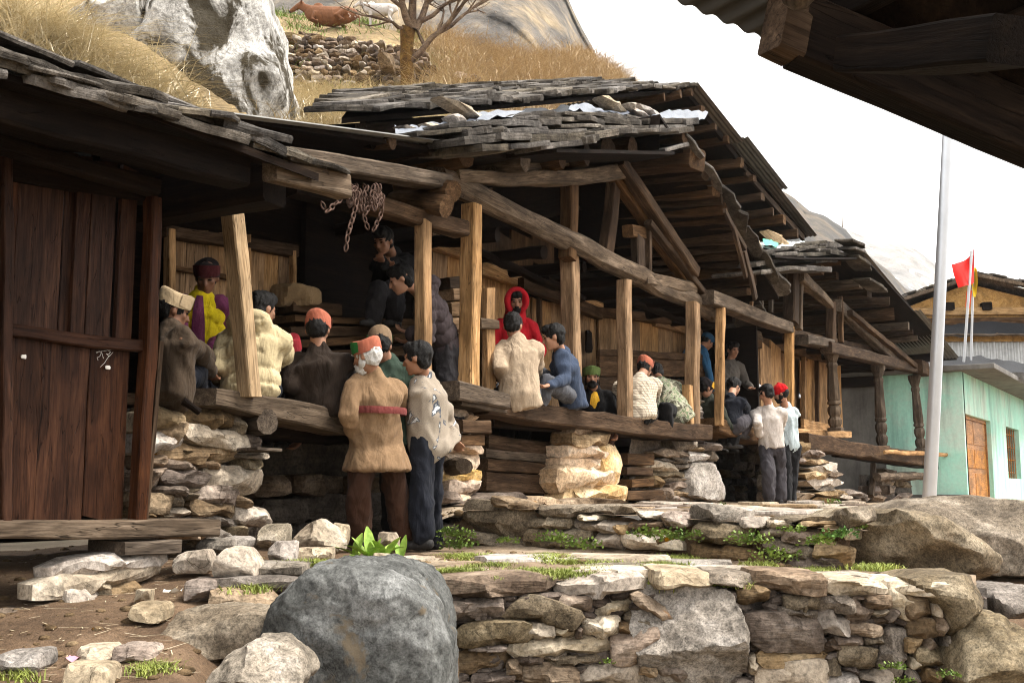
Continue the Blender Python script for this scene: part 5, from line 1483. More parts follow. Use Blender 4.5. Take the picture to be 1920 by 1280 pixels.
for k in range(4):
    p0 = eo.lerp(ee, .25+k*.2)+alng*.12-ZAX*.06; p1 = p0+alng*.85
    stick('rafter', p0, p1, .07, .09, W_DARK, NR)
for k in range(3):
    o_ = alng*(.3+k*.28)-ZAX*.015
    stick('batten', eo.lerp(ee, .22)+o_, ee+o_, .06, .04, W_DARK, NR)
u_ = -ZAX*.02
q = [eo.lerp(ee, .24)+alng*.1+u_, ee+alng*.1+u_, ee+alng+u_, eo.lerp(ee, .24)+alng+u_]
link('roof_boards', mesh('roof_boards', q+[p+ZAX*.015 for p in q], [(3, 2, 1, 0), (4, 5, 6, 7), (0, 1, 5, 4), (1, 2, 6, 5), (2, 3, 7, 6), (3, 0, 4, 7)], W_DARK), NR)

# ------------------------------------------------------------------ flag pole and prayer flags
STEEL = plain('aluminium_paint', (.55, .57, .6), rough=.35, var=.12, scale=5, metal=.75, bs=.1)
def tube(name, pts, r, mat, parent=None, k=10, r2=None, smooth=True):
    v = []; f = []
    n = len(pts)
    for i, p in enumerate(pts):
        d = (pts[min(i+1, n-1)]-pts[max(i-1, 0)]).normalized()
        x, y, z = frame(d)
        rr = r if r2 is None else r+(r2-r)*i/max(1, n-1)
        if isinstance(r, (list, tuple)): rr = r[i]
        for j in range(k):
            a = 2*math.pi*j/k
            v.append(p+y*math.cos(a)*rr+z*math.sin(a)*rr)
    for i in range(n-1):
        for j in range(k):
            a = i*k+j; b = i*k+(j+1) % k
            f.append((a, b, b+k, a+k))
    f.append(tuple(reversed(range(k)))); f.append(tuple(range((n-1)*k, n*k)))
    return link(name, mesh(name, v, f, mat, smooth=smooth, sharp=.9), parent)
FP = thing('flag_pole', PD(1741, 958, 11), 'tall leaning silver metal pole rising in front of the green house', 'pole')
pb = PD(1741, 962, 11); pt = PD(1778, 250, 11)
tube('pole', [pb, pb.lerp(pt, .5), pb.lerp(pt, 1.6)], .068, STEEL, FP, k=20, r2=.05)
RED = plain('red_flag_cloth', (.72, .02, .015), rough=.8, bs=.3); YEL = plain('yellow_flag_cloth', (.8, .58, .03), rough=.8, bs=.3); ORG = plain('orange_flag_cloth', (.62, .09, .03), rough=.8)
RF = thing('flag', PD(1806, 690, 28), 'red triangular prayer flag on a thin white pole above the mint house', 'flag')
tube('pole', [PD(1806, 692, 28), PD(1822, 470, 28)], .035, STEEL, RF, k=8)
sheet('cloth', [[PD(x, y, 28+.25*math.sin(i*1.3)) for i, (x, y) in enumerate(((1826, 466), (1815, 483), (1800, 491), (1784, 497)))], [PD(x, y, 28.1+.25*math.sin(i*1.5+1)) for i, (x, y) in enumerate(((1826, 500), (1815, 510), (1805, 515), (1789, 518)))], [PD(x, y, 28+.2*math.sin(i*1.2+2)) for i, (x, y) in enumerate(((1826, 528), (1818, 533), (1808, 537), (1797, 541)))]], RED, RF, amp=.03, freq=2)
YF = thing('flag', PD(1821, 690, 28.4), 'yellow and orange prayer flag hanging from a thin pole beside the red one', 'flag')
tube('pole', [PD(1820, 692, 28.4), PD(1826, 480, 28.4)], .03, STEEL, YF, k=8)
sheet('cloth', [[PD(x, y, 28.35+.1*math.sin(i*2)) for i, (x, y) in enumerate(((1827, 500), (1830, 500), (1832, 505)))], [PD(x, y, 28.3+.15*math.sin(i*2)) for i, (x, y) in enumerate(((1821, 525), (1828, 528), (1833, 530)))], [PD(x, y, 28.35) for x, y in ((1825, 556), (1829, 555), (1831, 550))]], YEL, YF, amp=.05, freq=3)
sheet('cloth', [[PD(x, y, 28.35) for x, y in ((1812, 546), (1818, 545), (1823, 545))], [PD(x, y, 28.3) for x, y in ((1810, 576), (1815, 579), (1819, 578))]], ORG, YF, amp=.04, freq=3)

# ------------------------------------------------------------------ rusty chain hung on the lintel
RUST = plain('rusty_iron', (.10, .058, .042), rough=.8, var=.5, scale=60, metal=.3)
CH = thing('rusty_chain', P(690, 380, 5.1), 'tangled bundle of rusty chain hung over the veranda lintel', 'chain')
def chain_link(c, d, up, parent, L=.055, r=.0065, w=.017):
    x, y, z = frame(d, up)
    pts = []
    for i in range(12):
        a = 2*math.pi*i/12
        pts.append(c+x*math.cos(a)*L/2*(1.1 if abs(math.cos(a)) > .9 else 1)+y*math.sin(a)*w)
    v = []; f = []
    n = 12; k = 5
    for i in range(n):
        t = (pts[(i+1) % n]-pts[i-1]).normalized(); a_ = (pts[i]-c).normalized(); b_ = t.cross(a_)
        for j in range(k):
            q = 2*math.pi*j/k
            v.append(pts[i]+(a_*math.cos(q)+b_*math.sin(q))*r)
    for i in range(n):
        for j in range(k):
            f.append((i*k+j, i*k+(j+1) % k, ((i+1) % n)*k+(j+1) % k, ((i+1) % n)*k+j))
    return link('link', mesh('link', v, f, RUST, smooth=True), parent)
CRn = random.Random(4)
loops = [[(612, 398), (640, 372), (668, 352)], [(610, 396), (602, 376)], [(648, 472), (652, 440), (664, 400), (672, 360)], [(690, 430), (682, 405), (700, 372), (712, 362)], [(700, 432), (715, 400), (718, 366)]]
for k in range(12):
    x = CRn.uniform(655, 712); loops.append([(x, 345+CRn.uniform(0, 10)), (x+CRn.uniform(-12, 12), 370), (x+CRn.uniform(-20, 14), 388+CRn.uniform(-8, 12)), (x+CRn.uniform(-8, 16), 360)])
for lp in loops:
    Yc = CRn.uniform(4.86, 5.1)
    for a, b in zip(lp, lp[1:]):
        A = P(a[0], a[1], Yc); B = P(b[0], b[1], Yc)
        n = max(1, int((B-A).length/.042))
        for i in range(n):
            c = A.lerp(B, (i+.5)/n)
            chain_link(c, B-A, YAX if i % 2 else Vector((.7, 0, .3)), CH)
# padlocks on the store doors
IRON = plain('dark_iron', (.08, .08, .085), rough=.45, metal=.7)
def padlock(c, label):
    t = thing('padlock', c, label, 'padlock')
    lathe('body', c+Vector((0, -.012, -.02)), c+Vector((0, .018, -.02)), [(0, .03, 0), (.1, .038, 0), (.9, .038, 0), (1, .03, 0)], STEEL, t, k=16)
    tube('shackle', [c+Vector((.022*math.cos(a), .003, .015+.03*math.sin(a))) for a in [math.pi*i/8 for i in range(9)]], .006, IRON, t, k=6)
padlock(P(420, 572, 6.3), 'round silver padlock hanging beside the yellow vest man')
padlock(P(1499, 740, 6.0), 'silver padlock on the plank door next to the red beanie man')

# ------------------------------------------------------------------ plants
def blades(name, spots, hgt, wid, mat, lean=.4, seed=1, bend=.5, parent=None):
    """spots: list of (point, scale); one tuft of narrow leaves at each"""
    R = random.Random(seed)
    v = []; f = []
    for (p, s) in spots:
        h = hgt*s*R.uniform(.5, 1.2); w = wid*R.uniform(.6, 1.2)
        a = R.uniform(0, 6.28); l = R.uniform(.1, 1)*lean
        d = Vector((math.cos(a)*l, math.sin(a)*l, 1))
        sd_ = Vector((-math.sin(a+R.uniform(-1, 1)), math.cos(a), 0))*w
        b0 = len(v)
        q1 = p+d*h*.5; q2 = p+Vector((d.x*(1+bend), d.y*(1+bend), 1-bend*.45*l/max(lean, .01)))*h
        v += [p-sd_/2, p+sd_/2, q1+sd_*.4, q1-sd_*.4, q2]
        f += [(b0, b0+1, b0+2, b0+3), (b0+3, b0+2, b0+4)]
    o = link(name, mesh(name, v, f, mat, smooth=True), parent)
    o['kind'] = 'stuff'
    return o
def leafmat(name, a, b, fr=9):
    m, t, bs = newmat(name)
    v, _ = coords(t, (1, 1, 1), shuffle=False, space='World')
    n = nz(t, v, fr, 3, .6); n2 = nz(t, v, 1.6, 5, .65)
    c = mix(t, ramp(t, n, [(.35, 0.0), (.65, 1.0)]), a, b)
    c = mix(t, .6, c, ramp(t, n2, [(.35, .5), (.62, 1.15)]), 'MULTIPLY')
    t.links.new(c, bs.inputs['Base Color'])
    bs.inputs['Roughness'].default_value = .6
    return m
STRAW = leafmat('dry_grass', (.44, .35, .20), (.76, .67, .49)); STRAW2 = leafmat('rusty_dry_grass', (.33, .23, .135), (.60, .48, .31))
GRASS = leafmat('green_grass', (.09, .16, .025), (.20, .27, .055)); MOSS = leafmat('moss', (.16, .20, .035), (.30, .33, .075)); LEAF = leafmat('weed_leaves', (.05, .13, .03), (.14, .26, .06)); BRIGHT = leafmat('bright_leaves', (.16, .27, .035), (.30, .42, .08), 25)
GR = random.Random(21)
def on_sheet(V, u, w):
    """point on a lofted sheet at fractions u (along) and w (across)"""
    H, W_ = V.shape[:2]
    a = min(max(w, 0), .999)*(H-1); b = min(max(u, 0), .999)*(W_-1)
    i, j = int(a), int(b); s, t = a-i, b-j
    q = (V[i, j]*(1-t)+V[i, j+1]*t)*(1-s)+(V[i+1, j]*(1-t)+V[i+1, j+1]*t)*s
    return Vector(q)
def scatter(V, n, test, seed=2):
    R = random.Random(seed); out = []
    tries = 0
    while len(out) < n and tries < n*60:
        tries += 1
        p = on_sheet(V, R.random(), R.random())
        x, y, z = proj(p)
        if test(x, y, z, R): out.append(p)
    return out
# dry grass bank behind the hut, tufted
def tufts(base, per, spread, R, s0=.6, s1=1.2):
    out = []
    for p in base:
        s = R.uniform(s0, s1)
        for _ in range(per):
            out.append((p+Vector((R.gauss(0, spread), R.gauss(0, spread), R.uniform(-.03, .02))), s))
    return out
b1 = scatter(HILL_V, 900, lambda x, y, z, R: -60 < x < 345 and 52+.40*max(x, 0) < y < 250 and z < 19, 3)
tag(blades('dry_grass', tufts(b1, 15, .12, GR), .34, .015, STRAW, lean=1.7, bend=1.2), 'long straw coloured dry grass on the bank behind the hut roof', 'grass')
tag(blades('dry_grass', tufts(b1[::2], 4, .2, GR), .62, .012, leafmat('bleached_grass', (.62, .53, .36), (.85, .78, .62)), lean=1.4, bend=1.6, seed=8), 'long bleached stalks arching out of the grass bank by the cliff boulder', 'grass')
b2 = scatter(HILL_V, 1100, lambda x, y, z, R: 500 < x < 900 and 120 < y < 275 and 15 < z < 29 and y > np.interp(x, (500, 600, 760, 800, 850), (150, 180, 196, 190, 140)), 4)
tag(blades('dry_grass', tufts(b2, 22, .2, GR), .34, .014, STRAW, lean=1.6, bend=1.2), 'pale dry grass below the terrace wall around the tree foot', 'grass')
b3 = scatter(HILL_V, 1500, lambda x, y, z, R: 800 < x < 1180 and 60 < y < 260 and z > 24, 5)
tag(blades('dry_scrub', tufts(b3, 22, .3, GR), .72, .02, STRAW2, lean=1.4, bend=1.0), 'rust brown dry scrub covering the hill behind the high roof', 'scrub')
b4 = scatter(HILL_V, 320, lambda x, y, z, R: 495 < x < 860 and 25 < y < 200 and z > 23 and noise.noise(Vector((x*.02, y*.03, 1))) > .05, 6)
tag(blades('green_grass', tufts(b4, 22, .22, GR), .22, .02, GRASS, lean=1.3), 'patches of fresh green grass over the terrace wall on the hill', 'grass')
b5 = scatter(LT_V, 700, lambda x, y, z, R: 760 < x < 1560 and noise.noise(Vector((x*.012, y*.06, 4))) > .12 and 1040 < y < 1105, 7)
tag(blades('moss', [(p+Vector((GR.gauss(0, .035), GR.gauss(0, .035), 0)), 1) for p in b5 for _ in range(26)], .028, .007, MOSS, lean=1.2), 'yellow green moss between the slabs of the lower terrace', 'moss')
b5b = []
for (x, y, d, n) in [(1250, 1108, 5.9, 60), (1390, 1100, 5.9, 40), (850, 1080, 6.2, 60), (930, 1068, 6.6, 60), (1000, 1082, 6.15, 70), (1060, 1062, 6.7, 60), (1130, 1060, 6.75, 60), (1230, 1066, 6.7, 70), (790, 1085, 6.2, 40), (1640, 1070, 6.6, 25), (585, 1062, 6.0, 20), (290, 1262, 4.35, 26), (470, 1110, 5.4, 12), (20, 1278, 4.2, 10)]:
    b5b += [PD(x+GR.gauss(0, 20), y, d)+FH*GR.gauss(0, .05)+ZAX*.005 for _ in range(n)]
tag(blades('moss', [(p+Vector((GR.gauss(0, .03), GR.gauss(0, .03), 0)), 1) for p in b5b for _ in range(22)], .045, .007, MOSS, lean=1.0), 'bright moss tufts along the edges of the front wall slabs', 'moss')
# leafy weeds in the wall joints: each its own plant
def weed(px, py, d, s, mat, n, label, name='weed', leaf=.035, up=.6, cat='weed', group='weeds in the wall joints', droop=.4):
    base = PD(px, py, d)
    R = random.Random(px*3+py)
    t = thing(name, base, label, cat, group)
    v = []; f = []
    stems = []
    for _ in range(n):
        a = R.uniform(0, 6.28); r = s*R.random()**.6
        h = s*up*R.uniform(.2, 1)
        tip = base+RT*math.cos(a)*r*1.2-FH*(abs(math.sin(a))*r*.5+.03)+ZAX*(h-droop*r*.6)
        stems.append(tip)
        l = leaf*R.uniform(.6, 1.3); dr = Vector((R.uniform(-1, 1), R.uniform(-1, 1), R.uniform(-.1, .9))).normalized()
        sd_ = dr.cross(Vector((R.random(), R.random(), 1))).normalized()
        nn = dr.cross(sd_)
        b0 = len(v)
        v += [tip, tip+dr*l*.35+sd_*l*.42+nn*l*.1, tip+dr*l*.75+sd_*l*.32, tip+dr*l*1.05, tip+dr*l*.75-sd_*l*.32, tip+dr*l*.35-sd_*l*.42+nn*l*.1, tip+dr*l*.5-nn*l*.08]
        f += [(b0, b0+1, b0+6), (b0+1, b0+2, b0+6), (b0+2, b0+3, b0+6), (b0+3, b0+4, b0+6), (b0+4, b0+5, b0+6), (b0+5, b0, b0+6)]
    o = link('leaves', mesh('leaves', v, f, mat, smooth=True), t); o['kind'] = 'stuff'
    v = []; f = []
    for q in stems[::3]:
        sd_ = RT*.003; b0 = len(v)
        v += [base-sd_, base+sd_, q+sd_*.5, q-sd_*.5]; f.append((b0, b0+1, b0+2, b0+3))
    link('stems', mesh('stems', v, f, mat), t)
    return t
for (x, y, d, s, n, lab) in [(852, 1000, 8.1, .22, 200, 'trailing weeds beside the big dark step block and the boy'), (860, 1020, 7.9, .2, 160, 'low green weeds at the foot of the dark step block'), (952, 1010, 7.75, .12, 70, 'small weed in the step joint right of the dark block'), (1040, 1008, 7.6, .2, 140, 'spreading weed over the middle step stones'), (1090, 1020, 7.55, .2, 160, 'dense weed hanging between two low step stones'),
                             (1270, 1005, 7.2, .22, 200, 'bright weed clump below the grey granite step block'), (1215, 1000, 7.4, .2, 130, 'weed mat on the step beside the granite block'), (1400, 1010, 6.95, .22, 150, 'straggling weed under the reddish step block'), (1450, 1040, 6.7, .22, 150, 'leggy half dry weed on the earth slope'), (1480, 990, 7.0, .13, 70, 'small weed beside the triangular step stone'), (1530, 1012, 6.75, .15, 110, 'leafy weed under the triangular stone'), (1573, 1000, 6.7, .16, 120, 'dark glossy weed against the big brown grey boulder'), (1600, 985, 7.1, .12, 70, 'pale weed at the top of the big boulder'),
                             (840, 1210, 5.5, .07, 50, 'small clover weed where the wall meets the blue grey boulder'), (832, 1240, 5.5, .05, 36, 'tiny clover weed low beside the blue grey boulder'), (1135, 1235, 5.55, .06, 36, 'sprig of weed on a long pale wall stone'), (1670, 1245, 5.5, .1, 70, 'weed trailing down the front wall below the corner block'), (1690, 1272, 5.5, .09, 60, 'weed low in the front wall near the outer boulder'), (1770, 1260, 5.45, .1, 60, 'weed under the last stones of the front wall'), (1560, 938, 11.2, .15, 40, 'weed among the stepped flat stones under the deck'), (1545, 945, 11, .12, 30, 'little weed in front of the stepped stones'), (1350, 940, 11.5, .08, 25, 'tuft below the tall leaning boulder')]:
    weed(x, y+6, d, s*.62, LEAF if lab.startswith('dark') else GRASS, int(n*.8), lab, leaf=.016 if d < 6 else .022)
BP = thing('leafy_plant', PD(700, 1050, 6.5), 'bright lime green broad leaved plant growing among white stones', 'plant')
R = random.Random(9)
for k in range(44):
    a = R.uniform(0, 6.28); el = R.uniform(.15, 1.4); L = R.uniform(.08, .23); w = L*.26
    base = PD(696+R.gauss(0, 20), 1048, 6.5+R.gauss(0, .05))
    d = Vector((math.cos(a)*math.cos(el), math.sin(a)*math.cos(el), math.sin(el)))
    s_ = d.cross(ZAX).normalized() if abs(d.z) < .98 else XAX
    v = []; f = []
    for i in range(5):
        t = i/4; ww = w*math.sin(math.pi*(t*.85+.1))*.6
        c = base+d*L*t-ZAX*(L*.35*t*t*(1-math.sin(el)*.6))
        fold = s_.cross(d)*ww*.35
        v += [c-s_*ww+fold, c, c+s_*ww+fold]
    for i in range(4):
        for j in range(2): f.append((i*3+j, i*3+j+1, i*3+j+4, i*3+j+3))
    link('leaf', mesh('leaf', v, f, BRIGHT, smooth=True), BP)
# ------------------------------------------------------------------ bare tree on the hill
BARK = rock('mossy_bark', ((.06, .04, .025), (.14, .09, .05), (.24, .17, .09)), speck=.2, var=.1, scale=2, lichen=((.09, .068, .026), 1.6, .58))
TREE = thing('bare_tree', PD(765, 195, 25), 'bare budding tree with mossy forked trunk in front of the terrace wall', 'tree')
TR = random.Random(31)
tw_v = []; tw_f = []; bud = []
def add_tube(v, f, pts, rs, k=5):
    b0 = len(v); n = len(pts)
    for i, p in enumerate(pts):
        d = (pts[min(i+1, n-1)]-pts[max(i-1, 0)]).normalized(); x, y, z = frame(d)
        for j in range(k):
            a = 2*math.pi*j/k; v.append(p+(y*math.cos(a)+z*math.sin(a))*rs[i])
    for i in range(n-1):
        for j in range(k): f.append((b0+i*k+j, b0+i*k+(j+1) % k, b0+(i+1)*k+(j+1) % k, b0+(i+1)*k+j))
def grow(p, d, L, r, lev):
    n = 5; pts = [p]; rs = [r]; q = p; dd = d.normalized()
    for i in range(n):
        dd = (dd+Vector((TR.gauss(0, .16), TR.gauss(0, .16), TR.gauss(.06, .1)))).normalized()
        q = q+dd*L/n; pts.append(q); rs.append(r*(1-.55*(i+1)/n))
    add_tube(tw_v, tw_f, pts, rs, 7 if lev < 2 else 4)
    if lev >= 4:
        for _ in range(3): bud.append(pts[-1]+Vector((TR.gauss(0, .1), TR.gauss(0, .1), TR.gauss(0, .1))))
        return
    for k in range(TR.randint(2, 4) if lev else 4):
        i = TR.randint(2, n); a = TR.uniform(0, 6.28)
        o = Vector((math.cos(a), math.sin(a), TR.uniform(-.1, .5)))
        grow(pts[i], dd*.55+o*.75, L*TR.uniform(.55, .8), rs[i]*TR.uniform(.5, .7), lev+1)
trunk = [PD(763, 200, 25), PD(764, 150, 25), PD(762, 110, 25), PD(764, 60, 25), PD(770, 48, 25)]
vv = []; ff = []
add_tube(vv, ff, [a.lerp(b, t) for a, b in zip(trunk, trunk[1:]) for t in (0, .5)], [.19, .17, .16, .15, .15, .15, .17, .17], 12)
link('trunk', mesh('trunk', vv, ff, BARK, smooth=True), TREE)
for (a, b, r) in [((770, 52), (742, -20), .10), ((772, 52), (775, -40), .11), ((778, 56), (815, -20), .09), ((764, 118), (830, 55), .09), ((830, 55), (875, -5), .06), ((790, 40), (850, 0), .06), ((764, 55), (715, 35), .05), ((826, 60), (880, 20), .05)]:
    A = PD(*a, 25); B = PD(*b, 25+TR.uniform(-.5, .5))
    pts = [A, A.lerp(B, .35)+Vector((0, 0, -.05)), A.lerp(B, .7)+Vector((TR.gauss(0, .05), 0, .03)), B]
    add_tube(tw_v, tw_f, pts, [r, r*.85, r*.7, r*.6], 8)
    for k in range(3):
        grow(A.lerp(B, TR.uniform(.35, 1)), (B-A).normalized()+Vector((TR.gauss(0, .5), TR.gauss(0, .5), TR.gauss(.1, .3))), TR.uniform(.7, 1.2), r*.5, 2)
    grow(B, B-A, 1.0, r*.6, 2)
link('crown', mesh('crown', tw_v, tw_f, BARK, smooth=True), TREE)
v = []; f = []
for p in bud:
    b0 = len(v); s = .022
    v += [p+Vector((s, 0, 0)), p+Vector((0, s, 0)), p+Vector((-s, 0, s)), p+Vector((0, -s, -s))]
    f += [(b0, b0+1, b0+2), (b0, b0+2, b0+3), (b0, b0+3, b0+1), (b0+1, b0+3, b0+2)]
link('blossom', mesh('blossom', v, f, plain('pale_buds', (.6, .5, .45))), TREE)['kind'] = 'stuff'
# thin dead trees on the far ridge
for k, (x, y, h) in enumerate([(1458, 362, 30), (1580, 420, 18), (1495, 388, 12)]):
    A = PD(x, y+6, 376); B = PD(x, y-h, 376)
    vv = []; ff = []
    add_tube(vv, ff, [A, B], [.22, .07], 5)
    for i in range(14):
        c = A.lerp(B, .25+.7*i/14); a = TR.uniform(0, 6.28); L = (1-i/15)*h*.045
        add_tube(vv, ff, [c, c+Vector((math.cos(a)*L, math.sin(a)*L, -.1*L))], [.08, .025], 4)
    tag(link('conifer', mesh('conifer', vv, ff, BARK)), ['tallest thin conifer on the hazy ridge above the tin verge', 'short conifer lower down the hazy ridge near the snow', 'smallest conifer on the hazy ridge between the other two'][k], 'tree', 'conifers on the far ridge')
# litter on the dirt
PAPER = plain('paper_scrap', (.72, .68, .6), var=.2); PINK = plain('pink_wrapper', (.6, .3, .38), rough=.4); YWR = plain('yellow_wrapper', (.75, .8, .25), rough=.4)
LR = random.Random(3)
def scrap(px, py, d, w, mat, label):
    c = PD(px, py, d)
    rows = [[c+RT*(i-1.5)*w/3-FH*(j-1)*w*.25+ZAX*(LR.uniform(0, w*.35)) for i in range(4)] for j in range(3)]
    tag(sheet('scrap', rows, mat, None, amp=.004, freq=20, su=2, sv=2), label, 'litter', 'litter on the dirt')
scrap(325, 1112, 5.35, .09, PAPER, 'crumpled off white paper scrap on the straw littered dirt')
scrap(145, 1240, 4.42, .08, PINK, 'pink and white wrapper beside the pale rounded stone')
scrap(480, 1052, 6.0, .07, YWR, 'yellow green wrapper between the rubble stones')
scrap(455, 1018, 6.3, .03, plain('blue_wrapper', (.1, .25, .5)), 'tiny blue wrapper in the rubble at the pier foot')
st = scatter(DIRT_V, 260, lambda x, y, z, R: -50 < x < 520 and 1050 < y < 1290, 9)
v = []; f = []
for p in st:
    a = LR.uniform(0, 3.14); L = LR.uniform(.03, .14)*LR.random()**.5+.01; d = Vector((math.cos(a), math.sin(a), LR.uniform(-.05, .12)))*L; s_ = Vector((-math.sin(a), math.cos(a), 0))*.002
    b0 = len(v); p = p+ZAX*.012
    v += [p-d/2-s_, p+d/2-s_, p+d/2+s_, p-d/2+s_]; f.append((b0, b0+1, b0+2, b0+3))
tag(link('straw', mesh('straw', v, f, STRAW)), 'bits of straw and wood chip strewn over the dirt path', 'straw', kind='stuff')
sm = scatter(DIRT_V, 420, lambda x, y, z, R: -80 < x < 760 and 1010 < y < 1290, 10)
v = []; f = []
vs_, fs_ = cube_sphere(2)
for p in sm:
    s = .006+.03*LR.random()**4; b0 = len(v)
    for q in vs_: v.append(p+Vector((q.x*s*LR.uniform(.9, 1.3), q.y*s, q.z*s*.6)))
    f += [tuple(i+b0 for i in ff_) for ff_ in fs_]
for V_, n_, t_ in ((LT_V, 380, lambda x, y, z, R: 640 < x < 1700), (UT_V, 420, lambda x, y, z, R: 830 < x < 1720 and z < 14)):
    for p in scatter(V_, n_, t_, 12):
        s = .007+.035*LR.random()**4; b0 = len(v)
        for q in vs_: v.append(p+Vector((q.x*s*LR.uniform(.9, 1.4), q.y*s, q.z*s*.6)))
        f += [tuple(i+b0 for i in ff_) for ff_ in fs_]
tag(link('gravel', mesh('gravel', v, f, S_TAN, smooth=True)), 'small gravel scattered over the dirt path', 'gravel', kind='stuff')
# ------------------------------------------------------------------ people
def cloth(name, col, var=.25, scale=60, rough=.95, bs=.35, bd=.004, sheen=.02, big=.3):
    m, t, b = newmat(name)
    v, _ = coords(t, (1, 1, 1), shuffle=False)
    n = nz(t, v, scale, 4, .7); n2 = nz(t, v, 5, 5, .6, .5)
    vw, _ = coords(t, (1, 1, .35), shuffle=False)
    n3 = nz(t, vw, 9, 3, .5, 1.0)
    c = mix(t, .8, col, ramp(t, n, [(.3, 1-var), (.7, 1+var*.6)]), 'MULTIPLY')
    c = mix(t, .8, c, ramp(t, n2, [(.3, 1-big), (.7, 1+big*.4)]), 'MULTIPLY')
    t.links.new(c, b.inputs['Base Color'])
    b.inputs['Roughness'].default_value = rough
    b.inputs['Sheen Weight'].default_value = sheen
    b.inputs['Specular IOR Level'].default_value = .15
    p = bump(t, b, n3, .9, .03)
    bump(t, b, n, bs, bd, prev=p)
    return m
def camo(name):
    m, t, b = newmat(name)
    v, _ = coords(t, (1, 1, 1), shuffle=False)
    n = nz(t, v, 9, 3, .5, 1.5)
    c = ramp(t, n, [(.0, (.06, .055, .035)), (.44, (.28, .27, .2)), (.52, (.13, .17, .09)), (.6, (.36, .31, .23)), (.7, (.2, .12, .08))])
    t.nodes[-1].color_ramp.interpolation = 'CONSTANT'
    t.links.new(c, b.inputs['Base Color'])
    bump(t, b, nz(t, v, 12, 3, .5, 1.0), .4, .02)
    return m
def plaid(name):
    m, t, b = newmat(name)
    v, _ = coords(t, (1, 1, 1), shuffle=False)
    c = (.50, .43, .33)
    col = c
    for ax in ('X', 'Z'):
        w = t.nodes.new('ShaderNodeTexWave'); w.bands_direction = ax
        w.inputs['Scale'].default_value = 11; w.inputs['Distortion'].default_value = .35; w.inputs['Detail'].default_value = 1
        t.links.new(v, w.inputs['Vector'])
        col = mix(t, math_(t, 'MULTIPLY', ramp(t, w.outputs['Fac'], [(.72, 0.0), (.9, 1.0)]), .65), col, (.16, .12, .09))
    t.links.new(col, b.inputs['Base Color'])
    bump(t, b, nz(t, v, 12, 3, .5, 1.0), .4, .02)
    return m
def knit(name):
    m, t, b = newmat(name)
    v, _ = coords(t, (1, 1, 1), shuffle=False)
    n = nz(t, v, 6.5, 3, .55, 1.6); n2 = nz(t, v, 160, 2, .6)
    col = mix(t, ramp(t, n, [(.60, 0.0), (.63, 1.0)]), (.27, .225, .175), (.055, .065, .085))
    col = mix(t, ramp(t, n, [(.65, 0.0), (.67, 1.0)]), col, (.55, .56, .56))
    col = mix(t, .6, col, ramp(t, n2, [(.3, .65), (.65, 1.1)]), 'MULTIPLY')
    t.links.new(col, b.inputs['Base Color'])
    bump(t, b, n2, .5, .006)
    return m
def skinmat(name, col):
    m, t, b = newmat(name)
    v, _ = coords(t, (1, 1, 1), shuffle=False)
    n = nz(t, v, 22, 4, .6)
    c = mix(t, .6, col, ramp(t, n, [(.3, .75), (.7, 1.12)]), 'MULTIPLY')
    t.links.new(c, b.inputs['Base Color'])
    b.inputs['Roughness'].default_value = .5
    b.inputs['Subsurface Weight'].default_value = .08
    b.inputs['Subsurface Radius'].default_value = (.01, .004, .002)
    bump(t, b, n, .2, .003)
    return m
SKIN = skinmat('brown_skin', (.27, .135, .08)); SKIN_D = skinmat('deep_brown_skin', (.19, .09, .052)); SKIN_L = skinmat('light_brown_skin', (.36, .19, .12))
HAIR = cloth('black_hair', (.008, .007, .0065), rough=.5, scale=150, bs=.8, bd=.01, sheen=0)
HAIR_W = cloth('white_hair', (.6, .58, .55), rough=.7, scale=150, bs=.8, bd=.01)
EYEM = plain('eye', (.012, .009, .007), rough=.25, bs=0); 
SHOE = cloth('dark_shoe', (.03, .028, .027), rough=.6)
C = {}
for nm, col in dict(tan_wool=(.215, .135, .075), brown_wool=(.020, .013, .009), beige_wool=(.37, .285, .20), olive_brown=(.055, .038, .025), charcoal=(.012, .012, .0135), navy=(.010, .0115, .017), slate_blue=(.04, .055, .09), green_wool=(.03, .048, .034), dark_brown_twill=(.036, .016, .009),
                    grey_trouser=(.05, .046, .052), dark_grey=(.026, .024, .026), black_cloth=(.007, .0065, .007), purple_knit=(.15, .035, .085), yellow=(.60, .46, .01), cream=(.50, .41, .245), plum_grey=(.045, .034, .036), red=(.42, .012, .02), light_shirt=(.50, .45, .41), ice_blue=(.40, .47, .49), grey_jean=(.085, .088, .1), grey_knit=(.08, .07, .06),
                    cap_salmon=(.34, .105, .062), cap_beige=(.42, .32, .20), cap_green=(.02, .13, .03), cap_maroon=(.06, .012, .014), cap_black=(.012, .009, .010), cap_red=(.36, .03, .04), cap_olive=(.09, .13, .04), cap_brown=(.17, .115, .07), bright_red=(.50, .008, .012), blue=(.03, .10, .20), white=(.7, .7, .7), belt=(.15, .036, .032), check_blue=(.022, .036, .06), yellow_shirt=(.62, .34, .03), moss=(.025, .028, .02)).items():
    C[nm] = cloth(nm, col)
CAMO = camo('camouflage_cloth'); PLAID = plaid('plaid_cloth'); KNIT = knit('patterned_knit')

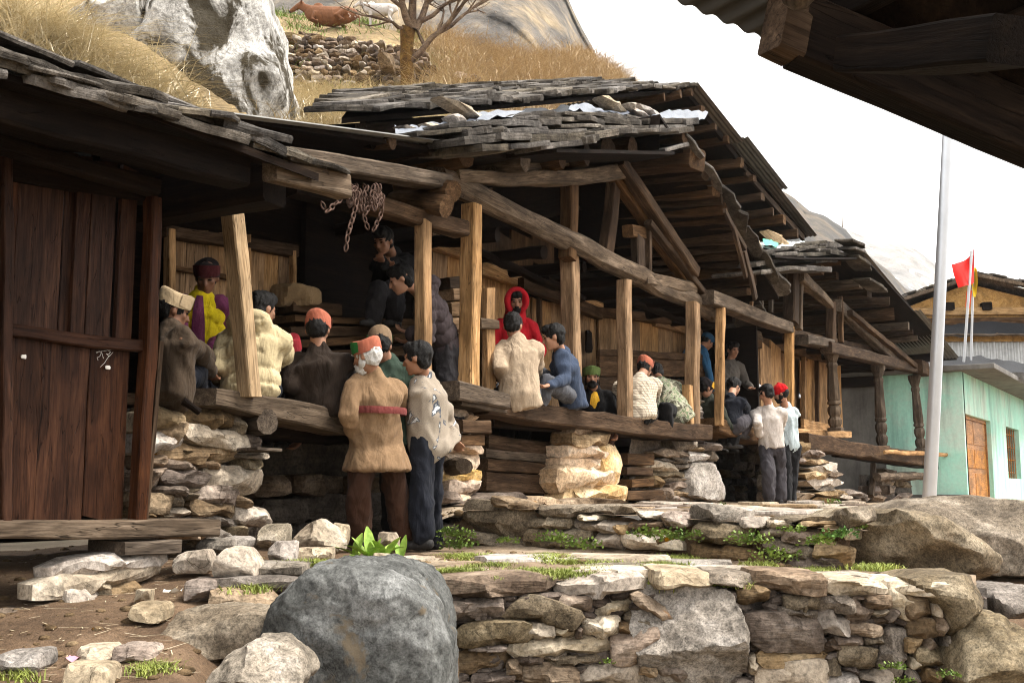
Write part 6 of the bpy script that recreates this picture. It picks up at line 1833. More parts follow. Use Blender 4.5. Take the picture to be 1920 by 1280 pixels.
def tube_mesh(pts, lat, wd, k=14, flat0=False):
    """closed loft through pts; wd = (half width along lat, half depth) per point"""
    v = []; f = []; n = len(pts)
    rows = []
    for i in range(n):
        tg = (pts[min(i+1, n-1)]-pts[max(i-1, 0)])
        tg = tg.normalized() if tg.length > 1e-6 else ZAX
        l = lat[i]-tg*lat[i].dot(tg)
        if l.length < 1e-4: l = XAX-tg*XAX.dot(tg)
        l.normalize(); d = tg.cross(l)
        rows.append((pts[i], l, d, tg, wd[i]))
    full = rows[:1] if flat0 else [(rows[0][0]-rows[0][3]*min(rows[0][4])*.6, *rows[0][1:4], (rows[0][4][0]*.6, rows[0][4][1]*.6))]
    full = (rows if flat0 else full+rows)+[(rows[-1][0]+rows[-1][3]*min(rows[-1][4])*.6, *rows[-1][1:4], (rows[-1][4][0]*.6, rows[-1][4][1]*.6))]
    for p, l, d, tg, (w, dp) in full:
        for j in range(k):
            a = 2*math.pi*j/k
            v.append(p+l*math.cos(a)*w+d*math.sin(a)*dp)
    n = len(full)
    for i in range(n-1):
        for j in range(k):
            a = i*k+j; b = i*k+(j+1) % k
            f.append((a, b, b+k, a+k))
    f.append(tuple(reversed(range(k)))); f.append(tuple(range((n-1)*k, n*k)))
    return v, f
def ell_mesh(c, x, y, z, rx, ry, rz):
    vs, fs = cube_sphere(5)
    return [c+x*(s.x*rx)+y*(s.y*ry)+z*(s.z*rz) for s in vs], fs
def join(parts):
    V = []; Fc = []
    for v, f in parts:
        b = len(V); V += list(v); Fc += [tuple(i+b for i in q) for q in f]
    return V, Fc
QUEUE = []
def remesh(name, parts, mat, parent, vox, disp=None, smooth=3):
    V, Fc = join(parts)
    me = mesh('tmp', V, Fc, mat)
    o = bpy.data.objects.new('tmp', me); COL.objects.link(o)
    bm = bmesh.new(); bm.from_mesh(me); bmesh.ops.recalc_face_normals(bm, faces=bm.faces); bm.to_mesh(me); bm.free()
    md = o.modifiers.new('r', 'REMESH'); md.mode = 'VOXEL'; md.voxel_size = vox; md.use_smooth_shade = True
    if smooth:
        sm_ = o.modifiers.new('s', 'SMOOTH'); sm_.factor = .5; sm_.iterations = smooth
    QUEUE.append((o, name, parent, mat, disp))
def flush():
    bpy.context.view_layer.update()
    dg = bpy.context.evaluated_depsgraph_get()
    made = []
    for o, name, parent, mat, disp in QUEUE:
        me = bpy.data.meshes.new_from_object(o.evaluated_get(dg), depsgraph=dg)
        made.append((me, name, parent, mat, disp))
    for o, *_ in QUEUE:
        m_ = o.data; bpy.data.objects.remove(o); bpy.data.meshes.remove(m_)
    for me, name, parent, mat, disp in made:
        n = len(me.vertices)
        co = np.empty(n*3); me.vertices.foreach_get('co', co); co = co.reshape(-1, 3)
        if disp:
            no = np.empty(n*3); me.vertices.foreach_get('normal', no); no = no.reshape(-1, 3)
            co = co+no*disp(co)[:, None]
        base = WM[parent.name].translation
        co = co-np.array(base)
        me.vertices.foreach_set('co', co.ravel())
        me.materials.clear(); me.materials.append(mat)
        me.polygons.foreach_set('use_smooth', [True]*len(me.polygons))
        me.name = name
        me.update()
        link(name, me, parent, Matrix.Translation(base))
    QUEUE.clear()
def wrinkle(amp, freq=7.0, seed=0):
    so = Vector((seed*3.7, seed*1.3, seed*9.1))
    def d(co):
        out = np.empty(len(co))
        for i, p in enumerate(co):
            q = Vector((p[0], p[1], p[2]*.55))
            q = q+noise.noise_vector(q*3+so)*.06
            a = 1-abs(noise.noise(q*freq+so))*2.2
            b = 1-abs(noise.noise(q*freq*2.2+so*2))*2.2
            out[i] = amp*(a*.9+b*.5-.45)
        return out
    return d
def quilt(bones, amp=.024, pitch=.105, base=None):
    A = [np.array(a) for a, b in bones]; D = [np.array(b)-np.array(a) for a, b in bones]
    def d(co):
        best = np.full(len(co), 1e9); s = np.zeros(len(co))
        for a, dd in zip(A, D):
            L = np.linalg.norm(dd); u = dd/L
            t = (co-a)@u; tc = np.clip(t, 0, L)
            r = np.linalg.norm(co-a-np.outer(tc, u), axis=1)
            k = r < best
            best[k] = r[k]; s[k] = t[k]
        r_ = amp*(np.abs(np.sin(np.pi*s/pitch))**.45-.8)
        return r_+(base(co)*.3 if base else 0)
    return d
def facing(a):
    a = math.radians(a); return FH*math.cos(a)+RT*math.sin(a)
def rot_to(f, pitch):
    """head frame: forward f tilted down by pitch degrees"""
    p = math.radians(pitch); up = ZAX
    return (f*math.cos(p)-up*math.sin(p)).normalized(), (up*math.cos(p)+f*math.sin(p)).normalized()

def topi(c, f, u, l, body, band, parent, h=.088, r=.096):
    """round flat-topped hill cap with a turned-up flap"""
    v = []; fc = []
    k = 22
    rings = [(0, 1.0), (.02, 1.02), (h*.75, 1.0), (h, .95), (h*1.06, .86), (h*1.03, .4), (h*1.02, .02)]
    base = c+u*.018-f*.010
    for (z, s) in rings:
        for j in range(k):
            a = 2*math.pi*j/k
            v.append(base+u*(z+.012*math.cos(2*a))+f*math.cos(a)*r*1.08*s+l*math.sin(a)*r*.92*s)
    for i in range(len(rings)-1):
        for j in range(k): fc.append((i*k+j, i*k+(j+1) % k, (i+1)*k+(j+1) % k, (i+1)*k+j))
    fc.append(tuple(range((len(rings)-1)*k, len(rings)*k)))
    hat = link('cap', mesh('cap', v, fc, body, smooth=True, sharp=1.2), parent)
    v = []; fc = []
    n = 12
    for (z, s) in ((.004, 1.05), (h*.5, 1.09), (h*1.08, 1.10), (h*1.08, 1.04), (h*.5, 1.03)):
        for j in range(n+1):
            a = -1.45+2.9*j/n
            zz = z*(1-.25*(abs(a)/1.45)**2) if z > .01 else z
            v.append(base+u*zz+f*math.cos(a)*r*1.08*s+l*math.sin(a)*r*.92*s)
    for i in range(4):
        for j in range(n): fc.append((i*(n+1)+j, i*(n+1)+j+1, (i+1)*(n+1)+j+1, (i+1)*(n+1)+j))
    link('cap_flap', mesh('cap_flap', v, fc, band, smooth=True, sharp=1.2), hat)
    return hat

def person(label, J, face, hface=None, pitch=10, skin=SKIN, top=None, legs=None, hair=HAIR, cap=None, vox=.0105, cv=.016, coat=None, puffer=False, sh=.185, beard=None, hood=None, extra=None, fat=1.0, legfat=1.0, group='villagers on and around the veranda', hips=None, collar=True, vest=None, seed=1, wr=.016, shoe=SHOE):
    """J: pixel joints (px, py, Y). coat: list of (px,py,Y,half width,half depth) hem rings below the waist"""
    Q = {k: P(*v) for k, v in J.items()}
    f = facing(face); l = f.cross(ZAX).normalized()          # l = the person's right
    pel, nk, hd = Q['pelvis'], Q['neck'], Q['head']
    lo = min(q.z for q in Q.values())
    t = thing('person', (pel.x, pel.y, lo-.06), label, 'person', group)
    spine = (nk-pel)
    # lean: keep the chest's lateral axis level
    shL = Q.get('sl', nk-spine.normalized()*.085-l*sh*.95); shR = Q.get('sr', nk-spine.normalized()*.085+l*sh*.95)
    if 'sl' in Q or 'sr' in Q: l2 = (shR-shL).normalized()
    else: l2 = l
    fch = l2.cross(spine.normalized())
    fwd = fch if fch.dot(f) > 0 else -fch
    hf, hu = rot_to(facing(face if hface is None else hface), pitch)
    hl = hf.cross(hu).normalized()
    def arm(s):
        S = shL if s < 0 else shR
        k = 'l' if s < 0 else 'r'
        E = Q.get('e'+k, S-ZAX*.25+l*s*.08+fwd*.05)
        Hd = Q.get('h'+k, E-ZAX*.12+fwd*.2-l*s*.06)
        e = E-S; E = S+e.normalized()*min(max(e.length, .2), .34)
        h_ = Hd-E; Hd = E+h_.normalized()*min(max(h_.length, .18), .30)
        return S, E, Hd
    arms = [arm(-1), arm(1)]
    hipL, hipR = pel-l*.09, pel+l*.09
    def leg(s):
        Hh = hipL if s < 0 else hipR
        k = 'l' if s < 0 else 'r'
        K = Q.get('k'+k, Hh+f*.38+ZAX*.06); A_ = Q.get('a'+k, K-ZAX*.3-f*.1)
        kd = K-Hh; K = Hh+kd.normalized()*min(max(kd.length, .33), .47)
        ad = A_-K; A_ = K+ad.normalized()*min(max(ad.length, .30), .46)
        return Hh, K, A_
    lgs = [leg(-1), leg(1)]
    # ---- body, one continuous surface
    parts = []
    sp = [pel, pel.lerp(nk, .35), pel.lerp(nk, .72), nk-spine.normalized()*.04, nk+ZAX*.02]
    parts.append(tube_mesh(sp, [l, l.lerp(l2, .4), l2, l2, l2], [(.10, .075), (.09, .07), (.10, .07), (.07, .05), (.052, .052)]))
    parts.append(tube_mesh([nk-spine.normalized()*.05, nk.lerp(hd, .5), hd-hu*.03], [hl]*3, [(.062, .06), (.052, .054), (.05, .052)], 12))
    for S, E, Hd in arms:
        parts.append(tube_mesh([S, S.lerp(E, .5), E, E.lerp(Hd, .35), Hd], [f]*5, [(.026, .026), (.03, .03), (.028, .028), (.032, .032), (.025, .021)], 10))
        fd = (Hd-E).normalized(); side = fd.cross(ZAX)
        side = side.normalized() if side.length > .1 else l
        pn = fd.cross(side)
        pal = Hd+fd*.045
        parts.append(tube_mesh([Hd, pal, Hd+fd*.085], [side]*3, [(.026, .018), (.040, .016), (.040, .014)], 10))
        for q in range(4):
            b0 = Hd+fd*.085+side*(.029-.0195*q); L = (.058, .07, .074, .06)[q if S is shL else 3-q]
            m1 = b0+fd*L*.5-pn*.008; e1 = m1+(fd*.6-pn*.8).normalized()*L*.55
            parts.append(tube_mesh([b0, m1, e1], [side]*3, [(.0095, .0095), (.009, .009), (.0075, .0075)], 6))
        sg = 1 if S is shL else -1
        b0 = Hd+fd*.03+side*.032*sg
        parts.append(tube_mesh([b0, b0+fd*.03+side*.022*sg, b0+fd*.06+side*.02*sg-pn*.012], [pn]*3, [(.011, .011), (.0105, .0105), (.009, .009)], 6))
    for Hh, K, A_ in lgs:
        parts.append(tube_mesh([Hh, Hh.lerp(K, .5), K, K.lerp(A_, .35), A_], [l]*5, [(.078, .078), (.068, .068), (.05, .052), (.048, .052), (.034, .036)], 10))
    # head
    cr = hd
    parts.append(ell_mesh(cr+hu*.022-hf*.012, hl, hf, hu, .074, .094, .092))
    parts.append(ell_mesh(cr-hu*.038+hf*.022, hl, hf, hu, .058, .068, .074))
    parts.append(ell_mesh(cr-hu*.092+hf*.058, hl, hf, hu, .028, .026, .022))
    parts.append(ell_mesh(cr+hu*.022+hf*.072, hl, hf, hu, .052, .017, .013))
    parts.append(tube_mesh([cr+hu*.012+hf*.084, cr-hu*.012+hf*.099, cr-hu*.032+hf*.108], [hl]*3, [(.009, .010), (.0115, .012), (.017, .012)], 8))
    parts.append(ell_mesh(cr-hu*.062+hf*.084, hl, hf, hu, .024, .012, .009))
    for s in (-1, 1):
        parts.append(ell_mesh(cr-hu*.012+hl*s*.076-hf*.012, hl, hf, hu, .010, .019, .031))
        parts.append(ell_mesh(cr-hu*.018+hl*s*.042+hf*.062, hl, hf, hu, .020, .018, .020))
    remesh('body', parts, skin, t, vox, None, 2)
    for s in (-1, 1):
        v, fc = ell_mesh(cr+hu*.004+hl*s*.031+hf*.081, hl, hf, hu, .014, .007, .0065)
        link('eye', mesh('eye', v, fc, EYEM, smooth=True), t)
        v, fc = ell_mesh(cr+hu*.026+hl*s*.033+hf*.087, hl, hf, hu, .021, .006, .0055)
        link('eyebrow', mesh('eyebrow', v, fc, hair or HAIR, smooth=True), t)
    if beard:
        bp = [ell_mesh(cr-hu*.078+hf*.052, hl, hf, hu, .050, .050, .045), ell_mesh(cr-hu*.045+hf*.098, hl, hf, hu, .030, .012, .009)]
        bp += [ell_mesh(cr-hu*.045+hl*s*.06+hf*.01, hl, hf, hu, .013, .03, .045) for s in (-1, 1)]
        remesh('beard', bp, beard, t, .010, wrinkle(.006, 40, seed), 1)
    # ---- hair and headgear
    if hair:
        hp = [ell_mesh(cr-hu*.012-hf*.048, hl, hf, hu, .074, .052, .072)] if not cap else [ell_mesh(cr+hu*.014-hf*.022, hl, hf, hu, .0775, .094, .088), ell_mesh(cr-hu*.03-hf*.05, hl, hf, hu, .062, .042, .045)]
        if not cap: hp.append(ell_mesh(cr+hu*.036-hf*.022, hl, hf, hu, .084, .098, .093))
        if not cap: hp.append(ell_mesh(cr+hu*.082+hf*.035, hl, hf, hu, .066, .06, .045))
        remesh('hair', hp, hair, t, .009, wrinkle(.009, 26, seed), 1)
    if cap:
        if cap[0] == 'topi': topi(cr, hf, hu, hl, cap[1], cap[2], t)
        elif cap[0] == 'beanie':
            v, fc = ell_mesh(cr+hu*.052-hf*.012, hl, hf, hu, .092, .108, .095)
            hat = remesh('beanie', [(v, fc), ell_mesh(cr+hu*.04-hf*.012, hl, hf, hu, .098, .114, .035), ell_mesh(cr+hu*.145-hf*.02, hl, hf, hu, .02, .02, .02)], cap[1], t, .009, wrinkle(.005, 22, seed), 1)
        elif cap[0] == 'brim':
            remesh('cap', [ell_mesh(cr+hu*.05-hf*.012, hl, hf, hu, .090, .108, .085), tube_mesh([cr+hu*.05+hf*.07, cr+hu*.04+hf*.15], [hl]*2, [(.08, .008), (.06, .008)], 14)], cap[1], t, .008, None, 1)
    # ---- clothes
    S_, top_m = None, top
    def torso_parts(inf, hem=None, short=False):
        w = [(.150*fat+inf, .112*fat+inf), (.140*fat+inf, .108*fat+inf), (.160*fat+inf, .118*fat+inf), (.125*fat+inf*.6, .082*fat+inf*.6), (.062+inf*.4, .064+inf*.4)]
        pts_ = [pel-spine.normalized()*.02, pel.lerp(nk, .35), pel.lerp(nk, .72), nk-spine.normalized()*.06, nk+spine.normalized()*.012]
        lt = [l, l.lerp(l2, .4), l2, l2, l2]
        if hem:
            for (hx, hy, hY, hw, hdp) in hem:
                pts_.insert(0, P(hx, hy, hY)); w.insert(0, (hw, hdp)); lt.insert(0, l)
        return tube_mesh(pts_, lt, w, 18, flat0=bool(hem))
    def sleeve(inf, S, E, Hd, upto=.94):
        W2 = E.lerp(Hd, upto)
        return [tube_mesh([S+(nk-S)*.35, S, S.lerp(E, .5), E, E.lerp(Hd, .4), W2], [f]*6, [(.06+inf, .06+inf), (.060+inf, .058+inf), (.050+inf, .050+inf), (.045+inf, .045+inf), (.042+inf, .042+inf), (.034+inf*.9, .034+inf*.9)], 12)]
    inf = .034 if puffer else .016
    tp = [torso_parts(inf, coat)]
    if vest is None:
        for a in arms: tp += sleeve(inf*.9, *a)
    if collar: tp.append(tube_mesh([nk-spine.normalized()*.03, nk+spine.normalized()*.012+ZAX*.018], [hl]*2, [(.082, .08), (.070, .068)], 14))
    if hood == 'down': tp.append(ell_mesh(nk-fwd*.085+ZAX*.01, l2, fwd, ZAX, .165, .10, .10))
    bones = [(pel, nk)]+[(a[0], a[1]) for a in arms]+[(a[1], a[2]) for a in arms]
    dsp = wrinkle(wr, 7, seed)
    if puffer: dsp = quilt(bones, base=dsp)
    remesh(('vest' if vest else ('puffer_jacket' if puffer else ('robe' if coat else 'jacket'))), tp, top, t, cv, dsp, 3)
    if vest is not None:      # sleeves of the garment under the vest
        sp_ = []
        for a in arms: sp_ += sleeve(.012, *a)
        sp_.append(torso_parts(.006))
        remesh('sweater', sp_, vest, t, cv, wrinkle(.007, 8, seed+3), 3)
    if hood and hood != 'down':
        hp = [ell_mesh(cr+hu*.02-hf*.045, hl, hf, hu, .115, .105, .135), tube_mesh([nk-spine.normalized()*.04, nk.lerp(hd, .5)-hf*.03, hd-hf*.05], [hl]*3, [(.13, .11), (.105, .10), (.11, .10)], 16)]
        for k in range(21):
            a = math.pi*(-.28+1.56*k/20)
            hp.append(ell_mesh(cr+hu*(.015+.115*math.sin(a))+hl*.098*math.cos(a)+hf*.045, hl, hf, hu, .032, .035, .032))
        remesh('hood', hp, hood, t, .013, wrinkle(.006, 10, seed), 2)
    if legs:
        cf = .76 if coat else legfat
        lp = [tube_mesh([pel-ZAX*.0+spine.normalized()*(.02 if coat else .07), pel-spine.normalized()*.06], [l, l], [(.145*cf, .108*cf), (.15*cf, .115*cf)], 16)]
        for Hh, K, A_ in lgs:
            i2 = .022*legfat
            lp.append(tube_mesh([Hh, Hh.lerp(K, .5), K, K.lerp(A_, .4), K.lerp(A_, .97)], [l]*5, [((.082+i2)*(.75 if coat else 1), (.085+i2)*(.75 if coat else 1)), ((.072+i2)*(.85 if coat else 1), (.074+i2)*(.85 if coat else 1)), (.060+i2, .062+i2), (.056+i2, .060+i2), (.048+i2, .052+i2)], 12))
        remesh('trousers', lp, legs, t, cv, wrinkle(wr*1.2, 8, seed+7), 3)
    for Hh, K, A_ in lgs:
        sp_ = [tube_mesh([A_-f*.06-ZAX*.025, A_+f*.06-ZAX*.035, A_+f*.16-ZAX*.045], [l]*3, [(.038, .038), (.044, .034), (.036, .024)], 10), tube_mesh([A_+ZAX*.03, A_-ZAX*.03], [l]*2, [(.045, .045), (.044, .044)], 10)]
        V_, F_ = join(sp_)
        remesh('shoe', sp_, shoe, t, .012, None, 2)
    if extra: extra(t, dict(Q=Q, pel=pel, nk=nk, hd=hd, l=l, f=f, hf=hf, hu=hu, hl=hl, arms=arms, spine=spine))
    return t
def belt(y, px, Y, w, d, mat):
    def go(t, I):
        c = P(px, y, Y)
        v = []; fc = []
        k = 24
        for z in (-.024, 0, .024):
            for j in range(k):
                a = 2*math.pi*j/k
                s = 1.03 if z == 0 else 1.0
                v.append(c+I['l']*math.cos(a)*w*s+I['f']*math.sin(a)*d*s+ZAX*z)
        for i in range(2):
            for j in range(k): fc.append((i*k+j, i*k+(j+1) % k, (i+1)*k+(j+1) % k, (i+1)*k+j))
        link('belt', mesh('belt', v, fc, mat, smooth=True), t)
    return go
def shirt_front(mat, w=.055, h=.30, off=.122):
    def go(t, I):
        c = I['nk']-I['spine'].normalized()*.02
        rows = [[c-I['spine'].normalized()*(h*i/4)+I['l']*(w*(j-1)*(.5+.5*min(1, i/1.5)))+I['f']*(off+.012*math.sin(i)-(.01 if j != 1 else 0)-(.045 if i == 0 else 0)) for j in range(3)] for i in range(5)]
        sheet('shirt', rows, mat, t, amp=.006, freq=12, su=3, sv=3)
    return go

# robed old man at the first veranda
person('old man in belted tan wool robe and green and salmon cap leaning on the deck', dict(head=(688, 668, 4.85), neck=(702, 706, 4.85), pelvis=(706, 828, 4.9), el=(652, 772, 4.9), hl=(668, 822, 5.0), er=(752, 778, 4.98), hr=(735, 815, 5.12), kl=(672, 930, 4.95), al=(676, 1010, 5.0), kr=(742, 930, 4.9), ar=(756, 1012, 4.88)),
       -38, hface=-65, pitch=12, skin=SKIN, top=C['tan_wool'], legs=C['dark_brown_twill'], hair=HAIR_W, cap=('topi', C['cap_salmon'], C['cap_green']), coat=[(707, 852, 4.9, .212, .172), (707, 882, 4.9, .245, .20)], beard=HAIR_W, extra=belt(771, 704, 4.878, .222, .185, C['belt']), seed=2, fat=1.16, legfat=1.05)
person('boy in patterned grey cardigan and navy cargo trousers standing behind the robed man', dict(head=(782, 672, 4.75), neck=(797, 710, 4.78), pelvis=(802, 822, 4.78), el=(838, 770, 4.72), hl=(852, 822, 4.75), er=(790, 775, 4.95), hr=(780, 815, 5.0), kl=(790, 920, 4.75), al=(792, 1012, 4.72), kr=(808, 920, 4.85), ar=(812, 1014, 4.88)),
       -72, pitch=8, skin=SKIN, top=KNIT, legs=C['navy'], coat=[(812, 832, 4.78, .215, .20), (822, 846, 4.76, .22, .20)], seed=3, sh=.17, legfat=1.1, fat=1.1)
person('man in dark green wool jacket and brown hill cap behind the robed man', dict(head=(712, 648, 5.05), neck=(728, 682, 5.05), pelvis=(742, 815, 5.0), el=(762, 760, 5.05), hl=(745, 800, 5.15), er=(700, 740, 5.15), hr=(700, 790, 5.25), kl=(738, 920, 5.05), al=(735, 1005, 5.1), kr=(765, 920, 5.0), ar=(768, 1005, 5.05)),
       -8, pitch=20, top=C['green_wool'], legs=C['charcoal'], cap=('topi', C['cap_brown'], C['cap_green']), seed=4, coat=[(748, 838, 4.98, .17, .13)])
person('man in long dark brown coat and salmon cap seated with his back turned', dict(head=(596, 618, 5.2), neck=(598, 660, 5.18), pelvis=(604, 762, 5.15), el=(545, 725, 5.25), hl=(560, 755, 5.5), er=(656, 722, 5.25), hr=(640, 752, 5.5), kl=(560, 768, 5.6), al=(590, 775, 5.7), kr=(650, 768, 5.6), ar=(625, 775, 5.75)),
       2, pitch=14, top=C['brown_wool'], legs=C['charcoal'], cap=('topi', C['cap_salmon'], C['cap_salmon']), coat=[(610, 788, 5.13, .215, .12)], seed=5, sh=.205, fat=1.16)
person('young man in quilted cream jacket seated with his back to the slanted post', dict(head=(492, 580, 5.45), neck=(478, 618, 5.4), pelvis=(470, 728, 5.35), el=(412, 690, 5.5), hl=(415, 715, 5.75), er=(532, 690, 5.45), hr=(520, 725, 5.7), kl=(430, 740, 5.75), al=(450, 745, 5.85), kr=(520, 740, 5.75), ar=(495, 745, 5.85)),
       14, hface=35, pitch=10, top=C['cream'], legs=C['navy'], puffer=True, hood='down', seed=6, sh=.205, fat=1.15, cv=.013)
person('old man in beige cap and brown coat hunched on the pier by the hut', dict(head=(324, 582, 5.3), neck=(322, 618, 5.28), pelvis=(318, 725, 5.3), el=(372, 652, 5.45), hl=(400, 690, 5.6), er=(370, 660, 5.25), hr=(395, 700, 5.4), kl=(372, 690, 5.6), al=(375, 735, 5.65), kr=(368, 700, 5.35), ar=(360, 745, 5.45)),
       55, pitch=16, skin=SKIN_D, top=C['olive_brown'], legs=C['navy'], cap=('topi', C['cap_beige'], C['cap_beige']), coat=[(312, 760, 5.28, .17, .13)], seed=7, fat=1.15, sh=.2)
person('man in bright yellow quilted vest over purple sweater and dark banded cap', dict(head=(388, 520, 6.0), neck=(378, 553, 6.05), pelvis=(376, 680, 6.1), er=(338, 618, 6.0), hr=(370, 655, 5.85), el=(414, 620, 6.0), hl=(395, 660, 5.85), kl=(370, 760, 6.0), al=(370, 830, 6.05), kr=(405, 760, 6.0), ar=(405, 830, 6.05)),
       172, pitch=26, skin=SKIN_D, top=C['yellow'], vest=C['purple_knit'], legs=C['navy'], cap=('topi', C['cap_black'], C['cap_maroon']), puffer=True, seed=8, fat=.92, extra=shirt_front(C['purple_knit'], w=.045, h=.42, off=.145), hair=HAIR, cv=.013)
person('man in red cap and blue check shirt glimpsed between the cream and brown coats', dict(head=(543, 660, 5.85), neck=(548, 695, 5.9), pelvis=(552, 770, 5.95)), 195, pitch=25, skin=SKIN, top=C['check_blue'], legs=C['charcoal'], cap=('topi', C['cap_red'], C['cap_red']), seed=9, beard=HAIR, vox=.012)
person('young man in black jacket crouching on the dark bench with clasped hands', dict(head=(718, 452, 6.0), neck=(738, 478, 6.1), pelvis=(722, 578, 6.2), el=(685, 505, 5.95), hl=(716, 490, 5.85), er=(758, 520, 5.95), hr=(726, 492, 5.85), kl=(692, 525, 5.85), al=(700, 595, 5.9), kr=(745, 530, 5.85), ar=(740, 598, 5.9)),
       205, pitch=24, skin=SKIN, top=C['black_cloth'], legs=C['dark_grey'], seed=10)
person('man in plum grey quilted jacket bending forward past the honey post', dict(head=(752, 524, 5.5), neck=(792, 548, 5.52), pelvis=(838, 655, 5.5), el=(800, 640, 5.45), hl=(770, 625, 5.6), er=(815, 640, 5.65), hr=(770, 640, 5.75), kl=(838, 722, 5.42), al=(856, 790, 5.35), kr=(826, 725, 5.6), ar=(838, 792, 5.6)),
       -92, pitch=22, skin=SKIN_L, top=C['plum_grey'], legs=C['dark_grey'], puffer=True, hood='down', seed=11, fat=1.02, beard=None, cv=.013)
person('man in red hooded parka standing in the shade of the middle bay', dict(head=(968, 566, 5.95), neck=(966, 598, 6.0), pelvis=(962, 700, 6.05), kl=(945, 780, 5.9), al=(950, 830, 6.0), kr=(985, 780, 5.9), ar=(980, 830, 6.0)), 176, pitch=14, skin=SKIN, top=C['red'], legs=C['charcoal'], hood=C['red'], beard=HAIR, seed=12, vox=.012)
person('man wrapped in a beige wool blanket seated with his back turned on the deck', dict(head=(962, 612, 5.25), neck=(970, 640, 5.2), pelvis=(974, 738, 5.12), el=(938, 690, 5.2), hl=(945, 720, 5.4), er=(1006, 690, 5.2), hr=(998, 722, 5.4), kl=(940, 735, 5.5), al=(960, 740, 5.6), kr=(1005, 735, 5.5), ar=(985, 742, 5.6)),
       8, pitch=25, top=C['beige_wool'], legs=C['grey_jean'], coat=[(980, 768, 5.1, .20, .11)], seed=13, fat=1.08, vox=.012)
person('young man in slate blue jacket and grey jeans sitting sideways on the deck edge', dict(head=(1038, 632, 5.1), neck=(1052, 660, 5.12), pelvis=(1072, 745, 5.15), el=(1058, 712, 5.0), hl=(1028, 722, 5.02), er=(1040, 705, 5.3), hr=(1015, 712, 5.3), kl=(1016, 712, 5.1), al=(1004, 770, 5.2), kr=(1010, 700, 5.35), ar=(1000, 760, 5.45)),
       -85, pitch=14, skin=SKIN_L, top=C['slate_blue'], legs=C['grey_jean'], coat=[(1076, 766, 5.14, .14, .14)], seed=14, vox=.010)
person('bearded man in green cap, yellow shirt and dark jacket looking outwards', dict(head=(1109, 707, 5.55), neck=(1113, 732, 5.58), pelvis=(1114, 806, 5.6)), 178, pitch=4, skin=SKIN, top=C['black_cloth'], legs=C['dark_brown_twill'], cap=('topi', C['cap_olive'], C['cap_olive']), beard=HAIR, extra=shirt_front(C['yellow_shirt']), seed=15, vox=.011)
person('man in plaid shirt and salmon cap crouching beside the middle post', dict(head=(1209, 690, 5.35), neck=(1200, 710, 5.3), pelvis=(1200, 778, 5.2), el=(1146, 728, 5.3), hl=(1160, 765, 5.45), er=(1228, 740, 5.35), hr=(1225, 770, 5.5), kl=(1170, 770, 5.5), al=(1180, 795, 5.5), kr=(1225, 770, 5.5), ar=(1215, 796, 5.5)),
       8, hface=30, pitch=22, top=PLAID, legs=C['black_cloth'], cap=('topi', C['cap_salmon'], C['cap_salmon']), coat=[(1205, 792, 5.16, .17, .13)], seed=16, vox=.013, fat=1.1)
person('man in faded camouflage jacket and black trousers crouching between two posts', dict(head=(1230, 700, 5.75), neck=(1240, 716, 5.6), pelvis=(1272, 772, 5.25), el=(1235, 752, 5.3), hl=(1230, 770, 5.5), er=(1265, 750, 5.6), hr=(1240, 770, 5.7), kl=(1240, 765, 5.15), al=(1250, 795, 5.2), kr=(1270, 775, 5.55), ar=(1275, 795, 5.5)),
       -25, pitch=35, top=CAMO, legs=C['black_cloth'], seed=17, vox=.013, coat=[(1282, 790, 5.2, .16, .13)])
person('man in blue hooded jacket and blue cap leaning over the plank chest', dict(head=(1326, 640, 6.2), neck=(1310, 655, 6.25), pelvis=(1272, 690, 6.4), kl=(1275, 740, 6.3), al=(1275, 790, 6.35), kr=(1290, 740, 6.3), ar=(1290, 790, 6.35)), 65, pitch=30, skin=SKIN_L, top=C['blue'], legs=C['navy'], cap=('brim', C['blue']), seed=18, vox=.013)
person('young man in grey knit sweater standing against the pale store cupboard', dict(head=(1374, 656, 5.85), neck=(1369, 678, 5.9), pelvis=(1358, 745, 5.9), kl=(1350, 795, 5.8), al=(1350, 840, 5.85), kr=(1370, 795, 5.8), ar=(1370, 840, 5.85)), 155, pitch=12, skin=SKIN, top=C['grey_knit'], legs=C['charcoal'], seed=19, vox=.013)
person('man in dark green jacket and yellow banded black cap behind the round post', dict(head=(1324, 728, 5.5), neck=(1328, 746, 5.5), pelvis=(1332, 795, 5.5)), 60, pitch=25, skin=SKIN_L, top=C['moss'], legs=C['charcoal'], cap=('topi', C['cap_black'], C['yellow_shirt']), seed=20, vox=.013)
person('young man in navy jacket and grey trousers sitting cross legged on the far deck', dict(head=(1376, 725, 5.35), neck=(1369, 746, 5.3), pelvis=(1372, 796, 5.25), el=(1398, 772, 5.2), hl=(1408, 780, 5.4), er=(1400, 765, 5.3), hr=(1415, 775, 5.45), kl=(1418, 775, 5.3), al=(1400, 800, 5.3), kr=(1420, 782, 5.2), ar=(1395, 802, 5.2)),
       50, pitch=25, skin=SKIN_L, top=C['navy'], legs=C['grey_trouser'], seed=21, vox=.013)
person('man in black jacket and white and dark cap bending over the far deck', dict(head=(1416, 735, 5.7), neck=(1404, 745, 5.8), pelvis=(1385, 790, 6.0)), 120, pitch=45, skin=SKIN, top=C['black_cloth'], legs=C['charcoal'], cap=('brim', C['white']), seed=22, vox=.013)
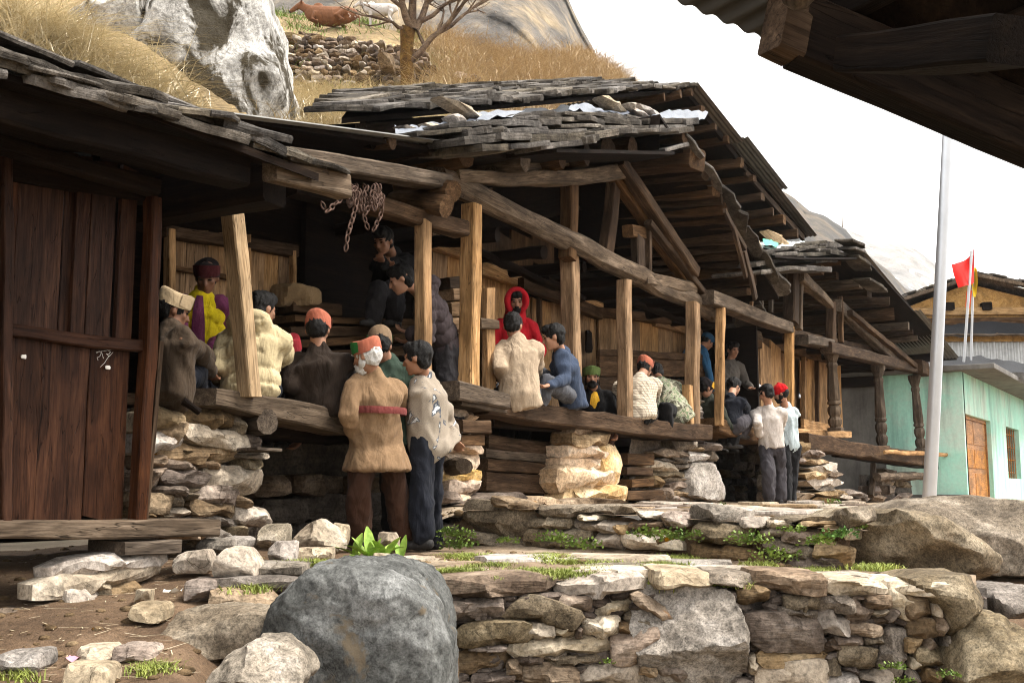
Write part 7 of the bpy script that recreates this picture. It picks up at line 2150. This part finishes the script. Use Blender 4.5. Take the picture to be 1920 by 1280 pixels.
person('young man in pale shirt and grey trousers standing with his back turned', dict(head=(1437, 738, 4.95), neck=(1441, 763, 4.95), pelvis=(1447, 836, 4.95), el=(1421, 795, 4.98), hl=(1424, 822, 5.08), er=(1466, 796, 5.0), hr=(1458, 820, 5.1), kl=(1441, 885, 4.95), al=(1442, 935, 4.97), kr=(1461, 885, 4.93), ar=(1463, 936, 4.93)),
       8, hface=-35, pitch=22, skin=SKIN_L, top=C['light_shirt'], legs=C['grey_trouser'], coat=[(1447, 834, 4.95, .17, .13)], seed=23, vox=.011, legfat=1.3)
person('bearded man in red beanie and ice blue sweater standing behind the pale shirt man', dict(head=(1464, 738, 5.1), neck=(1473, 763, 5.1), pelvis=(1478, 836, 5.1), el=(1488, 795, 5.05), hl=(1484, 822, 5.15), er=(1465, 795, 5.2), hr=(1460, 818, 5.28), kl=(1474, 885, 5.1), al=(1474, 936, 5.1), kr=(1484, 885, 5.1), ar=(1485, 937, 5.1)),
       -20, hface=-70, pitch=20, skin=SKIN_L, top=C['ice_blue'], legs=C['charcoal'], hair=HAIR, cap=('beanie', C['bright_red']), beard=HAIR, seed=24, vox=.011)
# sack and cloth on the bench in the dark niche
tag(stone_px('sack', YP(6.1), (555, 535, 608, 570), .3, cloth('jute_sack', (.22, .15, .08)), None, res=8, rough=.08, cuts=1), 'brown jute sack lying on the bench boards in the niche', 'sack')

# ------------------------------------------------------------------ cattle on the hill
COWB = cloth('brown_hide', (.17, .070, .030), rough=.7, scale=90); COWW = cloth('pale_hide', (.48, .44, .41), rough=.7, scale=90)
def cow(label, cx, cy, d, L, mat, lying=True, face=-1):
    c = PD(cx, cy, d); x = RT*face; y = FH; s = L/1.7
    t = thing('cow', c, label, 'cow', 'cattle on the hill')
    def q(a, b, h): return c+x*(a*s)+y*(b*s)+ZAX*(h*s)
    g = -.13 if lying else .55
    parts = [tube_mesh([q(-.85, 0, .52+g), q(-.6, 0, .50+g), q(-.1, 0, .42+g), q(.35, 0, .46+g), q(.7, 0, .56+g), q(.82, 0, .6+g)], [y]*6, [(.14*s, .2*s), (.26*s, .3*s), (.33*s, .36*s), (.29*s, .36*s), (.2*s, .28*s), (.12*s, .2*s)], 16)]
    parts.append(tube_mesh([q(.6, 0, .62+g), q(.9, 0, .74+g), q(1.05, 0, .80+g)], [y]*3, [(.14*s, .2*s), (.1*s, .16*s), (.09*s, .13*s)], 12))
    parts.append(tube_mesh([q(1.0, 0, .90+g), q(1.2, 0, .78+g), q(1.42, 0, .62+g)], [y]*3, [(.11*s, .13*s), (.09*s, .10*s), (.065*s, .07*s)], 12))
    parts.append(ell_mesh(q(.45, 0, .82+g), x, y, ZAX, .18*s, .1*s, .12*s))
    for sd_ in (-1, 1):
        parts.append(tube_mesh([q(1.03, sd_*.1, .93+g), q(1.0, sd_*.26, .92+g)], [x]*2, [(.05*s, .03*s), (.03*s, .015*s)], 8))
        if lying:
            parts.append(tube_mesh([q(.5, sd_*.2, .35), q(.62, sd_*.26, .10), q(.4, sd_*.28, .04)], [y]*3, [(.1*s, .1*s), (.06*s, .06*s), (.04*s, .04*s)], 8))
            parts.append(tube_mesh([q(-.55, sd_*.2, .4), q(-.25, sd_*.30, .18), q(-.5, sd_*.32, .05), q(-.35, sd_*.32, .03)], [y]*4, [(.18*s, .18*s), (.12*s, .12*s), (.06*s, .06*s), (.04*s, .04*s)], 8))
        else:
            parts.append(tube_mesh([q(.5, sd_*.15, .8), q(.5, sd_*.16, .4), q(.52, sd_*.16, .02)], [y]*3, [(.1*s, .1*s), (.055*s, .055*s), (.045*s, .045*s)], 8))
            parts.append(tube_mesh([q(-.6, sd_*.17, .85), q(-.5, sd_*.18, .55), q(-.68, sd_*.18, .3), q(-.62, sd_*.18, .02)], [y]*4, [(.16*s, .14*s), (.09*s, .08*s), (.05*s, .05*s), (.045*s, .045*s)], 8))
    parts.append(tube_mesh([q(-.9, 0, .62+g), q(-1.0, .05, .4+g), q(-1.0, .05, .1+g)], [y]*3, [(.04*s, .04*s), (.025*s, .025*s), (.035*s, .035*s)], 8))
    remesh('body', parts, mat, t, .03*s, None, 3)
    for sd_ in (-1, 1):
        v, fc = tube_mesh([q(1.02, sd_*.08, .98+g), q(1.06, sd_*.18, 1.06+g), q(1.08, sd_*.2, 1.16+g)], [x]*3, [(.028*s, .028*s), (.02*s, .02*s), (.008*s, .008*s)], 8)
        link('horn', mesh('horn', v, fc, C['dark_grey'], smooth=True), t)
    v, fc = ell_mesh(q(1.43, 0, .61+g), x, y, ZAX, .035*s, .055*s, .05*s)
    link('muzzle', mesh('muzzle', v, fc, C['charcoal'], smooth=True), t)
cow('red brown cow lying on the grassy terrace edge', 620, 47, 32.5, 1.42, COWB)
cow('pale grey calf standing by the tree on the terrace', 712, 52, 33.5, .95, COWW, lying=False)
flush()
# ------------------------------------------------------------------ moist air over the valley
hz = bpy.data.materials.new('moist_air'); hz.use_nodes = True
tt = hz.node_tree
for n_ in list(tt.nodes):
    if n_.type == 'BSDF_PRINCIPLED': tt.nodes.remove(n_)
pv = tt.nodes.new('ShaderNodeVolumePrincipled')
pv.inputs['Color'].default_value = (.95, .97, 1.0, 1)
pv.inputs['Density'].default_value = .0002
pv.inputs['Anisotropy'].default_value = .2
tt.links.new(pv.outputs[0], [n_ for n_ in tt.nodes if n_.type == 'OUTPUT_MATERIAL'][0].inputs['Volume'])
box_v = [(x, y, z) for x in (-1200, 1200) for y in (-1200, 1200) for z in (-18, 250)]
hzo = link('haze', mesh('haze', box_v, [(0, 1, 3, 2), (4, 6, 7, 5), (0, 4, 5, 1), (2, 3, 7, 6), (0, 2, 6, 4), (1, 5, 7, 3)], hz))
hzo['kind'] = 'stuff'
